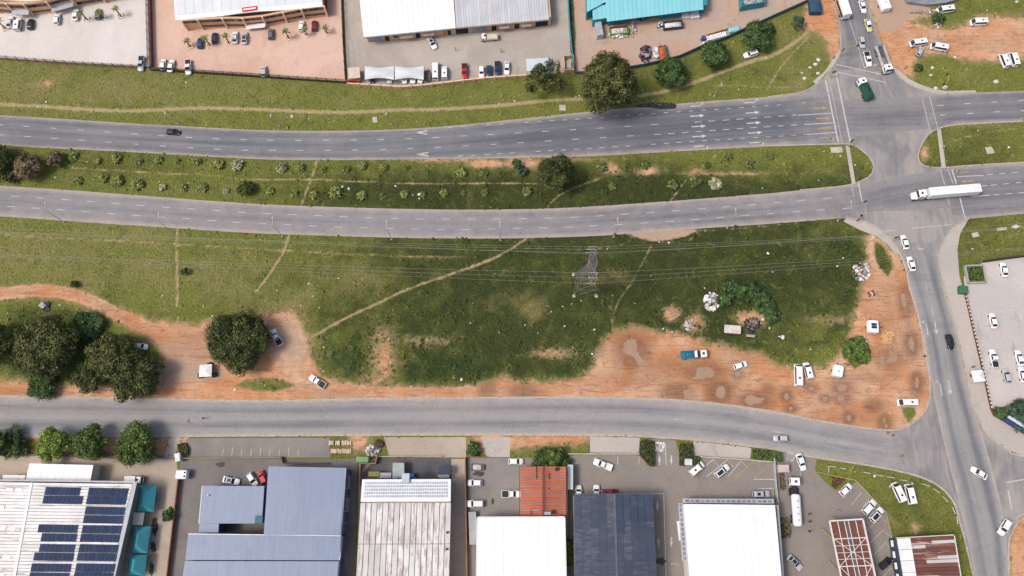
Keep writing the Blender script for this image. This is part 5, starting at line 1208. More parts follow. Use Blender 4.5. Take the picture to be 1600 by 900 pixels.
CYC_GY = leaf_mat('leaf_cycad_grey', (.29, .295, .18), (.20, .21, .12), (.38, .37, .24), .7)
PALM = leaf_mat('leaf_palm', (.165, .170, .035), (.085, .105, .026), (.25, .24, .07), .8)
BARK = mat('bark_grey_brown', (.16, .12, .09), .9, .3, 2.0)

def quads_from(C, Nn, size):
    """leaf quads at points C facing Nn"""
    n = len(C); Nn = Nn / np.linalg.norm(Nn, axis=1, keepdims=True)
    ref = NP.normal(size=(n, 3)); A = np.cross(Nn, ref); A /= np.linalg.norm(A, axis=1, keepdims=True) + 1e-9
    B = np.cross(Nn, A); s = size[:, None]
    asp = NP.uniform(.55, 1.0, n)[:, None]
    V = np.stack([C - A * s - B * s * asp * .6, C + A * s * .3 - B * s * asp, C + A * s + B * s * asp * .5, C - A * s * .4 + B * s * asp], 1).reshape(-1, 3)
    F = np.arange(4 * n).reshape(n, 4); return V, F

def crown(r, rz, cz, ncl, per, leaf, rc=(.22, .36), low=-.35, shell=.62, lobes=None):
    """leaf clumps spread through an uneven ellipsoid"""
    D = NP.normal(size=(ncl, 3)); D /= np.linalg.norm(D, axis=1, keepdims=True)
    D[:, 2] = np.where(D[:, 2] < low, -D[:, 2], D[:, 2])
    k = NP.uniform(shell, 1.0, ncl) ** .8
    wob = 1 + .10 * np.sin(3 * np.arctan2(D[:, 1], D[:, 0]) + NP.uniform(0, 6)) + .07 * np.sin(5 * np.arctan2(D[:, 1], D[:, 0]) + NP.uniform(0, 6))
    RC = NP.uniform(rc[0], rc[1], ncl) * r
    C = D * (k * wob)[:, None] * np.array([r, r, rz]) * .84
    if lobes is not None:
        idx = NP.integers(0, len(lobes), ncl); L = np.array(lobes)
        C = C * L[idx][:, 3:4] + L[idx][:, :3] * r; RC *= L[idx][:, 3]
    C[:, 2] += cz
    pts, nrm, tint = [], [], []
    for i in range(ncl):
        m = int(1.5 * per * (RC[i] / (r * (rc[0] + rc[1]) / 2)) ** 2) + 4
        d = NP.normal(size=(m, 3)); d /= np.linalg.norm(d, axis=1, keepdims=True); d[:, 2] = np.abs(d[:, 2]) * .9 + d[:, 2] * .1
        rr = NP.uniform(.55, 1.06, m)[:, None]
        pts.append(C[i] + d * rr * RC[i] * np.array([1, 1, .8])); nrm.append(d + NP.normal(scale=.26, size=(m, 3))); tint.append(np.full(m, NP.uniform(0, 1)))
    Pn, Nn = np.concatenate(pts), np.concatenate(nrm)
    Pn[:, 2] = np.maximum(Pn[:, 2], .15)
    global TINT; TINT = np.repeat(np.concatenate(tint), 4)
    return quads_from(Pn, Nn, NP.uniform(.55, 1.3, len(Pn)) * leaf * .82), C

def tree(px, py, h, r, mt, label, ncl=70, per=70, leaf=.30, rz=None, cz=None, group=None, name='tree', cat='tree', trunk_r=None, limbs=7, low=-.35, lobes=None, rc=(.22, .36), lean=(0, 0)):
    p = P(px, py); t = thing(name, (p.x, p.y, 0), label, cat, group, world_parts=False)
    rz = rz or h * .42; cz = cz or h - rz
    (V, F), C = crown(r, rz, cz, ncl, per, leaf, rc, low, lobes=lobes)
    V[:, 0] += lean[0] * V[:, 2] / h; V[:, 1] += lean[1] * V[:, 2] / h
    tr = trunk_r or max(.08, h * .026)
    b = MB(); b.tube((0, 0, -.05), (lean[0] * .3, lean[1] * .3, cz * .55), tr * 1.25, tr * .85, 8)
    b.build('trunk', BARK, t, True)
    m_ = MB(); top = Vector((lean[0] * .3, lean[1] * .3, cz * .55))
    for i in range(min(limbs, len(C))):
        e = Vector(C[i]) * .86 + Vector((0, 0, C[i][2] * .08)); mid = top.lerp(e, .5) + Vector((0, 0, .12 * h)); 
        m_.tube(top, mid, tr * .6, tr * .36, 5); m_.tube(mid, e, tr * .36, tr * .12, 5)
    m_.build('limbs', BARK, t)
    link(mesh_np('crown', V, F, mt, attrs={'tint': TINT}), 'crown', t)
    return t
tree(944,160,21,9.2,GUM,'huge olive green gum tree between scrap yard and highway',230,105,.30,9.6,11.0,low=-.75,rc=(.16,.26))
tree(850,140,10,6.4,GUM_DK,'open crowned gum tree beside the pale steel shelter',90,90,.27,4.2,5.6,lobes=[(-.5,-.15,0,.6),(.45,-.25,0,.58),(.3,.5,.1,.58),(-.1,.1,.2,.6),(-.3,.45,0,.45)])
tree(1044,123,6.4,5.3,BROAD,'round dark green tree next to the red machinery by scrap yard fence',90,80,.27,3.0,3.2)
tree(1113,94,6,4.9,BROAD,'round dark green tree outside the fence by the tarpaulined scrap',80,80,.27,2.8,3.0)
tree(1179,66,6,5.2,BROAD,'round dark green tree shading the white car on the verge',80,80,.27,2.8,3.0)
tree(1241,42,4.6,2.2,BLUEG,'small blue-green conical tree near the north street corner',40,45,.2,2.2,2.3)
tree(1202,49,2.2,1.9,BLUEG,'low blue-green shrub by the teal fence bend',20,40,.2,1.0,1.1,name='shrub',cat='shrub',limbs=3)
tree(8,258,6.5,5.2,GUM_DK,'olive tree at the end of the median shrub rows, beside two russet trees',80,75,.27,3.2,3.2)
tree(-22,262,6,5,GUM_DK,'olive tree in the median behind the other olive tree, farthest from the junction',60,70,.27,3,3)
tree(53,267,5.4,4.2,RUSSET,'large russet leaved tree in the grass median',70,75,.25,2.6,2.8)
tree(92,254,3.6,2.6,RUSSET,'small russet tree in the median next to a yellow cycad',40,60,.22,1.7,1.8)
tree(21,279,3.0,2.3,GUM_DK,'small dark bush below the russet tree in the median',30,60,.22,1.3,1.5,name='shrub',cat='shrub')
tree(868,284,12,5.6,GUM_DK,'tall dense gum tree standing alone in the grass median',130,85,.27,5.2,5.8,rc=(.2,.3))
tree(808,262,3.4,1.9,BROAD,'small dark tree beside the tall median gum tree',26,50,.2,1.6,1.7)
tree(816,270,2.2,1.6,BLUEG,'low grey-green bush at the foot of the small dark median tree',18,45,.2,.9,1.1,name='shrub',cat='shrub')
tree(387,297,2.6,2.7,GUM_DK,'dark rounded bush among pale cycads in the median',40,60,.2,1.2,1.3,name='shrub',cat='shrub')
tree(88,548,11,9.2,GUM,'broad olive tree with a bare pale branch near the curved dirt track',170,95,.30,5,5.6,rc=(.17,.28))
tree(-4,545,9,7.0,GUM_DK,'dark spreading tree beside the broad olive tree, farthest from the wide domed tree',110,90,.3,4.2,4.5,rc=(.18,.3))
tree(185,560,8,7.0,GUM,'olive tree whose crown overhangs a half hidden white car',110,90,.29,3.8,4.0,rc=(.18,.3))
tree(224,592,8.5,7.2,GUM_DK,'dark tree leaning towards the service road from the dirt lay-by',130,90,.29,4,4.3,rc=(.18,.3))
tree(150,590,4.5,5.0,GUM_DK,'low dark tree at the ragged edge of the dirt lay-by',50,75,.26,2.2,2.2)
tree(143,510,2.4,4.6,BROAD,'low dense thicket beneath the curving dirt track',60,75,.28,1.1,1.1,name='shrub',cat='shrub',limbs=4)
tree(72,603,2.2,4.6,BROAD,'low dark thicket below the broad olive tree',50,75,.26,1.5,1.5,name='shrub',cat='shrub',limbs=4)
tree(382,538,8.5,9.6,GUM_DK,'very wide domed tree alone on the red dirt island',230,95,.28,4.2,4.2,low=-.15,rc=(.15,.24))
tree(0,692,7,4.4,LIME,'lime green street tree beside the low dark bush, farthest from the factory gate',60,75,.26,3,3.6)
tree(28,694,3.2,4.4,BROAD,'low dark green bush between lime green street trees',36,70,.24,1.5,1.5,name='shrub',cat='shrub',limbs=4)
tree(97,697,7,4.6,LIME,'bright lime green street tree in front of the solar factory',75,80,.26,3.1,3.6)
tree(152,694,7,4.7,MIDG,'mid green street tree between the lime tree and a large dark one',75,80,.26,3.1,3.6)
tree(224,697,7.5,5.8,MIDG,'large dark street tree beside the solar factory gate',110,85,.26,3.3,3.8)
tree(268,806,2.6,2.0,BROAD,'small leafy shrub against the brick wall of the factory yard',26,50,.2,1.1,1.3,name='shrub',cat='shrub')
tree(272,795,1.8,1.2,MIDG,'thin creeper clump on brick wall above the small leafy shrub',14,40,.18,.8,.9,name='shrub',cat='shrub')
tree(865,714,4.6,2.9,MIDG,'bright green bush behind the orange tiled office',50,60,.22,2.0,2.2)
tree(846,718,3.2,3.0,BROAD,'dark green bush beside the bright bush by the orange office',40,60,.22,1.4,1.6,name='shrub',cat='shrub')
tree(884,722,2.8,1.6,BROAD,'narrow dark creeper at corner of the orange tiled office',22,50,.2,1.2,1.3,name='shrub',cat='shrub')
for i, y in enumerate((848,862,876)): tree(890, y, 2.6, 1.5, MIDG, 'green climbing shrub in the gap beside the slate-blue warehouse', 22, 45, .2, 1.2, 1.3, name='shrub', cat='shrub', group='shrubs in the warehouse gap')
tree(740,703,2.0,2.3,BROAD,'weedy dark shrub with litter by the red brick wall',28,50,.2,.9,1.0,name='shrub',cat='shrub')
tree(1588,650,4.4,4.6,BLUEG,'grey-green tree over the blue and white billboard',60,65,.25,1.9,2.2)
tree(1560,645,2.4,2.2,BROAD,'dark bush at the corner of the parking lot wall',30,50,.2,1.1,1.2,name='shrub',cat='shrub')
tree(1462,32,2.2,2.2,BROAD,'dark bush with litter among the parked minibuses',24,50,.2,1.0,1.1,name='shrub',cat='shrub')
tree(1433,108,1.8,1.5,BROAD,'small dark bush by the north street pavement',16,50,.2,.8,.9,name='shrub',cat='shrub')
tree(291,426,1.6,1.2,MIDG,'lone green bush beside the straight footpath in the field',20,50,.2,1.1,1.2,name='shrub',cat='shrub')
tree(119,446,1.2,1.2,GUM_DK,'dark lone bush in the dry grass above the dirt track',18,50,.2,.8,.9,name='shrub',cat='shrub')
for (x, y, r_, lab) in ((1140,452,3.2,'dark weed thicket behind the broken rubble heap'),(1168,458,3.8,'dark weed thicket with a fallen pale branch'),(1192,474,3.6,'dark weed thicket above the burnt patch'),(1205,492,2.6,'dark weed thicket at the far side of the burnt patch, away from the shack'),(1130,470,2.2,'dark weed thicket close to the dumped cardboard')):
    tree(x, y, 1.6, r_, BROAD, lab, 40, 55, .24, .75, .75, name='weed_thicket', cat='bush', limbs=3)
for (x, y, r_) in ((1330,548,3.0),(1345,556,2.6),(1342,540,2.6)): tree(x, y, 1.5, r_, MIDG, 'bright weed clump on the green island in the red dirt', 34, 55, .22, .7, .7, name='weed_thicket', cat='bush', group='weeds on the dirt island', limbs=3)
# clipped hedges in the customer car park
def hedge(pts, h, label, mt=GUM_DK):
    w = W(pts); c = sum(w, Vector()) / len(w); t = thing('hedge', (c.x, c.y, 0), label, 'hedge', world_parts=False)
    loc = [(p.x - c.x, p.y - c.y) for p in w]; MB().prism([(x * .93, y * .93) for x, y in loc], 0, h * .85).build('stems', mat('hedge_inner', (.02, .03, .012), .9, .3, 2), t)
    xs = [p[0] for p in loc]; ys = [p[1] for p in loc]; n = int((max(xs) - min(xs)) * (max(ys) - min(ys)) * 26)
    X = NP.uniform(min(xs), max(xs), n); Y = NP.uniform(min(ys), max(ys), n); k = inside(X, Y, loc); X, Y = X[k], Y[k]
    Z = h * .86 + NP.uniform(0, .28, len(X)); N_ = NP.normal(scale=.5, size=(len(X), 3)); N_[:, 2] += 1
    V, F = quads_from(np.stack([X, Y, Z], 1), N_, NP.uniform(.1, .26, len(X))); link(mesh_np('foliage', V, F, mt, attrs={'tint': np.full(len(V), .35)}), 'foliage', t)
hedge([(999,690),(1008,687),(1021,690),(1022,729),(1014,729),(998,712)],1.3,'clipped dark hedge beside the painted STOP word')
hedge([(1060,693),(1080,694),(1082,713),(1092,714),(1092,728),(1060,728)],1.3,'clipped dark hedge with a white box set into its corner')
hedge([(1174,702),(1196,702),(1222,708),(1222,723),(1174,716)],.9,'low hedge with yellow board beside the tanker lorry lane',MIDG)
hedge([(279,694),(291,692),(296,700),(295,713),(279,713)],.8,'rusty green planted bed at the gate of the solar factory',GUM)
hedge([(1508,417),(1534,416),(1537,441),(1511,442)],.7,'square bed of grass inside concrete enclosure by the parking lot',MIDG)
hedge([(884,-60),(891,-60),(897,60),(896,90),(892,90),(889,40)],.8,'narrow weedy hedge strip along the teal wall',GUM)
hedge([(1217,737),(1222,737),(1226,765),(1219,766)],.7,'rust coloured flower bed beside the tanker lorry',RUSSET)
hedge([(1219,808),(1230,808),(1235,830),(1232,841),(1221,841)],.7,'rust coloured flower bed beside the white showroom',RUSSET)
hedge([(1299,745),(1322,748),(1306,764),(1300,760)],.25,'triangular bed of reddish bark below yellow rail',leaf_mat('bark_mulch',(.17,.085,.045),(.12,.06,.035)))

# cycads: rosettes of arching fronds, four shapes shared by every plant
def frond_mesh(n, L, up, w, droop, seed, mt, name='fronds', segs=4, inner=True):
    r_ = random.Random(seed); V, F = [], []
    for i in range(n):
        a = 2 * math.pi * (i * .618) + r_.uniform(-.15, .15); u = r_.uniform(.25, 1.0) if inner else r_.uniform(.7, 1); l = L * r_.uniform(.8, 1.1) * (.55 + .45 * u)
        e = (1 - u) * 1.15 + up; b = len(V)
        for s in range(segs + 1):
            t_ = s / segs; rad = l * t_ * math.cos(e) + .04; z = .25 * L + l * t_ * math.sin(e) - droop * l * t_ * t_
            ww = w * math.sin(math.pi * min(.97, .12 + .86 * t_)) ** .7
            ca, sa = math.cos(a), math.sin(a)
            V += [(rad * ca - ww * sa, rad * sa + ww * ca, z - .25 * ww), (rad * ca, rad * sa, z), (rad * ca + ww * sa, rad * sa - ww * ca, z - .25 * ww)]
        for s in range(segs):
            k = b + 3 * s; F += [(k, k + 1, k + 4, k + 3), (k + 1, k + 2, k + 5, k + 4)]
    return mesh_np(name, V, F, mt, attrs={'tint': np.full(len(V), .55)})
def cycad_mesh(seed, m_):
    a_ = frond_mesh(34, 1.0, .12, .10, .34, seed, m_); v1 = np.zeros(len(a_.vertices) * 3); a_.vertices.foreach_get('co', v1); v1 = v1.reshape(-1, 3)
    f1 = np.array([p.vertices[:] for p in a_.polygons]); (v2, f2), _ = crown(.86, .62, .34, 30, 13, .15, (.2, .32), -.1)
    return mesh_np('fronds', np.concatenate([v1, v2]), np.concatenate([f1, f2 + len(v1)]), m_, attrs={'tint': np.concatenate([np.full(len(v1), .9), TINT * .8 + .2])})
STEM = MB().tube((0, 0, 0), (0, 0, .4), .22, .16, 8).mesh('stem', BARK)
CM = {}
def cycad(px, py, r_, m_, label, group):
    k = (m_.name, R.randint(0, 2))
    if k not in CM: CM[k] = cycad_mesh(k[1] * 7 + len(CM), m_)
    p = P(px, py); t = thing('cycad', (p.x, p.y, 0), label, 'cycad', group, R.uniform(0, 6.28), False)
    o = link(CM[k], 'fronds', t); o.scale = (r_ * 1.12, r_ * 1.12, r_ * .85); s = link(STEM, 'stem', t); s.scale = (r_ * .6,) * 3
top_row = [(116,246,1.6),(153,252,1.3),(182.5,249,1.85),(217,254,1.3),(248,251,1.5),(276,252.5,1.3),(308,254,1.5),(342.5,258,1.9)]
mid_row = [(441,263,1.7),(469,263,1.7),(506,265,1.1),(541,265,1.3),(566,259.5,1.6),(599,263,1.6),(636,262.5,1.0),(720.5,271,1.8),(755,272.5,1.4),(667,269,.9)]
low_l = [(123,284,1.5),(162.5,280,1.7),(184,284,2.1),(216.5,289,2.0),(288,294,1.3),(318,294,1.6)]
low_m = [(422,299.5,1.4),(460,303,1.3),(490.5,305.5,1.4),(525.5,302,2.0),(566,306,1.6),(599,307.5,1.2),(632,304,1.3),(661,304.5,1.1),(694,302,1.3),(724.5,302,1.0),(758,301,1.2)]
east = [(940.5,262.5,1.7),(1007.5,260,1.4),(957,292,1.4),(824,299.5,1.6),(1051,289.5,1.7),(1086,284,1.8),(1135,246,1.6),(1102,259,1.4),(1169.5,256,1.7),(1197,245,1.4),(975,261,1.0),(1203,246,1.2)]
for x, y, r_ in top_row: cycad(x, y, r_, CYC, 'yellow-green cycad in the row nearest the carriageway by the yards', 'cycads in the median')
for x, y, r_ in mid_row: cycad(x, y, r_, CYC_DK if r_ < 1.5 else CYC, 'green cycad between the median footpath and the bare soil strip', 'cycads in the median')
for x, y, r_ in low_l: cycad(x, y, r_, CYC, 'yellow-green cycad in the row nearest the carriageway by the open field before the dark bush', 'cycads in the median')
for x, y, r_ in low_m: cycad(x, y, r_, CYC_DK if r_ < 1.3 else CYC, 'cycad in the row nearest the carriageway by the open field past the dark bush', 'cycads in the median')
for x, y, r_ in east: cycad(x, y, r_, CYC_DK, 'dark cycad in the rough median past the tall gum tree', 'cycads in the median')
for x, y, r_, lab in ((372,258.5,2.0,'pale grey-green cycad at the end of the upper cycad row'),(440.5,263,1.8,'pale grey cycad close to the cross path'),(256,292.5,1.3,'small pale grey cycad in the lower row'),(353.5,299.5,1.1,'smallest pale grey cycad beside the dark bush'),(1117.5,289,2.2,'large pale silvery cycad near the painted turning arrows')):
    cycad(x, y, r_, CYC_GY, lab, 'pale cycads')

# palms in square planters
PALM_F = [frond_mesh(16, 1.9, .25, .17, .42, 90 + i, PALM, segs=5) for i in range(2)]
for i, (x, y, h) in enumerate(((136,30.5,3.6),(162,28,3.0),(189,25.5,3.6),(9,44.5,3.6),(297,72.5,2.6),(328,71,4.0),(358,67.5,3.6),(451,59.5,3.4),(480,54.5,3.0),(511,51.5,2.6))):
    p = P(x, y); lab = 'young palm in a square planter on the pale yard' if x < 200 else 'young palm in a square planter on the pink paving'
    t = thing('palm_tree', (p.x, p.y, 0), lab, 'palm', 'palms on the pale yard' if x < 200 else 'palms on pink paving', R.uniform(0, 6), False)
    m_ = MB(); m_.tube((0, 0, 0), (.05, 0, h * .5), .26, .20, 8); m_.tube((.05, 0, h * .5), (0, 0, h), .20, .16, 8); m_.build('trunk', BARK, t)
    o = link(PALM_F[i % 2], 'fronds', t, (0, 0, h - .45))
    f = MB()
    for s in range(4): 
        a = s * math.pi / 2; f.box(.85 * math.cos(a), .85 * math.sin(a), 0, 1.9 if s % 2 else .22, .22 if s % 2 else 1.5, .25)
    f.build('planter_kerb', PEACH_LT, t)

# ------------------------------------------------------------------ grass tufts (uncountable)
def grass_mat():
    t = NT('grass_blades'); c, fin, mid = grass_colour(t)
    c = t.val(c, t.mth('MULTIPLY_ADD', t.island(), 1.1, .62)); return t.out(c, .85, 0, .1)
def no_grass(px, py):
    m = np.zeros(px.shape, dtype=bool)
    for q in (NW_TOP + N_STRIP_BOT[::-1], SW_TOP + [(1330,292),(1330,340)] + SW_BOT[::-1], SV_TOP + SV_BOT[::-1], JUNCTION): m |= inside(px, py, q)
    for o in bpy.data.objects:
        pass
    return m
YARDS = [[(-260,-80),(231,-80),(540,-80),(900,-80),(1300,-80),(1262,3),(1200,33),(1160,50),(1130,64),(1100,74),(1060,92),(1000,106),(930,117),(897,117),(822,121),(700,132),(628,139),(541,132),(236,110),(120,102),(0,93),(-260,78)],
         [(-260,710),(275,714),(290,684),(515,684),(515,722),(600,712),(600,683),(728,683),(728,714),(752,714),(752,683),(797,683),(797,714),(888,714),(922,706),(922,681),(1000,684),(1060,688),(1174,700),(1174,717),(1212,703),(1276,717),(1274,735),(1304,766),(1340,752),(1386,800),(1396,838),(1492,833),(1500,985),(-260,985)],
         [(1513,343),(1500,366),(1496,390),(1499,412),(1600,400),(1760,386),(1760,740),(1600,714),(1576,704),(1540,675),(1517,620),(1500,540),(1476,450),(1466,400),(1472,380),(1488,357)],
         [(1319,226),(1328,226),(1339,288),(1330,288)],[(1462,200),(1471,200),(1479,263),(1470,263)],[(1318,339),(1350,345),(1376,359),(1395,376),(1408,398),(1399,398),(1385,382),(1368,369),(1345,361),(1316,347)],[(1390,98),(1408,111),(1418,121),(1436,130),(1455,137),(1478,141),(1526,140),(1526,146),(1457,147),(1410,127)],[(1268,134),(1270,126),(1288,111),(1298,97),(1306,83),(1315,76),(1310,92),(1276,135)],[(975,366),(995,372),(1017,380),(1045,378),(1070,373),(1098,359),(1060,352),(1000,358)]]
def tufts(n, size, h, seed, wfun, name, blades=4):
    g = np.random.default_rng(seed)
    X = g.uniform(-200, 200, n); Y = g.uniform(-28, 185, n); px, py = PXY(X, Y)
    k = (px > -60) & (px < 1660) & (py > -20) & (py < 940); X, Y, px, py = X[k], Y[k], px[k], py[k]
    bad = no_grass(px, py)
    for q in YARDS: bad |= inside(px, py, q)
    X, Y, px, py = X[~bad], Y[~bad], px[~bad], py[~bad]
    a = masks(px, py); w = wfun(a, px, py); k = g.uniform(0, 1, len(X)) < w
    X, Y = X[k], Y[k]; a = {q: v[k] for q, v in a.items()}; m = len(X)
    s = g.uniform(.6, 1.3, m) * size; hh = g.uniform(.6, 1.3, m) * h; th = g.uniform(0, 6.28, m)
    Vs = []; 
    for b in range(blades):
        t_ = th + b * 2 * math.pi / blades + g.uniform(-.3, .3, m); c, sn = np.cos(t_), np.sin(t_); w2 = s * .42
        z0 = np.full(m, .01)
        Vs.append(np.stack([np.stack([X - sn * w2 * .3, Y + c * w2 * .3, hh * .9], 1), np.stack([X + sn * w2 * .3, Y - c * w2 * .3, hh * .9], 1),
                            np.stack([X + c * s + sn * w2, Y + sn * s - c * w2, z0], 1), np.stack([X + c * s - sn * w2, Y + sn * s + c * w2, z0], 1)], 1))
    V = np.stack(Vs, 1).reshape(-1, 3); F = np.arange(len(V)).reshape(-1, 4)
    at = {q: np.repeat(v, 4 * blades) for q, v in a.items() if q in ('lush', 'dry', 'weed')}
    o = link(mesh_np(name, V, F, GRASSM, attrs=at), name)
    return tag(o, None, None, None, 'stuff')
GRASSM = grass_mat()
def patch(px, py, s, seed):
    # cheap value noise for uneven tuft cover
    x, y = px / s, py / s
    return .5 + .25 * (np.sin(1.7 * x + 2.1 * np.sin(.9 * y + seed)) + np.sin(2.3 * y + 1.7 * np.sin(1.3 * x + seed * 2)))
o = tufts(150000, .32, .17, 3, lambda a, x, y: (1 - np.clip(a['dirt'] * 1.7, 0, 1)) * (1 - np.clip(a['path'] * 1.6, 0, 1)) * (1 - a['pale']) * (.25 + .75 * patch(x, y, 14, 1)), 'grass')
tag(o, 'rough green and straw coloured grass of the verges and field', 'grass')
o = tufts(60000, .55, .42, 5, lambda a, x, y: (1 - np.clip(a['dirt'] * 2.0, 0, 1)) * (1 - np.clip(a['path'] * 1.6, 0, 1)) * np.clip(.10 + .35 * a['lush'] + .6 * a['weed'] - .25 * a['dry'], 0, 1) * patch(x, y, 22, 4) ** 1.5, 'weeds', 5)
tag(o, 'taller dark weeds growing in patches through the field grass', 'weeds')
# ------------------------------------------------------------------ vehicles
PAINTS = {'white': (.80, .80, .80), 'silver': (.46, .47, .49), 'black': (.018, .019, .024), 'grey': (.14, .145, .16), 'navy': (.020, .036, .085), 'blue': (.018, .070, .165),
          'red': (.42, .018, .022), 'maroon': (.17, .022, .028), 'yellowish': (.62, .60, .20), 'teal': (.02, .20, .30), 'green': (.018, .085, .055), 'brown': (.20, .11, .08), 'orange': (.50, .12, .04), 'cream': (.60, .55, .46)}
def cpaint(c): return paint('car_paint_' + c, PAINTS[c])
CGLASS = mat('car_glass', (.022, .026, .034), .08, .15, 2, spec=.55); TYRE = mat('tyre_rubber', (.022, .022, .023), .9, .2, 3)
RIM = mat('wheel_rim', (.34, .34, .35), .4, .1, 3, metal=.5); LAMP = mat('headlight_lens', (.55, .56, .58), .15, .1, 3, spec=.6); TAIL = mat('tail_light_lens', (.28, .012, .012), .25, .1, 3)
BLACKP = mat('black_plastic', (.025, .025, .027), .6, .2, 3)

def hull(secs):
    """loft through (x, half width, z bottom, z top)"""
    V, F = [], []; K = 10
    for (x, w, zb, zt) in secs:
        h = zt - zb
        for y, z in ((-w * .88, zb), (-w, zb + h * .22), (-w, zt - h * .28), (-w * .94, zt - h * .09), (-w * .80, zt), (w * .80, zt), (w * .94, zt - h * .09), (w, zt - h * .28), (w, zb + h * .22), (w * .88, zb)): V.append((x, y, z))
    n = len(secs)
    for i in range(n - 1):
        for k in range(K): F.append((i * K + k, i * K + (k + 1) % K, (i + 1) * K + (k + 1) % K, (i + 1) * K + k))
    F += [tuple(range(K)), tuple(reversed(range((n - 1) * K, n * K)))]
    b = MB(); b.add(V, F); return b
def cabin_pts(xb0, xb1, xt0, xt1, wb, wt, zb, zt): return [(xb0, -wb, zb), (xb1, -wb, zb), (xb1, wb, zb), (xb0, wb, zb), (xt0, -wt, zt), (xt1, -wt, zt), (xt1, wt, zt), (xt0, wt, zt)]
def cabin(p):
    b = MB(); xm = [(q[0] * .5 + r_[0] * .5) for q, r_ in zip(p[:4], p[4:])]
    crown_ = [(p[4][0] + .12, p[4][1] * .82, p[4][2] + .05), (p[5][0] - .12, p[5][1] * .82, p[5][2] + .05), (p[6][0] - .12, p[6][1] * .82, p[6][2] + .05), (p[7][0] + .12, p[7][1] * .82, p[7][2] + .05)]
    b.add(list(p) + crown_, [(0, 1, 5, 4), (1, 2, 6, 5), (2, 3, 7, 6), (3, 0, 4, 7), (4, 5, 9, 8), (5, 6, 10, 9), (6, 7, 11, 10), (7, 4, 8, 11), (8, 9, 10, 11)]); return b
def pane(a, b, c, d, iu, iv, off=.014):
    """inset quad on a face (a,b bottom, c,d top), pushed outwards"""
    a, b, c, d = map(Vector, (a, b, c, d)); n = (b - a).cross(d - a).normalized() * off
    def q(u, v): return tuple(lerp(lerp(a, b, u), lerp(d, c, u), v) + n)
    m_ = MB(); m_.quad(q(iu, iv), q(1 - iu, iv), q(1 - iu, 1 - iv * .7), q(iu, 1 - iv * .7)); return m_
def wheel_mesh(r_, w):
    b = MB(); b.tube((0, -w / 2, 0), (0, w / 2, 0), r_, None, 12); return b
VM = {}
SPEC = {  # L, W, H, hood z, belt z, cabin base x0,x1, top x0,x1 (fractions of L)
 'sedan': (4.5, 1.76, 1.45, .84, .92, -.41, .22, -.24, .07), 'hatch': (3.95, 1.70, 1.50, .88, .95, -.475, .23, -.38, .07), 'suv': (4.65, 1.88, 1.74, 1.02, 1.08, -.485, .23, -.43, .09),
 'pickup': (5.2, 1.84, 1.72, .98, 1.02, -.13, .235, -.09, .10), 'minibus': (5.2, 1.92, 2.18, 1.08, 1.12, -.492, .445, -.475, .30), 'longbus': (6.3, 2.0, 2.35, 1.1, 1.15, -.494, .455, -.48, .35), 'van': (4.7, 1.86, 1.95, 1.0, 1.05, -.49, .33, -.465, .18)}
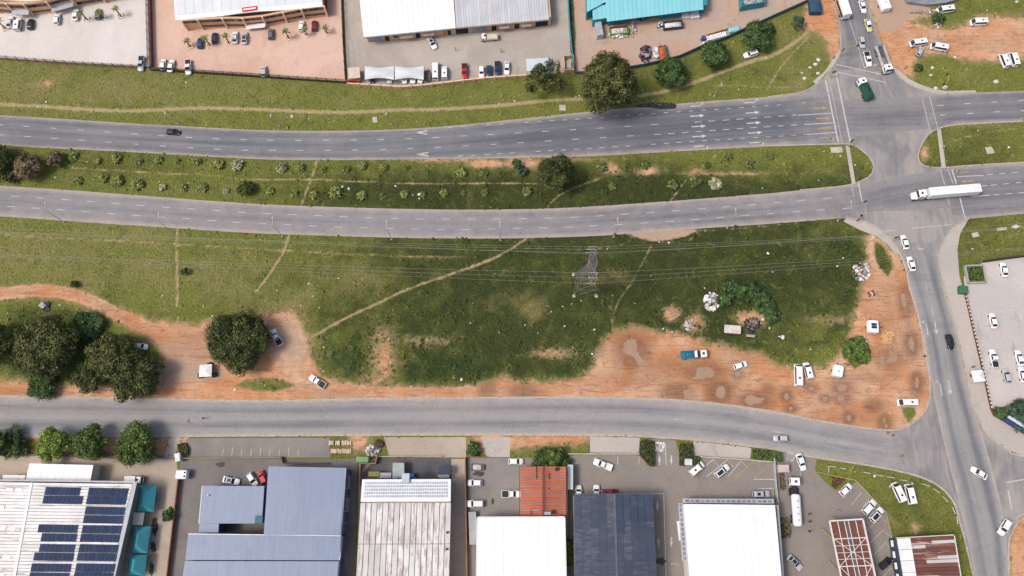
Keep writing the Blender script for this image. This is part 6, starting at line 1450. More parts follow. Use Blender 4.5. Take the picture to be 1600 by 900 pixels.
def car_parts(kind, c, roofc=None, extra=None):
    key = (kind, c, roofc, extra)
    if key in VM: return VM[key]
    L, Wd, H, zh, zb, b0, b1, t0, t1 = SPEC[kind]; w = Wd / 2; pm = cpaint(c); out = []
    bus = kind in ('minibus', 'longbus', 'van')
    tail = zb if kind in ('sedan',) else zb + .02
    if kind == 'pickup': secs = [(-.5 * L, .90 * w, .42, .66), (-.49 * L, .97 * w, .32, .70), (-.30 * L, w, .28, .70), (-.14 * L, w, .24, .72), (-.12 * L, w, .24, zb), (.14 * L, w, .24, zb), (.24 * L, w, .24, zh + .02), (.40 * L, .98 * w, .26, zh - .04), (.475 * L, .9 * w, .32, zh - .16), (.5 * L, .76 * w, .38, .72)]
    elif bus: secs = [(-.5 * L, .90 * w, .38, zb - .05), (-.49 * L, .98 * w, .3, zb), (-.3 * L, w, .25, zb), (.2 * L, w, .25, zb), (.40 * L, .99 * w, .25, zb - .02), (.46 * L, .95 * w, .28, zb - .12), (.49 * L, .84 * w, .32, zb - .3), (.5 * L, .70 * w, .36, zb - .42)]
    else: secs = [(-.5 * L, .80 * w, .36, tail - .18), (-.488 * L, .93 * w, .28, tail - .06), (-.42 * L, .99 * w, .22, tail), (-.15 * L, w, .20, zb), (.15 * L, w, .20, zb - .01), (.27 * L, .99 * w, .20, zh), (.40 * L, .96 * w, .22, zh - .08), (.47 * L, .87 * w, .27, zh - .18), (.5 * L, .70 * w, .33, zh - .30)]
    out.append(('body', hull(secs).mesh('body', pm, smooth=True)))
    p = cabin_pts(b0 * L, b1 * L, t0 * L, t1 * L, w * .94, w * (.86 if bus else .76), zb - .03, H - .05)
    out.append(('cabin', cabin(p).mesh('cabin', cpaint(roofc) if roofc else pm)))
    out.append(('windscreen', pane(p[1], p[2], p[6], p[5], .05, .06).mesh('windscreen', CGLASS)))
    out.append(('rear_window', pane(p[3], p[0], p[4], p[7], .09, .12 if not bus else .25).mesh('rear_window', CGLASS)))
    for s, (a, b, c_, d) in ((0, (p[0], p[1], p[5], p[4])), (1, (p[2], p[3], p[7], p[6]))): out.append(('side_window', pane(a, b, c_, d, .07, .14).mesh('side_window', CGLASS)))
    wr = .31 if kind in ('sedan', 'hatch') else .36
    wm, rm = wheel_mesh(wr, .22).mesh('wheel', TYRE), wheel_mesh(wr * .6, .235).mesh('rim', RIM)
    for sx in (-.31, .31):
        for sy in (-1, 1): out.append(('wheel', wm, (sx * L, sy * (w - .10), wr), [('rim', rm)]))
    lm = MB().box(0, 0, 0, .22, .34, .14, 0, .04).mesh('headlight', LAMP); tm = MB().box(0, 0, 0, .14, .26, .24, 0, .03).mesh('tail_light', TAIL)
    for sy in (-1, 1):
        out.append(('headlight', lm, (.455 * L, sy * w * .68, (zb if bus else zh) - (.42 if bus else .27)))); out.append(('tail_light', tm, (-.487 * L, sy * w * .76, zb - .34)))
        out.append(('wing_mirror', MB().box(0, 0, 0, .14, .22, .14, 0, .03).mesh('wing_mirror', pm if kind != 'minibus' else BLACKP), (b1 * L - .30 * (1 if not bus else 1.5), sy * (w + .08), zb)))
    if kind == 'pickup':
        m_ = MB(); x0, x1 = -.495 * L, -.135 * L
        m_.box((x0 + x1) / 2, -w * .95, .69, x1 - x0, .1, .34); m_.box((x0 + x1) / 2, w * .95, .69, x1 - x0, .1, .34); m_.box(x0 + .05, 0, .69, .1, w * 1.8, .33); m_.box(x1 - .04, 0, .69, .08, w * 1.8, .36)
        out.append(('load_bed', m_.mesh('load_bed', pm)))
        fl = MB().box((x0 + x1) / 2, 0, .715 if extra != 'cover' else .92, x1 - x0 - .22, w * 1.78, .05); out.append(('bed_liner', fl.mesh('bed_liner', BLACKP if extra != 'canopy' else pm)))
    if bus: out.append(('roof_hatch', MB().box(-.16 * L, 0, H - .02, .55, .55, .07, 0, .03).mesh('roof_hatch', BLACKP)))
    if extra == 'sunroof': out.append(('sunroof', MB().box((t0 + t1) / 2 * L, 0, H - .005, .9, .8, .02).mesh('sunroof', CGLASS)))
    if extra == 'dark_roof': out.append(('glass_roof', MB().box((t0 + t1) / 2 * L, 0, H - .004, (t1 - t0) * L * .78, w * 1.1, .02).mesh('glass_roof', CGLASS)))
    VM[key] = out; return out
def place(parts, name, px, py, ang, label, cat, group=None, zc=.75, scale=1.0):
    p = P(px, py, zc); t = thing(name, (p.x, p.y, .02), label, cat, group, head(px, py, ang), False)
    if scale != 1.0: t.scale = (scale,) * 3
    for it in parts:
        o = link(it[1], it[0], t, it[2] if len(it) > 2 else None)
        for (n2, m2) in (it[3] if len(it) > 3 else ()): link(m2, n2, o)
    return t
CATS = {'sedan': ('car', 'car'), 'hatch': ('car', 'car'), 'suv': ('suv', 'car'), 'pickup': ('pickup_truck', 'pickup'), 'minibus': ('minibus', 'minibus'), 'longbus': ('minibus', 'minibus'), 'van': ('van', 'van')}
VEH = [  # kind, colour, px, py, heading in the photo, label, extra
 ('sedan','white',15.5,34,80,'white sedan beside the white van under the leaning palm',None), ('van','white',27.5,37.5,80,'white van parked next to the black car by curved office',None), ('hatch','black',47.5,37.5,85,'black hatchback in front of the curved office',None),
 ('hatch','white',89,30,83,'white hatchback alone in front of curved office entrance',None), ('sedan','white',118,22.5,85,'white car beside a palm on the pale yard',None), ('hatch','grey',153,22,87,'grey hatchback half covered by palm fronds',None),
 ('pickup','silver',220.5,99,-95,'silver pickup in the corner of the pale yard',None), ('hatch','blue',312.5,67,88,'bright blue hatchback between two palms',None), ('hatch','navy',335,59,88,'dark navy hatchback in front of peach building',None),
 ('sedan','white',367,58,88,'white sedan beside the silver car with black glass roof',None), ('sedan','silver',382,59,88,'silver car with black glass roof in front of the peach building','dark_roof'), ('hatch','white',254.5,100.5,85,'white hatchback nearest the maroon wall by the black fence',None),
 ('sedan','white',267,102.5,78,'white sedan at a slant against the black fence',None), ('pickup','white',294,104.5,-88,'white pickup parked against the black fence',None), ('hatch','grey',423,53,88,'dark grey hatchback alone on the pink paving',None),
 ('hatch','white',471,40.5,88,'white hatchback behind a palm at end of the peach building',None), ('hatch','maroon',491,40,88,'dark red hatchback at the end of peach building',None), ('hatch','silver',412,111,92,'silver hatchback in the marked bays on pink paving',None),
 ('sedan','white',675,67,-58,'white sedan with dark glass roof standing askew in the gravel yard','dark_roof'), ('longbus','white',680.5,111,90,'long white minibus by the shade sails',None), ('van','white',694.5,113,90,'white panel van next to the long minibus',None),
 ('pickup','red',726,111,-90,'bright red pickup with black load bed in the gravel yard',None), ('hatch','white',752.5,112,-90,'white hatchback beside a navy hatchback in gravel yard',None), ('hatch','navy',764.5,111,-88,'navy hatchback between white hatchback and long dark pickup',None),
 ('pickup','navy',778,107.5,-87,'long navy pickup in the row by peach wall',None), ('sedan','white',792,106,-90,'white sedan at the end of the row by peach wall',None),
 ('hatch','navy',580,121,-90,'navy hatchback under the shade sail next to the gate house',None), ('hatch','silver',609,121,-90,'silver hatchback under the shade sail next to the gate house',None), ('hatch','white',632,121,-90,'white hatchback under the shade sail next to the brown trailer',None),
 ('hatch','white',645,121,-90,'white hatchback under the shade sail next to the brown trailer',None), ('hatch','white',656.5,120.5,-90,'white hatchback under the shade sail next to the brown trailer',None),
 ('suv','white',1173,84.5,196,'white SUV on the verge beneath a round tree',None), ('sedan','white',1348,10,-72,'white sedan queueing just behind the yellow taxi sedan',None), ('sedan','yellowish',1357,39,-72,'white roofed yellow taxi sedan in the north street queue','taxi'),
 ('hatch','silver',1347,66,-76,'small silver hatchback in the north street queue',None), ('pickup','white',1356,92,-76,'white pickup with black load bed at the north street stop line','cover'),
 ('minibus','white',1477,15,187,'white minibus taxi parked by the stone wall',None), ('minibus','white',1529,34.5,182,'white minibus taxi alone on the red dirt clearing',None), ('minibus','white',1434,67,188,'white minibus taxi beside the dented silver car',None), ('minibus','white',1467,73.5,170,'white minibus taxi facing the silver car, on grass edge',None),
 ('hatch','silver',1437.5,80,62,'silver car with open doors tucked between two minibus taxis',None), ('minibus','white',1569,94,112,'white minibus taxi of a close pair side by side on the grass',None), ('minibus','white',1584,92,108,'white minibus taxi of a close pair side by side on the grass',None),
 ('hatch','black',270.5,206,-4,'black hatchback driving along the carriageway by the yards',None), ('sedan','white',1414,378,106,'white sedan waiting first at the south street crossing',None), ('sedan','white',1424,412,106,'white sedan waiting second on the south street',None),
 ('sedan','white',1569,421,100,'white sedan in the bay by charcoal wall',None), ('hatch','white',220,541,-8,'white hatchback half hidden beneath an olive tree',None), ('pickup','white',432,527,118,'white pickup tucked beneath the wide domed tree','cover'),
 ('pickup','white',496,596,146,'white pickup with navy load bed on the red dirt track','cover'), ('hatch','white',1157,571,18,'white hatchback beside a small puddle on the red dirt',None), ('longbus','white',1247,586,92,'long white minibus beside a white van on the red dirt',None),
 ('van','white',1262.5,579,104,'white van beside long minibus on the red dirt',None), ('minibus','white',1417.5,629,180,'white minibus parked at the corner kerb above a grass patch',None), ('sedan','black',1484.5,534.5,-77,'black sedan driving down the south street',None),
 ('sedan','white',1552,501,100,'white sedan alone in the middle row of parking bays',None), ('pickup','white',1553,560,102,'white pickup with black load bed in the double row of parking bays','cover'), ('sedan','white',1593,559,104,'white sedan above the silver one in the double row of parking bays',None),
 ('hatch','silver',1573,587,104,'silver blue hatchback in the double row of parking bays',None), ('sedan','white',1598,585,104,'white sedan next to the silver blue hatchback in the double row of bays',None),
 ('sedan','white',361,751,-12,'white coupe with black glass roof beside the blue-grey wing','dark_roof'), ('hatch','white',394,749,-58,'white hatchback between white coupe and red car',None), ('hatch','red',410,746,112,'bright red hatchback against the blue-grey hall',None),
 ('hatch','white',742,754.5,180,'white hatchback in the tarmac yard next to the burnt wreck',None), ('suv','white',742.5,787,180,'white SUV along the pinkish brick wall',None), ('pickup','white',799,772,0,'white pickup with black load bed facing the orange office','cover'), ('hatch','white',806,721,0,'white hatchback behind the orange office bushes',None),
 ('pickup','white',942,726,158,'white pickup alone by the cream wall','canopy'), ('van','white',1089,732,40,'white van in the first angled bay',None), ('suv','white',1128,736,38,'white SUV with dark glass roof in the second angled bay','dark_roof'), ('suv','silver',1189,772,2,'silver SUV with sunroof in front of the white showroom','sunroof'),
 ('hatch','silver',1220,685,180,'silver hatchback driving along the service road',None), ('sedan','white',1252,722,-70,'white sedan leaving the forecourt beside the faded STOP word',None), ('hatch','white',1321.5,765,44,'white hatchback by the yellow rail near the bark bed',None),
 ('suv','white',1358,792,46,'white SUV touching a dark roofed white car on forecourt',None), ('suv','white',1369.5,804,46,'white car with dark glass roof in the forecourt bays','dark_roof'), ('minibus','white',1404,769,115,'white minibus on the triangular lawn, parked nearer the forecourt rail',None),
 ('minibus','white',1422,772,104,'white minibus on the triangular lawn, parked nearer the south street kerb',None), ('sedan','white',1530,739,148,'white sedan crossing towards the service road',None), ('suv','white',1569,824,240,'white SUV on the shaded side street mouth',None),
 ('sedan','silver',1242,879,-45,'silver convertible with blue cabin beside the showroom','dark_roof'), ('hatch','black',1384,880,42,'black hatchback in the forecourt bays beside the rusty shop',None),
 ('hatch','white',904,770,90,'white hatchback nosed under eaves of the slate-blue warehouse',None), ('hatch','white',932,769.5,90,'white hatchback by the pink trimmed car under slate-blue eaves',None), ('van','maroon',952,770,2,'dark pinkish van parked along slate-blue eaves',None),
 ('hatch','white',229,771,0,'white hatchback under the teal carport nearest the delivery truck, on its wall side',None), ('hatch','white',229,789,0,'white hatchback under the teal carport nearest the delivery truck, by the cream canopy',None), ('hatch','white',221,832,0,'white hatchback beneath the middle teal carport',None), ('hatch','white',216,884,0,'white hatchback beneath the end teal carport farthest from the road',None),
]
for kind, c, x, y, a, lab, ex in VEH:
    n, cat = CATS[kind]
    if ex == 'taxi': place(car_parts(kind, c, 'white'), n, x, y, a, lab, cat)
    else: place(car_parts(kind, c, None, ex), n, x, y, a, lab, cat, 'white minibus taxis' if kind == 'minibus' and x > 1400 and y < 120 else ('hatchbacks under the shade sail' if lab.endswith('brown trailer') else None), zc=1.0 if kind in ('minibus', 'longbus', 'van') else .75)

# ---- lorries
def lorry_cab(pm, x1, w=1.2, h=2.75, L=2.1, z0=.55):
    """cab-over cab whose front is at x1"""
    x0 = x1 - L; out = []
    out.append(('cab', hull([(x0, w * .96, z0, h - .05), (x0 + .1, w, z0, h), (x1 - .55, w, z0, h), (x1 - .22, w * .98, z0, h - .12), (x1 - .05, w * .95, z0, h - 1.0), (x1, w * .88, z0 + .05, h - 1.25)]).mesh('cab', pm, smooth=False)))
    out.append(('windscreen', MB().quad((x1 - .195, -w * .86, h - .16), (x1 - .015, -w * .88, h - 1.0), (x1 - .015, w * .88, h - 1.0), (x1 - .195, w * .86, h - .16)).mesh('windscreen', CGLASS)))
    for s in (-1, 1):
        out.append(('side_window', MB().quad((x0 + .7, s * (w + .012), h - 1.1), (x1 - .35, s * (w + .012), h - 1.1), (x1 - .5, s * (w + .012), h - .45), (x0 + .7, s * (w + .012), h - .45)).mesh('side_window', CGLASS)))
        out.append(('wing_mirror', MB().box(0, 0, 0, .12, .22, .5, 0, .03).mesh('wing_mirror', BLACKP), (x1 - .1, s * (w + .22), h - 1.1)))
        out.append(('headlight', MB().box(0, 0, 0, .1, .4, .22, 0, .03).mesh('headlight', LAMP), (x1 + .0, s * w * .65, z0 + .2)))
    out.append(('bumper', MB().box(x1 - .1, 0, z0 - .2, .3, w * 1.9, .35, 0, .05).mesh('bumper', BLACKP)))
    out.append(('roof_vent', MB().box(x1 - 1.2, 0, h, .6, .7, .08, 0, .03).mesh('roof_vent', BLACKP)))
    return out
def chassis(x0, x1, z=.75): return ('chassis', MB().box((x0 + x1) / 2, 0, z, x1 - x0, .9, .25).mesh('chassis', BLACKP))
def wheels(xs, w=1.1, r_=.5):
    wm, rm = wheel_mesh(r_, .34).mesh('wheel', TYRE), wheel_mesh(r_ * .55, .36).mesh('rim', RIM)
    return [('wheel', wm, (x, s * w, r_), [('rim', rm)]) for x in xs for s in (-1, 1)]
def open_box(x0, x1, w, z0, z1, t=.1):
    m_ = MB(); m_.box((x0 + x1) / 2, 0, z0, x1 - x0, w * 2, .1)
    for s in (-1, 1): m_.box((x0 + x1) / 2, s * (w - t / 2), z0 + .1, x1 - x0, t, z1 - z0 - .1)
    m_.box(x0 + t / 2, 0, z0 + .1, t, 2 * w - 2 * t, z1 - z0 - .1); m_.box(x1 - t / 2, 0, z0 + .1, t, 2 * w - 2 * t, z1 - z0 - .1); return m_
WP = cpaint('white'); TRW = mat('trailer_white', (.80, .80, .81), .45, .08, .4)
RUBL = mat('rubble_grey', (.34, .31, .29), .95, .4, 1.8, col2=(.14, .12, .11))
def lump(x0, x1, w, z, hgt, seed, n=14):
    r_ = random.Random(seed); m_ = MB(); N = n; V = []
    for i in range(N + 1):
        for j in range(7):
            u, v = i / N, j / 6; e = min(1, 4 * u, 4 * (1 - u)) * min(1, 3 * v + .2, 3 * (1 - v) + .2)
            V.append((x0 + (x1 - x0) * u, -w + 2 * w * v, z + hgt * e * r_.uniform(.55, 1.1)))
    m_.add(V, [(i * 7 + j, (i + 1) * 7 + j, (i + 1) * 7 + j + 1, i * 7 + j + 1) for i in range(N) for j in range(6)]); return m_
# articulated lorry crossing the junction
L_ = 19.6
parts = lorry_cab(WP, L_ / 2 - 1.3, 1.22, 3.2, 2.3, .6)
parts = [('bonnet', hull([(L_ / 2 - 1.5, 1.1, .6, 1.75), (L_ / 2 - .5, 1.05, .6, 1.6), (L_ / 2 - .1, .95, .6, 1.4), (L_ / 2, .8, .65, 1.2)]).mesh('bonnet', WP, smooth=True))] + parts
parts += [chassis(-L_ / 2 + .5, L_ / 2 - 1), ('trailer_box', MB().box(-2.25, 0, 1.15, 15.1, 2.56, 2.8, 0, .08).mesh('trailer_box', TRW)), ('trailer_skirt', MB().box(-2.25, 0, 1.0, 14.6, 2.3, .15).mesh('trailer_skirt', BLACKP)),
          ('wind_deflector', MB().box(L_ / 2 - 3.2, 0, 3.22, 1.0, 2.0, .5, 0, .2).mesh('wind_deflector', WP)), ('exhaust_stack', MB().tube((0, 0, 1), (0, 0, 3.3), .1, None, 8).mesh('exhaust_stack', STEEL), (L_ / 2 - 3.85, 1.0, 0)), ('fuel_tank', MB().tube((L_ / 2 - 4.6, -1.0, .8), (L_ / 2 - 3.4, -1.0, .8), .34, None, 10).mesh('fuel_tank', STEEL))]
for i in range(10): parts.append(('roof_rib', MB().box(-9.2 + 1.55 * i, 0, 3.952, .05, 2.3, .02).mesh('roof_rib', GUTTER)))
parts += wheels((L_ / 2 - .9, L_ / 2 - 4.3, L_ / 2 - 5.5, -7.9, -6.6, -5.3), 1.08, .52)
place(parts, 'articulated_lorry', 1477, 300.5, 184.6, 'long white articulated lorry crossing the junction', 'lorry', zc=2.2)
# open tipper on north street
parts = lorry_cab(WP, 4.7, 1.22, 2.9, 2.1) + [chassis(-4.6, 4), ('tipper_body', open_box(-4.7, 2.45, 1.25, 1.1, 2.3, .14).mesh('tipper_body', mat('tipper_grey_white', (.55, .55, .55), .6, .2, 1))), ('body_floor', MB().box(-1.1, 0, 1.21, 6.8, 2.2, .06).mesh('body_floor', mat('tipper_floor', (.10, .10, .115), .8, .3, 1))), ('load', lump(-.6, 1.8, .7, 1.28, .5, 4).mesh('load', RUBL)), ('tailgate', MB().box(-5.0, 0, 1.6, .12, 2.7, 1.0).mesh('tailgate', mat('tipper_grey_white', (.55, .55, .55))))] + wheels((3.6, -2.3, -3.6), 1.05, .5)
place(parts, 'tipper_lorry', 1381, 92, -71, 'white open tipper lorry with dark empty body at the north street kerb', 'lorry', zc=1.6)
# green loaded lorry in the junction
GRN = mat('tarpaulin_dark_green', (.018, .075, .048), .8, .3, .9)
parts = lorry_cab(WP, 3.6, 1.2, 2.8, 2.0) + [chassis(-3.5, 3), ('load_body', open_box(-3.7, 1.45, 1.25, 1.1, 2.5, .14).mesh('load_body', mat('lorry_green', (.022, .10, .06), .6, .2, 1))), ('tarpaulin', lump(-3.5, 1.3, 1.15, 2.35, .55, 9, 18).mesh('tarpaulin', GRN))] + wheels((2.5, -1.7, -2.8), 1.05, .5)
for i in range(6): parts.append(('side_rail', MB().box(-3.4 + i * .9, 0, 2.5, .1, 2.56, .12).mesh('side_rail', mat('lorry_green', (.022, .10, .06)))))
place(parts, 'loaded_lorry', 1351.5, 139, 116, 'white cab lorry with dark green tarpaulined load inside the junction', 'lorry', zc=1.6)
# box lorry at the top of north street
parts = lorry_cab(WP, 4.6, 1.2, 2.8, 2.0) + [chassis(-4.5, 4), ('cargo_box', MB().box(-1.1, 0, 1.0, 7.0, 2.5, 2.6, 0, .06).mesh('cargo_box', TRW)), ('side_panel', MB().box(-1.1, 1.262, 1.2, 6.6, .02, 1.2).mesh('side_panel', mat('sign_maroon', (.10, .025, .03), .5, .2, .6)))] + wheels((3.4, -2.6), 1.05, .5)
place(parts, 'box_lorry', 1316, 8, 108, 'white box lorry with maroon side heading up the north street', 'lorry', zc=1.8)
# small flatbed in the gravel yard
parts = lorry_cab(WP, 2.6, .95, 2.1, 1.5, .45) + [chassis(-2.6, 2, .5), ('cargo_box', open_box(-2.7, 1.0, 1.0, .8, 1.6, .08).mesh('cargo_box', cpaint('cream'))), ('load', MB().box(-.85, 0, 1.0, 3.4, 1.7, .55, 0, .1).mesh('load', cpaint('cream')))] + wheels((1.8, -1.7), .85, .36)
place(parts, 'light_truck', 764.5, 59, 184, 'small white light truck with cream load body in gravel yard', 'truck')
# blue-loaded truck on the red dirt
BLT = mat('tarpaulin_blue', (.012, .15, .24), .7, .25, .8)
parts = lorry_cab(WP, 3.7, 1.05, 2.3, 1.9, .5) + [chassis(-3.6, 3, .6), ('load_body', open_box(-3.7, 1.0, 1.1, .95, 1.7, .1).mesh('load_body', cpaint('teal'))), ('tarpaulin', lump(-3.6, .1, 1.0, 1.5, .45, 3).mesh('tarpaulin', BLT)), ('white_crate', MB().box(.55, 0, 1.1, .7, 1.8, .9, 0, .06).mesh('white_crate', TRW)), ('headboard', MB().box(1.35, 0, .9, .35, 2.0, 1.0).mesh('headboard', BLACKP))] + wheels((2.7, -2.3), .95, .42)
place(parts, 'flatbed_truck', 1084, 554, 3, 'white cab truck carrying a blue tarpaulined load on the red dirt', 'truck', zc=1.2)
# fuel tanker on the forecourt
tk = MB(); n = 14; V = []
for x in (-6.3, -6.1, -5.8, 1.3, 1.6, 1.8):
    k = {-6.3: .6, -6.1: .88, 1.6: .88, 1.8: .6}.get(x, 1)
    for i in range(n): a = 2 * math.pi * i / n; V.append((x, 1.22 * k * math.cos(a), 1.95 + .95 * k * math.sin(a)))
tk.add(V, [(r_ * n + i, r_ * n + (i + 1) % n, (r_ + 1) * n + (i + 1) % n, (r_ + 1) * n + i) for r_ in range(5) for i in range(n)] + [tuple(range(n)), tuple(range(5 * n, 6 * n))])
parts = lorry_cab(WP, 6.2, 1.22, 3.0, 2.2) + [chassis(-6, 5.5), ('tank', tk.mesh('tank', TRW, smooth=True)), ('coupling', MB().box(2.9, 0, 1.0, 2.0, 1.4, .3).mesh('coupling', BLACKP))] + [('tank_hatch', MB().tube((x, 0, 2.85), (x, 0, 3.0), .24, None, 10).mesh('tank_hatch', STEEL)) for x in (-4.8, -3.2, -1.6, 0)] + wheels((5.0, 2.9, 1.9, -5.2, -4.0), 1.05, .5)
place(parts, 'tanker_lorry', 1243.5, 783, 94, 'white fuel tanker lorry with round hatches on the forecourt lane', 'lorry', zc=1.8)
# semi-trailer parked by the white warehouse, trailers, caravans
parts = [chassis(-4, 4), ('flatbed', MB().box(0, 0, 1.0, 8.2, 2.0, .6, 0, .06).mesh('flatbed', mat('trailer_grey', (.38, .39, .40), .6, .2, .6)))] + wheels((-3, -2), .9, .42)
place(parts, 'flatbed_trailer', 739, 825, 92, 'grey flatbed trailer in the gap beside bright white warehouse', 'trailer')
parts = [('frame', open_box(-1.7, 1.7, .95, .55, 1.05, .09).mesh('frame', cpaint('brown'))), ('drawbar', MB().box(2.2, 0, .5, 1.2, .12, .12).mesh('drawbar', BLACKP)), ('bed_floor', MB().box(0, 0, .66, 3.1, 1.6, .04).mesh('bed_floor', mat('rusty_floor', (.18, .13, .11), .9, .3, 2)))] + wheels((-.2,), .95, .34)
place(parts, 'small_trailer', 668, 119, 90, 'open brown trailer between shade sail and long minibus', 'trailer')
def caravan(x, y, a, L, Wd, H, label, name='caravan', roof=None, top=None, cat='caravan'):
    p = [('body', hull([(-L / 2, Wd * .42, .5, H - .15), (-L / 2 + .15, Wd / 2, .45, H), (L / 2 - .15, Wd / 2, .45, H), (L / 2, Wd * .42, .5, H - .15)]).mesh('body', TRW)), ('drawbar', MB().box(L / 2 + .5, 0, .45, 1.1, .12, .12).mesh('drawbar', BLACKP)), ('door', MB().box(0, -Wd / 2 - .01, .55, .7, .04, 1.6).mesh('door', GUTTER)), ('window', MB().box(-L * .3, -Wd / 2 - .01, 1.2, .8, .04, .6).mesh('window', GLASS))] + wheels((0,), Wd / 2 - .1, .32)
    if top == 'solar': p += [('roof_panel', MB().box(.1 + .8 * (i - .5), 0, H + .03, .72, 1.5, .05).mesh('roof_panel', SOLAR)) for i in range(2)]
    if top == 'vents': p += [('roof_vent', MB().box(L * .32, s * .5, H, .45, .45, .12, 0, .03).mesh('roof_vent', BLACKP)) for s in (-1, 1)]
    if top == 'hatch': p += [('roof_vent', MB().box(-.2, 0, H, .5, .5, .12, 0, .03).mesh('roof_vent', GUTTER))]
    place(p, name, x, y, a, label, cat, zc=1.3)
caravan(1363, 511, 93, 3.5, 2.9, 2.4, 'white trailer kiosk with dark solar panel on its roof on the red dirt', 'trailer_kiosk', None, 'solar', 'kiosk')
caravan(1308.5, 580, 82, 3.2, 2.7, 2.3, 'white trailer kiosk with awning among traders on the red dirt', 'trailer_kiosk', None, 'hatch', 'kiosk')
caravan(1381, 6, 112, 5.0, 2.9, 2.5, 'white caravan by the stone wall along north street', 'caravan', None, 'hatch')
caravan(285.5, 741.5, 0, 2.9, 2.4, 2.4, 'white site cabin with two dark roof vents at the blue-grey works gate', 'site_cabin', None, 'vents', 'cabin')
parts = lorry_cab(WP, 2.3, .9, 2.1, 1.4, .45) + [chassis(-2.2, 2, .5), ('cargo_box', MB().box(-.75, 0, .8, 2.9, 1.9, 1.5, 0, .06).mesh('cargo_box', TRW))] + wheels((1.5, -1.4), .8, .34)
place(parts, 'light_truck', 211, 750, 0, 'small white delivery truck squeezed against the solar factory', 'truck')
# burnt wreck
parts = [('body', hull([(-2, .7, .3, .75), (-1.8, .82, .25, .85), (1.2, .82, .25, .85), (1.9, .7, .3, .7)]).mesh('body', mat('burnt_steel', (.05, .045, .045), .8, .4, 2, col2=(.18, .15, .14)))), ('roof_panel', MB().box(-.1, 0, 1.05, 2.0, 1.3, .06).mesh('roof_panel', mat('scrap_pale', (.6, .58, .58), .7, .4, 2.5))), ('load', lump(-1.2, 1.0, .55, 1.1, .3, 6, 8).mesh('load', mat('scrap_pale', (.6, .58, .58))))] + wheels((-1.2, 1.2), .7, .28)
place(parts, 'wrecked_car', 745, 730, 178, 'stripped dark wreck with pale scrap on top in the tarmac yard', 'wreck')
# ------------------------------------------------------------------ gazebos and stalls
CANV = mat('gazebo_canvas_white', (.76, .75, .74), .8, .1, .6); DKC = mat('stall_dark_canvas', (.03, .045, .09), .8, .3, 1)
def gazebo(x, y, a, s, label, wings=False):
    p = P(x, y, 2.2); t = thing('gazebo', (p.x, p.y, 0), label, 'gazebo', None, head(x, y, a), False); h = s / 2
    for i, (u, v) in enumerate(((-h, -h), (h, -h), (h, h), (-h, h))):
        u2, v2 = ((-h, -h), (h, -h), (h, h), (-h, h))[(i + 1) % 4]
        MB().add([(u, v, 2.15), (u2, v2, 2.15), (0, 0, 2.75), (u, v, 1.95), (u2, v2, 1.95)], [(0, 1, 2), (3, 4, 1, 0)]).build('canopy_panel', CANV, t)
        MB().tube((u * .97, v * .97, 0), (u * .97, v * .97, 2.1), .04).build('pole', STEEL, t)
    MB().box(0, h * .3, 0, s * .7, .7, .8, 0, .04).build('stall_table', mat('table_brown', (.2, .13, .09), .8, .3, 2), t)
    if wings:
        for u, v in ((-h - .2, -h * .6), (h + .2, -h * .6), (h * .3, h + .2)): MB().box(u, v, 0, 1.2, 1.2, 1.3, .2, .3).build('side_stall', DKC, t)
    return t
gazebo(321, 579, 3, 3.4, 'white trading gazebo with dark stall wings near the wide domed tree', True)
gazebo(1529, 587.5, 5, 3.2, 'white gazebo beside the dark brown parking lot wall', False)
def shelter(px4, z, label, mt, posts=True, name='market_shelter', n=4, wallm=None):
    q = W(px4, z); r = root(name, q, label, 'shelter'); sheets(r, q, n, 1, mt, 'roof_sheet', .03, .06, .01)
    for p in inset(q, .15): MB().tube((p.x, p.y, 0), (p.x, p.y, z), .06).build('post', BARK, r)
    if wallm: MB().prism([(p.x, p.y) for p in inset(q, .5)], 0, z - .4).build('goods', wallm, r)
    return r
shelter([(1132,507),(1158,509),(1157.5,522),(1131.5,520)], 2.1, 'low shack with pale pinkish sheet roof beside the burnt patch', mat('roof_pinkish', (.62, .55, .53), .7, .2, .8, orand=.1), wallm=MAROON)
shelter([(1166,522),(1180,523.5),(1179.5,527.5),(1165.5,526)], 1.5, 'narrow grey plank roof at the burnt patch', GREYWALL, n=2, wallm=DARK)
shelter([(624,718),(632,718),(632,748),(613,748),][0:0] or [(613.5,723),(631.5,723),(632,748),(613,748)], 3.0, 'grey double sheet shelter roof on the dark slab', mat('roof_dull_grey', (.36, .39, .40), .6, .15, .5, orand=.08), n=2)
shelter([(685,728),(704.5,728),(704.5,741),(685,741)], 2.8, 'dark navy shelter roof on the dark slab', mat('roof_navy', (.035, .055, .085), .6, .15, .5), n=2)
shelter([(684,741.5),(702,741.5),(702,746.5),(684,746.5)], 2.3, 'narrow grey lean-to under the navy shelter roof', GREYWALL, n=2)
def container(x, y, a, L, Wd, H, c, label, ribs=True, cat='container'):
    p = P(x, y, H); t = thing('storage_container', (p.x, p.y, 0), label, cat, None, head(x, y, a), False); m_ = mat('container_' + c[0], c[1], .6, .2, .6)
    MB().box(0, 0, 0, L, Wd, H, 0, .06).build('body', m_, t)
    for i in range(int(L / .6)): MB().box(-L / 2 + .4 + i * .6, 0, H + .003, .3, Wd * .88, .05).build('roof_rib', m_, t)
    for s in (-.25, .25): MB().box(L / 2 + .03, s * Wd, .1, .05, Wd * .46, H - .2).build('door', m_, t)
container(566, 718, 0, 3.2, 1.5, 2.2, ('green', (.20, .36, .16)), 'pale green steel tank box behind the brick wall')
container(584.5, 740.5, 0, 3.0, 1.3, 2.0, ('olive', (.24, .24, .06)), 'olive green steel box on the dark slab')
container(602.5, 743, 0, 3.0, 1.5, 1.8, ('paleg', (.46, .46, .50)), 'pale grey steel box beside the olive one')
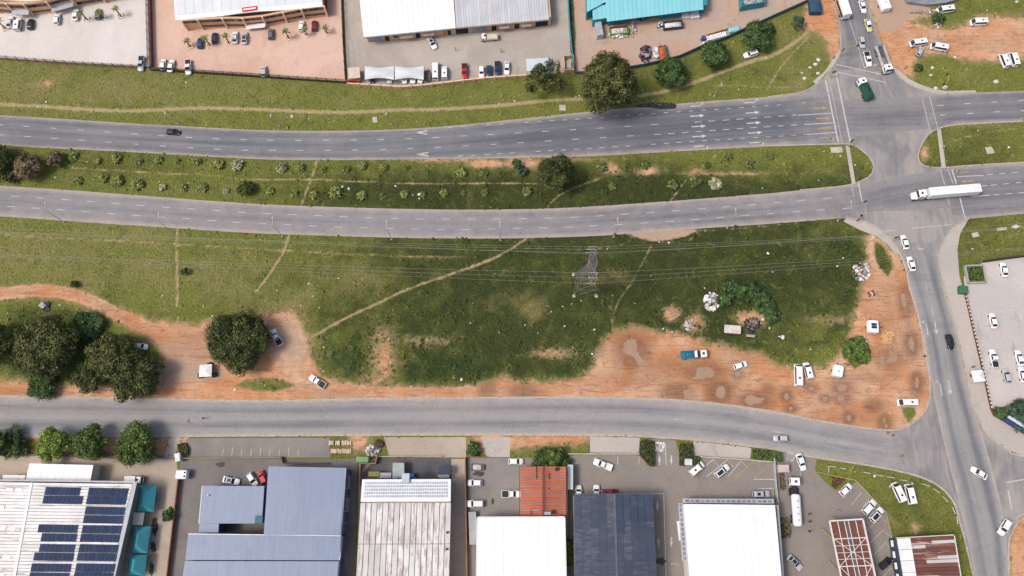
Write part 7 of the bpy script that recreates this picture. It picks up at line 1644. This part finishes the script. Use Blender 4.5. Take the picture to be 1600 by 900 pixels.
container(643, 743.5, 10, 1.4, 1.2, 1.6, ('blue', (.02, .10, .26)), 'small blue steel bin beside the grey shelter roof')
container(936.5, 44, 100, 5.0, 2.0, 2.4, ('greyc', (.38, .41, .46)), 'grey box trailer standing end-on by the scrap shed')
container(1076, 722, 90, 1.6, 2.0, 1.6, ('whitec', (.60, .60, .60)), 'white transformer box set in the clipped hedge')
container(1225, 732, 0, 2.8, 2.0, 2.2, ('creamc', (.55, .45, .42)), 'small kiosk with pink striped roof beside tanker lorry lane')
container(1507, 452, 95, 2.2, 2.2, 1.7, ('greenb', (.05, .16, .09)), 'dark green steel bin at the parking lot corner')
container(277, 714.5, 95, 2.2, 1.4, 2.2, ('whitegh', (.66, .68, .70)), 'white guard hut at solar factory gate')
# concrete enclosure by the lot
e = thing('planter_enclosure', P(1522, 430), 'low concrete walls enclosing a square grass bed', 'enclosure')
for (a, b) in (((1506,416.5),(1534,415.5)),((1534,415.5),(1538,442)),((1538,442),(1511,443)),((1511,443),(1506,416.5))):
    a, b = P(*a), P(*b); d = (b - a).normalized(); n_ = Vector((-d.y, d.x, 0)) * .22; MB().prism([(p.x, p.y) for p in (a + n_, b + n_, b - n_, a - n_)], 0, .9).build('wall', GREYWALL, e)
# billboard
bb = thing('billboard', P(1582, 667), 'long blue and white billboard standing on the corner of red soil', 'billboard')
a, b = P(1560,657), P(1606,685); d = (b - a).normalized(); n_ = Vector((-d.y, d.x, 0))
MB().prism([(p.x, p.y) for p in (a, b, b + n_ * .25, a + n_ * .25)], 1.0, 4.0).build('panel', mat('billboard_blue', (.04, .06, .18), .5, .2, .4), bb)
MB().prism([(p.x, p.y) for p in (a + n_ * .26, b + n_ * .26, b + n_ * 1.1, a + n_ * 1.1)], 3.7, 3.95).build('walkway', mat('billboard_pale', (.60, .64, .74), .5, .25, .8), bb)
for s in (.1, .5, .9): p = lerp(a, b, s) + n_ * .6; MB().tube((p.x, p.y, 0), (p.x, p.y, 3.7), .12).build('post', STEEL, bb)
yard('flower_bed', [(1549,641),(1556,637),(1575,640),(1600,660),(1660,700),(1660,706),(1600,675),(1552,650)], mat('soil_dark_red', (.12, .048, .035), .95, .3, .8), .02)
# slabs and manholes
for x, y, sx, sy, lab in ((586,187.5,1.4,1.9,'square concrete slab in the grass below the shade sails'),(879,168.5,2.0,1.9,'square concrete slab beside highway near the gum trees'),(1307,234.5,3.6,1.9,'wide concrete slab on the tip of the median'),(1546.5,235,2.3,2.2,'pale concrete slab in the eastern median grass'),(456,182,1.0,1.0,'small white slab on the verge below the black fence'),(1565,358,2.8,.9,'fallen pale slab on the rubble strewn verge'),(1524,367,1.9,1.4,'broken pale slab on the rubble strewn verge')):
    p = P(x, y); MB().box(p.x, p.y, 0, sx, sy, .18, R.uniform(-.1, .3), .04).top('concrete_slab', mat('slab_concrete', (.50, .45, .38), .9, .25, 1), lab, 'slab')

# ------------------------------------------------------------------ scrap yard goods
def heap(name, x, y, rx, ry, hgt, n, cols, label, cat, seed, size=(.4, 1.1)):
    """a heap of separate broken pieces joined with a core"""
    r_ = random.Random(seed); c = P(x, y); t = thing(name, c, label, cat)
    m_ = [MB() for _ in cols]; core = MB()
    for k in range(n):
        a, q = r_.uniform(0, 6.28), math.sqrt(r_.random()); px, py = x + rx * q * math.cos(a), y + ry * q * math.sin(a); p = P(px, py)
        z = hgt * (1 - q * q) * r_.uniform(.2, 1); s = r_.uniform(*size); b = m_[r_.randrange(len(cols))]
        i0 = len(b.v); b.box(0, 0, 0, s, s * r_.uniform(.4, 1), s * r_.uniform(.12, .5), r_.uniform(0, 3.1), 0)
        tx, ty = r_.uniform(-.5, .5), r_.uniform(-.5, .5)
        for i in range(i0, len(b.v)): u, v, w_ = b.v[i]; b.v[i] = (p.x + u, p.y + v, z + w_ + u * tx + v * ty + .1)
    for b, cm in zip(m_, cols):
        if b.v: b.build('pieces', cm, t)['kind'] = 'stuff'
    return t
PALEP = mat('debris_pale', (.62, .58, .55), .85, .3, 2, irand=.5); TANP = mat('debris_cardboard', (.42, .30, .21), .9, .3, 2, irand=.4); GREYP = mat('debris_grey', (.24, .23, .24), .9, .3, 2, irand=.5); DARKP = mat('debris_dark', (.05, .045, .05), .9, .4, 2, irand=.5); WHITEP = mat('plastic_white', (.75, .75, .76), .5, .15, 3, irand=.2); REDP = mat('debris_red', (.28, .05, .04), .8, .3, 2, irand=.4); SANDP = mat('debris_sand', (.46, .30, .19), .95, .2, 2)
heap('rubbish_heap', 1112, 472, 13, 14, .9, 90, [PALEP, TANP, PALEP, GREYP, WHITEP], 'big heap of dumped cardboard and white rubbish in the field', 'rubbish', 1)
heap('rubbish_heap', 1077, 508, 9, 9, .4, 55, [PALEP, WHITEP, TANP, GREYP], 'scattered white rubbish at the red dirt edge', 'rubbish', 2, (.3, .8))
heap('sand_heap', 1052, 492, 7, 8, .7, 60, [SANDP], 'small heap of tan sand in the grass', 'sand heap', 3, (.5, 1.0))
heap('rubbish_heap', 1345, 425, 13, 14, .6, 80, [PALEP, GREYP, WHITEP, GREYP, TANP], 'heap of dumped grey and white rubbish at the tree line near south street', 'rubbish', 4, (.3, 1.0))
heap('ash_pile', 1175, 508, 13, 12, .3, 60, [DARKP, GREYP, DARKP], 'burnt black ash and rags behind the pinkish shack', 'ash', 5, (.3, .9))
heap('rubble_heap', 583, 704, 11, 8, .9, 70, [PALEP, GREYP, PALEP], 'heap of pale grey rubble by the concrete driveway', 'rubble', 6, (.3, .8))
heap('soil_heap', 593, 693, 6, 5, .7, 40, [mat('debris_soil', (.10, .06, .045), .95, .3, 2)], 'small heap of dark soil at the road edge', 'soil heap', 7, (.4, .9))
heap('rubbish_heap', 987, 47, 6, 11, .8, 60, [PALEP, WHITEP, TANP, GREYP], 'white bags spilling beside the green and red skip', 'rubbish', 8, (.4, .9))
heap('rubbish_heap', 966, 57, 16, 4, .6, 60, [WHITEP, PALEP, mat('debris_greenish', (.25, .35, .25), .8, .3, 2)], 'row of white bags below the green and red skip', 'rubbish', 9, (.4, .9))
heap('scrap_heap', 1004, 29, 10, 4, .6, 40, [GREYP, DARKP, TANP], 'dark scrap under the open front of the teal shed', 'scrap', 10, (.4, .9))
heap('scrap_heap', 1033, 41, 6, 6, .5, 30, [DARKP, GREYP, WHITEP], 'dark scrap beside the charcoal skip', 'scrap', 11, (.3, .8))
heap('machinery_scrap', 1008, 85, 9, 13, 1.2, 60, [REDP, GREYP, DARKP, mat('debris_rose', (.45, .28, .24), .8, .3, 2), mat('debris_blue', (.06, .08, .2), .8, .3, 2)], 'tangle of red machinery parts beside the huge gum tree', 'scrap', 12, (.5, 1.4))
heap('stacked_goods', 1025, 84, 4.5, 8, 1.0, 34, [mat('goods_pale_blue', (.5, .56, .62), .7, .2, 2), WHITEP], 'pale blue and white goods beside the orange trailer', 'goods', 13, (.6, 1.3))
heap('rubble_heap', 1448, 20, 26, 3, .5, 60, [PALEP, TANP, GREYP], 'low broken stone wall near the caravan', 'rubble', 14, (.4, .9))
heap('rubble_heap', 1588, 355, 9, 2, .3, 16, [PALEP], 'white broken stones on the verge above the parking lot', 'rubble', 15, (.3, .8))
heap('rubbish_heap', 1360, 459, 5, 4, .5, 22, [REDP, PALEP, DARKP], 'handcart load of junk on the red dirt path', 'rubbish', 16, (.4, .9))
heap('rubbish_heap', 1465, 40, 6, 4, .3, 16, [WHITEP, PALEP], 'white litter around the dark bush near minibus taxis', 'rubbish', 17, (.3, .7))
heap('sand_heap', 1386, 527, 8, 10, .35, 60, [mat('debris_yellow_sand', (.60, .36, .17), .95, .2, 2)], 'spread heap of yellow building sand on the red dirt', 'sand heap', 18, (.6, 1.2))
heap('rubbish_heap', 1220, 526, 4, 4, .3, 10, [WHITEP, DARKP], 'black and white rubbish bag pair in the field', 'rubbish', 19, (.4, .9))
heap('stone_cluster', 72, 478, 4, 6, 1.2, 14, [PALEP, mat('debris_slate', (.1, .11, .14), .8, .3, 2)], 'pale and slate coloured junk behind the broad olive tree', 'rubbish', 20, (.6, 1.4))
for y, lab in ((692, 'row of stacked salmon paving blocks, nearest the road'), (705, 'row of stacked salmon paving blocks, nearest the wall')):
    g = thing('paving_stack', P(532, y), lab, 'pavers')
    for i in range(14):
        p = P(515.5 + 2.5 * i, y + R.uniform(-.6, .6))
        if R.random() < .88: MB().box(p.x, p.y, 0, .40, 1.2, R.uniform(.3, .6), R.uniform(-.06, .06), .03).build('paver_pile', mat('paver_stack', (.62, .46, .37), .9, .2, 1, orand=.25), g)
def skip(x, y, a, L, Wd, c1, c2, load, label):
    p = P(x, y, 1.5); t = thing('skip_bin', (p.x, p.y, 0), label, 'skip', None, head(x, y, a), False)
    for s, cm in ((-1, c1), (1, c2)): MB().box(0, s * Wd / 2, 0, L, .12, 1.6).build('side_panel', cm, t)
    for s in (-1, 1): MB().box(s * L / 2, 0, 0, .12, Wd - .14, 1.55).build('end_panel', c1, t)
    MB().box(0, 0, .05, L - .2, Wd - .2, .5).build('floor', DARK, t); lump(-L / 2 + .2, L / 2 - .3, Wd / 2 - .2, .7, 1.0, int(x)).build('load', load, t)
skip(967.5, 46.5, 5, 5.8, 2.6, mat('skip_green', (.12, .34, .04), .6, .2, 1), mat('skip_red', (.36, .06, .04), .6, .2, 1), PALEP, 'green and red skip full of white rubbish by the teal shed')
skip(1052, 37.5, 6, 6.0, 2.4, mat('skip_charcoal', (.07, .07, .075), .6, .2, 1), mat('skip_charcoal', (.07, .07, .075)), WHITEP, 'charcoal skip heaped with white bags in front of the teal shed')
for i, (x, y) in enumerate(((1070, 27), (1084, 25.5))):
    p = P(x, y); MB().box(p.x, p.y, 0, 2.4 if i == 0 else 3.0, 2.0 + .6 * i, 1.2, .12, .05).top('baled_goods', mat('bale_white', (.70, .68, .67), .7, .15, 1), ('small stack of white boards beside the charcoal skip', 'large stack of white boards at the end of the teal shed')[i], 'goods')
parts = [('bed', open_box(-2.4, 2.4, 1.0, .7, 1.5, .1).mesh('bed', cpaint('orange'))), ('load', lump(-2.2, 2.2, .85, 1.1, .35, 8).mesh('load', mat('load_orange', (.5, .13, .05), .8, .3, 1))), ('drawbar', MB().box(3, 0, .6, 1.4, .12, .12).mesh('drawbar', BLACKP))] + wheels((-.4, .6), .95, .36)
place(parts, 'farm_trailer', 1034, 84, 100, 'bright orange farm trailer in the scrap yard', 'trailer')
parts = [('bed', MB().box(0, 0, .7, 5, .7, .5, 0, .05).mesh('bed', mat('teal_dark_steel', (.03, .12, .13), .6, .2, 1))), ('rail', MB().box(0, .45, .9, 5, .06, .5).mesh('rail', STEEL))] + wheels((-.8,), .45, .3)
place(parts, 'conveyor', 1041, 82, 102, 'narrow dark teal conveyor beside the orange trailer', 'machine')
g = thing('goods_row', P(1120, 58), 'row of white bagged goods inside tan timber frame along the teal fence', 'goods')
for i in range(9): p = P(1105 + 3.4 * i, 62 - .9 * i); MB().box(p.x, p.y, 0, .55, 1.7, .9, .25, .08).build('bag', WHITEP, g)
a, b = P(1102, 57), P(1142, 45); d = (b - a).normalized(); n_ = Vector((-d.y, d.x, 0)) * .15; MB().prism([(p.x, p.y) for p in (a + n_, b + n_, b - n_, a - n_)], 0, 1.2).build('timber_rail', mat('timber_tan', (.52, .33, .16), .8, .2, 1), g)
p = P(1146, 48); MB().box(p.x, p.y, 0, 3.6, 1.8, 1.1, .2, .3).top('tarpaulin_stack', TEAL_ROOF, 'goods under a teal tarpaulin by the fence', 'tarpaulin')
p = P(1098, 62); MB().tube((p.x, p.y, 0), (p.x, p.y, 1.4), .75, .7, 12).top('water_tank', mat('tank_blue', (.06, .07, .25), .5, .2, 1), 'blue plastic drum by the teal fence', 'drum')
p = P(1099, 70); MB().tube((p.x, p.y, 0), (p.x, p.y, 1.2), .6, .5, 12).top('water_tank', WHITEP, 'white plastic drum outside the teal fence', 'drum')
p = P(1275, 9, 2); gz = thing('market_tent', (p.x, p.y, 0), 'dark blue tent on the red soil by the scrap yard corner', 'tent')
for i in range(4):
    u, v = ((-1.8, -2.2), (1.8, -2.2), (1.8, 2.2), (-1.8, 2.2))[i]; u2, v2 = ((-1.8, -2.2), (1.8, -2.2), (1.8, 2.2), (-1.8, 2.2))[(i + 1) % 4]
    MB().add([(p.x + u, p.y + v, 2), (p.x + u2, p.y + v2, 2), (p.x, p.y, 2.7), (p.x + u, p.y + v, .2), (p.x + u2, p.y + v2, .2)], [(0, 1, 2), (3, 4, 1, 0)]).build('tent_panel', mat('tent_blue', (.025, .075, .13), .8, .2, 1), gz)
q = W([(1405,-12),(1420,3),(1450,7),(1480,4),(1500,-3),(1500,-40),(1405,-40)], 1.2); MB().prism([(p.x, p.y) for p in q], 0, 1.2).top('stone_platform', mat('platform_blue_grey', (.25, .27, .30), .8, .3, .5), 'rounded blue-grey stone platform beyond the caravan', 'platform')
# white painted stones at the corner
for i, (x, y, s) in enumerate(((1278.7,93.7,.8),(1274.2,100.5,.75),(1265.7,105.5,.6),(1278,115,.7),(1257,122.5,.7),(1253,113.7,.45),(1454.5,117.5,.6),(1556,127.5,.9),(1476,136.5,.9),(1462,138,.8),(1457,106,.7))):
    p = P(x, y); m_ = MB(); V = []
    for k in range(3):
        for j in range(8): a = j * math.pi / 4 + k * .2; q_ = (1, .85, .35)[k] * s * R.uniform(.75, 1.1); V.append((p.x + q_ * math.cos(a), p.y + q_ * math.sin(a) * .8, (0, .35, .55)[k] * s))
    m_.add(V, [(k * 8 + j, k * 8 + (j + 1) % 8, k * 8 + 8 + (j + 1) % 8, k * 8 + 8 + j) for k in range(2) for j in range(8)] + [tuple(range(16, 24))])
    m_.top('boulder', mat('boulder_pale', (.60, .57, .50), .9, .2, 2), 'pale boulder on the grass corner beside north street, near the scrap yard' if x < 1350 else 'pale boulder on the grass below the minibus taxis', 'boulder', 'pale boulders')
# litter in the grass
LIT = [MB().add([(-.35, -.2, .05), (.3, -.28, .22), (.38, .22, .08), (-.25, .3, .26), (0, 0, .34)], [(0, 1, 4), (1, 2, 4), (2, 3, 4), (3, 0, 4)]).mesh('litter', WHITEP), MB().add([(-.2, -.3, .04), (.25, -.2, .1), (.3, .3, .3), (-.3, .2, .12)], [(0, 1, 2, 3)]).mesh('litter', PALEP)]
LP = [(535,292,1.6),(545,295,1.9),(618,291,1.3),(645,305,1.2),(655,304,2.0),(655,310.5,1.2),(86,277,1.0),(136,253,1.0),(168,278,1.2),(60,443,.9),(483,280,.7),(249,284,.7),(294,286,.7),(291,129,1.4),(272,127,.8),(72,159.5,1.5),(60,166,1.1),(73,167,1.2),(143,175,.8),(335,135,.6),(482,185,.8),(651,190,.8),(804,158,1.2),(900,151,1),(905,150,.9),(1020,158,1),(1196,90,.9),(1228,53,.8),(1154,140,.9),(879,479,1.3),(861,487,1.0),(882,510,1.2),(893,475,.8),(928,515,1.6),(925,553,1.3),(895,543,1),(721,593,1.7),(642,604,1.1),(610,567,1),(567,602,.9),(506,543,.9),(505,580,.9),(470,477,.9),(499,481,.9),(489,463,.8),(433,454,1),(482,443,.8),(278,497,.9),(332,494,1),(306,487,.8),(254,462,.9),(12,490,1),(93,477,.9),(140,562,1.1),(122,594,1),(118,612,1),(367,609,1.6),(414,602,1),(95,604,.9),(1051,467,1.1),(957,462,.7),(992,474,.8),(1200,396,1.8),(1207,425,1.2),(1308,416,1.2),(1317,403,1.1),(1202,513,1.2),(1266,546,1.1),(1230,572,.8),(1353,534,2.0),(1365,371,1.3),(1362,374,1),(1320,284,.9),(1279,282,1.2),(1313,244,1),(1287,237,.8),(1336,258,1),(1191,294,.9),(1475,229,.9),(1500,229,1),(1576,230,1.6),(1582,244,1),(1528,204,.9),(1519,389,1.2),(1492,90,1.8),(1588,3,2.2),(1542,16,.9),(1532,57,.9),(1510,108,.8),(1570,30,1),(1390,645,.7),(1390,760,1.4),(1366,744,1.4),(1335,737,1),(1425,755,1.4),(1030,378,1.2),(1045,379,1.3),(1116,295,.8),(949,389,.8),(1017,431,.8),(908,470,.8),(774,428,.7),(529,435,.9),(483,443,.9),(709,590,.8),(780,520,.8),(820,508,.8),(840,520,.8),(735,505,.8),(1101,450,1.4),(1133,448,1.3),(1155,505,1),(1192,499,1.6),(1188,506,1.4),(1036,514,1.1),(1050,519,1.1)]
for i, (x, y, s) in enumerate(LP):
    p = P(x, y); o = link(LIT[i % 2], 'plastic_scrap', None, (p.x, p.y, .01)); o.rotation_euler = (0, 0, R.uniform(0, 6.28)); o.scale = (s * .65, s * .65, s * .6)
    where = 'grass median between the carriageways' if 225 < y < 330 and x < 1366 else ('verge above the carriageway by the yards' if y < 225 and x < 1310 else ('open field and its red dirt edge' if x < 1420 and y < 630 else ('triangular lawn' if y > 700 else 'eastern grass by the junction')))
    tag(o, 'scrap of white litter lying in the ' + where, 'litter', 'litter in the ' + where)

# ------------------------------------------------------------------ pylon, power lines, street lamps, signals
LAT = mat('lattice_galvanised', (.22, .20, .20), .6, .2, 1.0, metal=.2); INS = mat('insulator_white', (.42, .42, .42), .4, .1, 1)
PB = P(914, 446)
pyl = thing('power_pylon', PB, 'tall lattice steel power pylon standing in the dark green field', 'pylon')
def hw(z): return 3.2 - (3.2 - .95) * min(z / 17.0, 1) if z < 17 else .95 - .75 * max(0, (z - 24) / 4.5)
LV = [0, 4.5, 8.5, 11.8, 14.4, 17, 18.9, 20.8, 22.4, 24, 28.5]
for sx in (-1, 1):
    for sy in (-1, 1):
        m_ = MB()
        for i in range(len(LV) - 1):
            a, b = LV[i], LV[i + 1]; m_.tube((PB.x + sx * hw(a), PB.y + sy * hw(a), a), (PB.x + sx * hw(b), PB.y + sy * hw(b), b), .11 if a < 17 else .075, None, 4)
        m_.build('leg', LAT, pyl)
        q = PB; MB().box(PB.x + sx * 3.2, PB.y + sy * 3.2, 0, .9, .9, .5, 0, .1).build('footing', KERB, pyl)
for i in range(len(LV) - 1):
    a, b = LV[i], LV[i + 1]; m_ = MB()
    for k in range(4):
        c0 = ((-1, -1), (1, -1), (1, 1), (-1, 1)); (x0, y0), (x1, y1) = c0[k], c0[(k + 1) % 4]
        A0, A1 = Vector((PB.x + x0 * hw(a), PB.y + y0 * hw(a), a)), Vector((PB.x + x1 * hw(a), PB.y + y1 * hw(a), a)); B0, B1 = Vector((PB.x + x0 * hw(b), PB.y + y0 * hw(b), b)), Vector((PB.x + x1 * hw(b), PB.y + y1 * hw(b), b))
        m_.tube(A0, B1, .05, None, 4); m_.tube(A1, B0, .05, None, 4); m_.tube(B0, B1, .05, None, 4)
    m_.build('bracing', LAT, pyl)
ARMS = []
for z, l in ((17, 4.3), (20.8, 3.9), (24, 3.5)):
    for s in (-1, 1):
        m_ = MB(); tip = Vector((PB.x, PB.y + s * l, z))
        for sx in (-1, 1): m_.tube((PB.x + sx * hw(z), PB.y + s * hw(z), z), tip, .06, None, 4); m_.tube((PB.x + sx * hw(z), PB.y + s * hw(z), z + 1.5), tip, .07, None, 4)
        m_.build('cross_arm', LAT, pyl); ARMS.append((tip, s, z))
        for dx in (-1, 1): MB().tube(tip, tip + Vector((dx * 1.3, 0, -.15)), .08, None, 6).build('insulator', INS, pyl)
WIRE = mat('power_cable', (.30, .31, .26), .6, .1, 1)
def cable(p0, p1, sag, label, group):
    m_ = MB(); n = 26; pts = [lerp(p0, p1, k / n) - Vector((0, 0, sag * 4 * (k / n) * (1 - k / n))) for k in range(n + 1)]
    for a, b in zip(pts, pts[1:]): m_.tube(a, b, .024, None, 4)
    o = link(m_.mesh('power_cable', WIRE, p0), 'power_cable', None, p0); tag(o, label, 'cable', group)
side_n = {1: 'upper', -1: 'lower'}
for i, (tip, s, z) in enumerate(ARMS):
    lev = {17: 'bottom', 20.8: 'middle', 24: 'top'}[z]
    fl = P(-250, 352 if s > 0 else 386, z); fr = P(1800, 341 if s > 0 else 371, z)
    cable(tip + Vector((-1.3, 0, -.15)), Vector((fl.x, fl.y, z)), 2.2, 'thin power cable leaving the pylon towards the trees, %s arm on the %s side' % (lev, 'highway' if s > 0 else 'service road'), 'power cables')
    cable(tip + Vector((1.3, 0, -.15)), Vector((fr.x, fr.y, z)), 2.2, 'thin power cable leaving the pylon towards south street, %s arm on the %s side' % (lev, 'highway' if s > 0 else 'service road'), 'power cables')
top_ = Vector((PB.x, PB.y, 28.4)); fl, fr = P(-250, 342, 28), P(1800, 331, 28)
cable(top_, fl, 2, 'earth wire running from pylon peak towards the trees', 'power cables'); cable(top_, fr, 2, 'earth wire running from pylon peak towards south street', 'power cables')

LAMPM = mat('lamp_post_steel', (.40, .40, .41), .5, .15, 1, metal=.3)
def lamp(x, y, ang, h, arm, label, group):
    p = P(x, y); t = thing('street_lamp', (p.x, p.y, 0), label, 'street lamp', group, head(x, y, ang), False)
    m_ = MB(); m_.tube((0, 0, 0), (0, 0, h * .5), .10, .08, 8); m_.tube((0, 0, h * .5), (0, 0, h), .08, .05, 8); m_.build('pole', LAMPM, t)
    MB().tube((0, 0, h - .1), (arm, 0, h + .3), .06, .05, 6).build('arm', LAMPM, t); MB().box(arm + .35, 0, h + .2, .9, .34, .18, 0, .05).build('lamp_head', INS, t); MB().box(0, 0, 0, .5, .5, .25, 0, .05).build('base', KERB, t)
for x, y, a in ((100,347,82),(270,363,84),(441,369,86),(612,374,90),(782,375,92),(959,370,95),(1136,356,98),(1309,345,97)): lamp(x, y, a, 9.6, 1.5, 'street lamp on the field side of the carriageway by the open field', 'lamps along the carriageway by the open field')
for x, y, a in ((278,193,-86),(437,197,-88),(611,194,-92),(781,180,-94),(1116,150,-96)): lamp(x, y, a, 9.0, 1.2, 'street lamp on the verge above the carriageway by the yards', 'lamps along the carriageway by the yards')
for x, y, a, lab in ((320,641,90,'x'),): pass
def signal(x, y, ang, arm, label, h=5.2):
    p = P(x, y); t = thing('traffic_signal', (p.x, p.y, 0), label, 'traffic signal', None, head(x, y, ang), False)
    MB().tube((0, 0, 0), (0, 0, h), .13, .10, 8).build('pole', YB, t); MB().tube((0, 0, h - .1), (arm, 0, h + .25), .09, .06, 6).build('mast_arm', YB, t)
    for pos in ((arm, 0, h - .6), (.0, .3, 2.6)):
        hd = MB().box(pos[0], pos[1], pos[2], .34, .34, 1.1, 0, .05).build('signal_head', BLACKP, t)
        for k, cm in enumerate(('red', 'orange', 'green')): MB().tube((pos[0], pos[1] - .18, pos[2] + .2 + .33 * (2 - k)), (pos[0], pos[1] - .24, pos[2] + .2 + .33 * (2 - k)), .11, None, 8).build('lens', mat('lens_' + cm, {'red': (.2, .02, .02), 'orange': (.25, .12, .02), 'green': (.02, .12, .05)}[cm], .3, .1, 1), hd)
signal(1340.5, 343, 90, 3.6, 'yellow traffic signal with long arm at the corner by the red dirt'); signal(1312, 88, 8, 3.6, 'traffic signal with arm reaching over the north street lane'); signal(1468, 140, 100, 2.2, 'yellow traffic signal on the grass corner below the minibus taxis')
signal(1325, 229, 60, .6, 'short traffic signal on the tip of the median', 3.2); signal(1297, 122, 30, .6, 'short traffic signal at the scrap yard corner', 3.2); signal(1393, 378, 40, .6, 'short traffic signal at the south street crossing', 3.2)

# ------------------------------------------------------------------ people
def person_mesh():
    me = bpy.data.meshes.new('person'); J = [((0, 0, .95), .17, .12), ((0, 0, 1.2), .16, .11), ((0, 0, 1.42), .17, .11), ((0, 0, 1.52), .06, .06), ((0, .01, 1.64), .095, .11), ((0, .01, 1.74), .07, .09),
        ((.2, 0, 1.4), .06, .06), ((.27, .02, 1.14), .05, .05), ((.28, .1, .9), .04, .04), ((-.2, 0, 1.4), .06, .06), ((-.27, -.03, 1.14), .05, .05), ((-.27, .02, .88), .04, .04),
        ((.1, 0, .88), .1, .1), ((.12, .06, .5), .07, .07), ((.12, -.02, .08), .05, .05), ((.12, .14, .04), .045, .04), ((-.1, 0, .88), .1, .1), ((-.12, .0, .5), .07, .07), ((-.12, -.12, .08), .05, .05), ((-.12, .04, .04), .045, .04)]
    E = [(0, 1), (1, 2), (2, 3), (3, 4), (4, 5), (2, 6), (6, 7), (7, 8), (2, 9), (9, 10), (10, 11), (0, 12), (12, 13), (13, 14), (14, 15), (0, 16), (16, 17), (17, 18), (18, 19)]
    me.from_pydata([j[0] for j in J], E, []); o = bpy.data.objects.new('tmp', me); COL.objects.link(o)
    o.modifiers.new('s', 'SKIN'); sv = me.skin_vertices[0].data
    for i, j in enumerate(J): sv[i].radius = (j[1], j[2])
    sv[0].use_root = True
    o.modifiers.new('d', 'SUBSURF').levels = 1
    dg = bpy.context.evaluated_depsgraph_get(); r_ = bpy.data.meshes.new_from_object(o.evaluated_get(dg)); bpy.data.objects.remove(o); return r_
PMESH = person_mesh(); SKIN = mat('skin_brown', (.14, .075, .05), .6, .1, 4); HAIR = mat('hair_black', (.012, .011, .011), .8, .2, 8)
HM = MB(); HV = []
for k in range(4):
    for j in range(8): a = j * math.pi / 4; q_ = (.115, .115, .09, .03)[k]; HV.append((q_ * math.cos(a), .0 + q_ * 1.1 * math.sin(a), (1.68, 1.74, 1.80, 1.835)[k]))
HM.add(HV, [(k * 8 + j, k * 8 + (j + 1) % 8, k * 8 + 8 + (j + 1) % 8, k * 8 + 8 + j) for k in range(3) for j in range(8)] + [tuple(range(24, 32))]); HM = HM.mesh('hair', HAIR, smooth=True)
def person(x, y, a, shirt, trousers, label):
    me = PMESH.copy(); me.materials.clear()
    for m_ in (SKIN, mat('shirt_' + shirt, {'white': (.6, .6, .6), 'black': (.02, .02, .025), 'red': (.35, .03, .03), 'blue': (.03, .06, .2), 'purple': (.12, .06, .2), 'grey': (.2, .2, .21)}[shirt], .85, .2, 4), mat('trousers_' + trousers, {'navy': (.02, .03, .07), 'black': (.018, .018, .02), 'khaki': (.25, .19, .11)}[trousers], .85, .2, 4)): me.materials.append(m_)
    for pl_ in me.polygons:
        c = pl_.center; pl_.use_smooth = True
        pl_.material_index = 2 if .1 < c.z < .95 and abs(c.x) < .24 else (1 if .95 <= c.z < 1.5 and not (abs(c.x) > .24 and c.z < 1.08) else 0)
    p = P(x, y); t = thing('person', (p.x, p.y, .02), label, 'person', None, math.radians(a), False); link(me, 'body', t); link(HM, 'hair', t)
for x, y, a, s, tr, lab in ((712,79,20,'white','khaki','person in white shirt walking across the gravel yard'),(783,81.5,80,'black','black','person in black standing in the gravel yard'),(1413,107.5,40,'black','navy','person in black waiting at the north street pavement'),
     (1441.5,557.5,90,'black','black','person in black at the kerb of south street'),(1375,512,200,'red','navy','person in red shirt by the trailer kiosk with solar panel'),(1318.5,569,10,'blue','black','person in blue among traders behind the white trailer kiosk'),(1323,571,150,'red','black','person in red among traders behind the white trailer kiosk'),
     (1262.5,803,30,'black','navy','person in black walking on the forecourt near the tanker'),(1263,815,120,'blue','navy','person in blue walking on the forecourt near the tanker'),(1262.5,830,60,'black','black','person in black on the forecourt beside the canopy'),(1308,798,0,'white','navy','person in white shirt on the forecourt lane'),
     (1301,92,10,'black','navy','person in dark clothes at the corner by the boulders'),(1518,574,70,'grey','black','person in grey behind the gazebo by the brown wall'),(1338,345.5,70,'red','navy','person in red beside the yellow traffic signal'),(320,654,50,'black','black','person in black crossing the service road'),(1345,263.5,30,'black','navy','person in black on the median tip')):
    person(x, y, a, s, tr, lab)
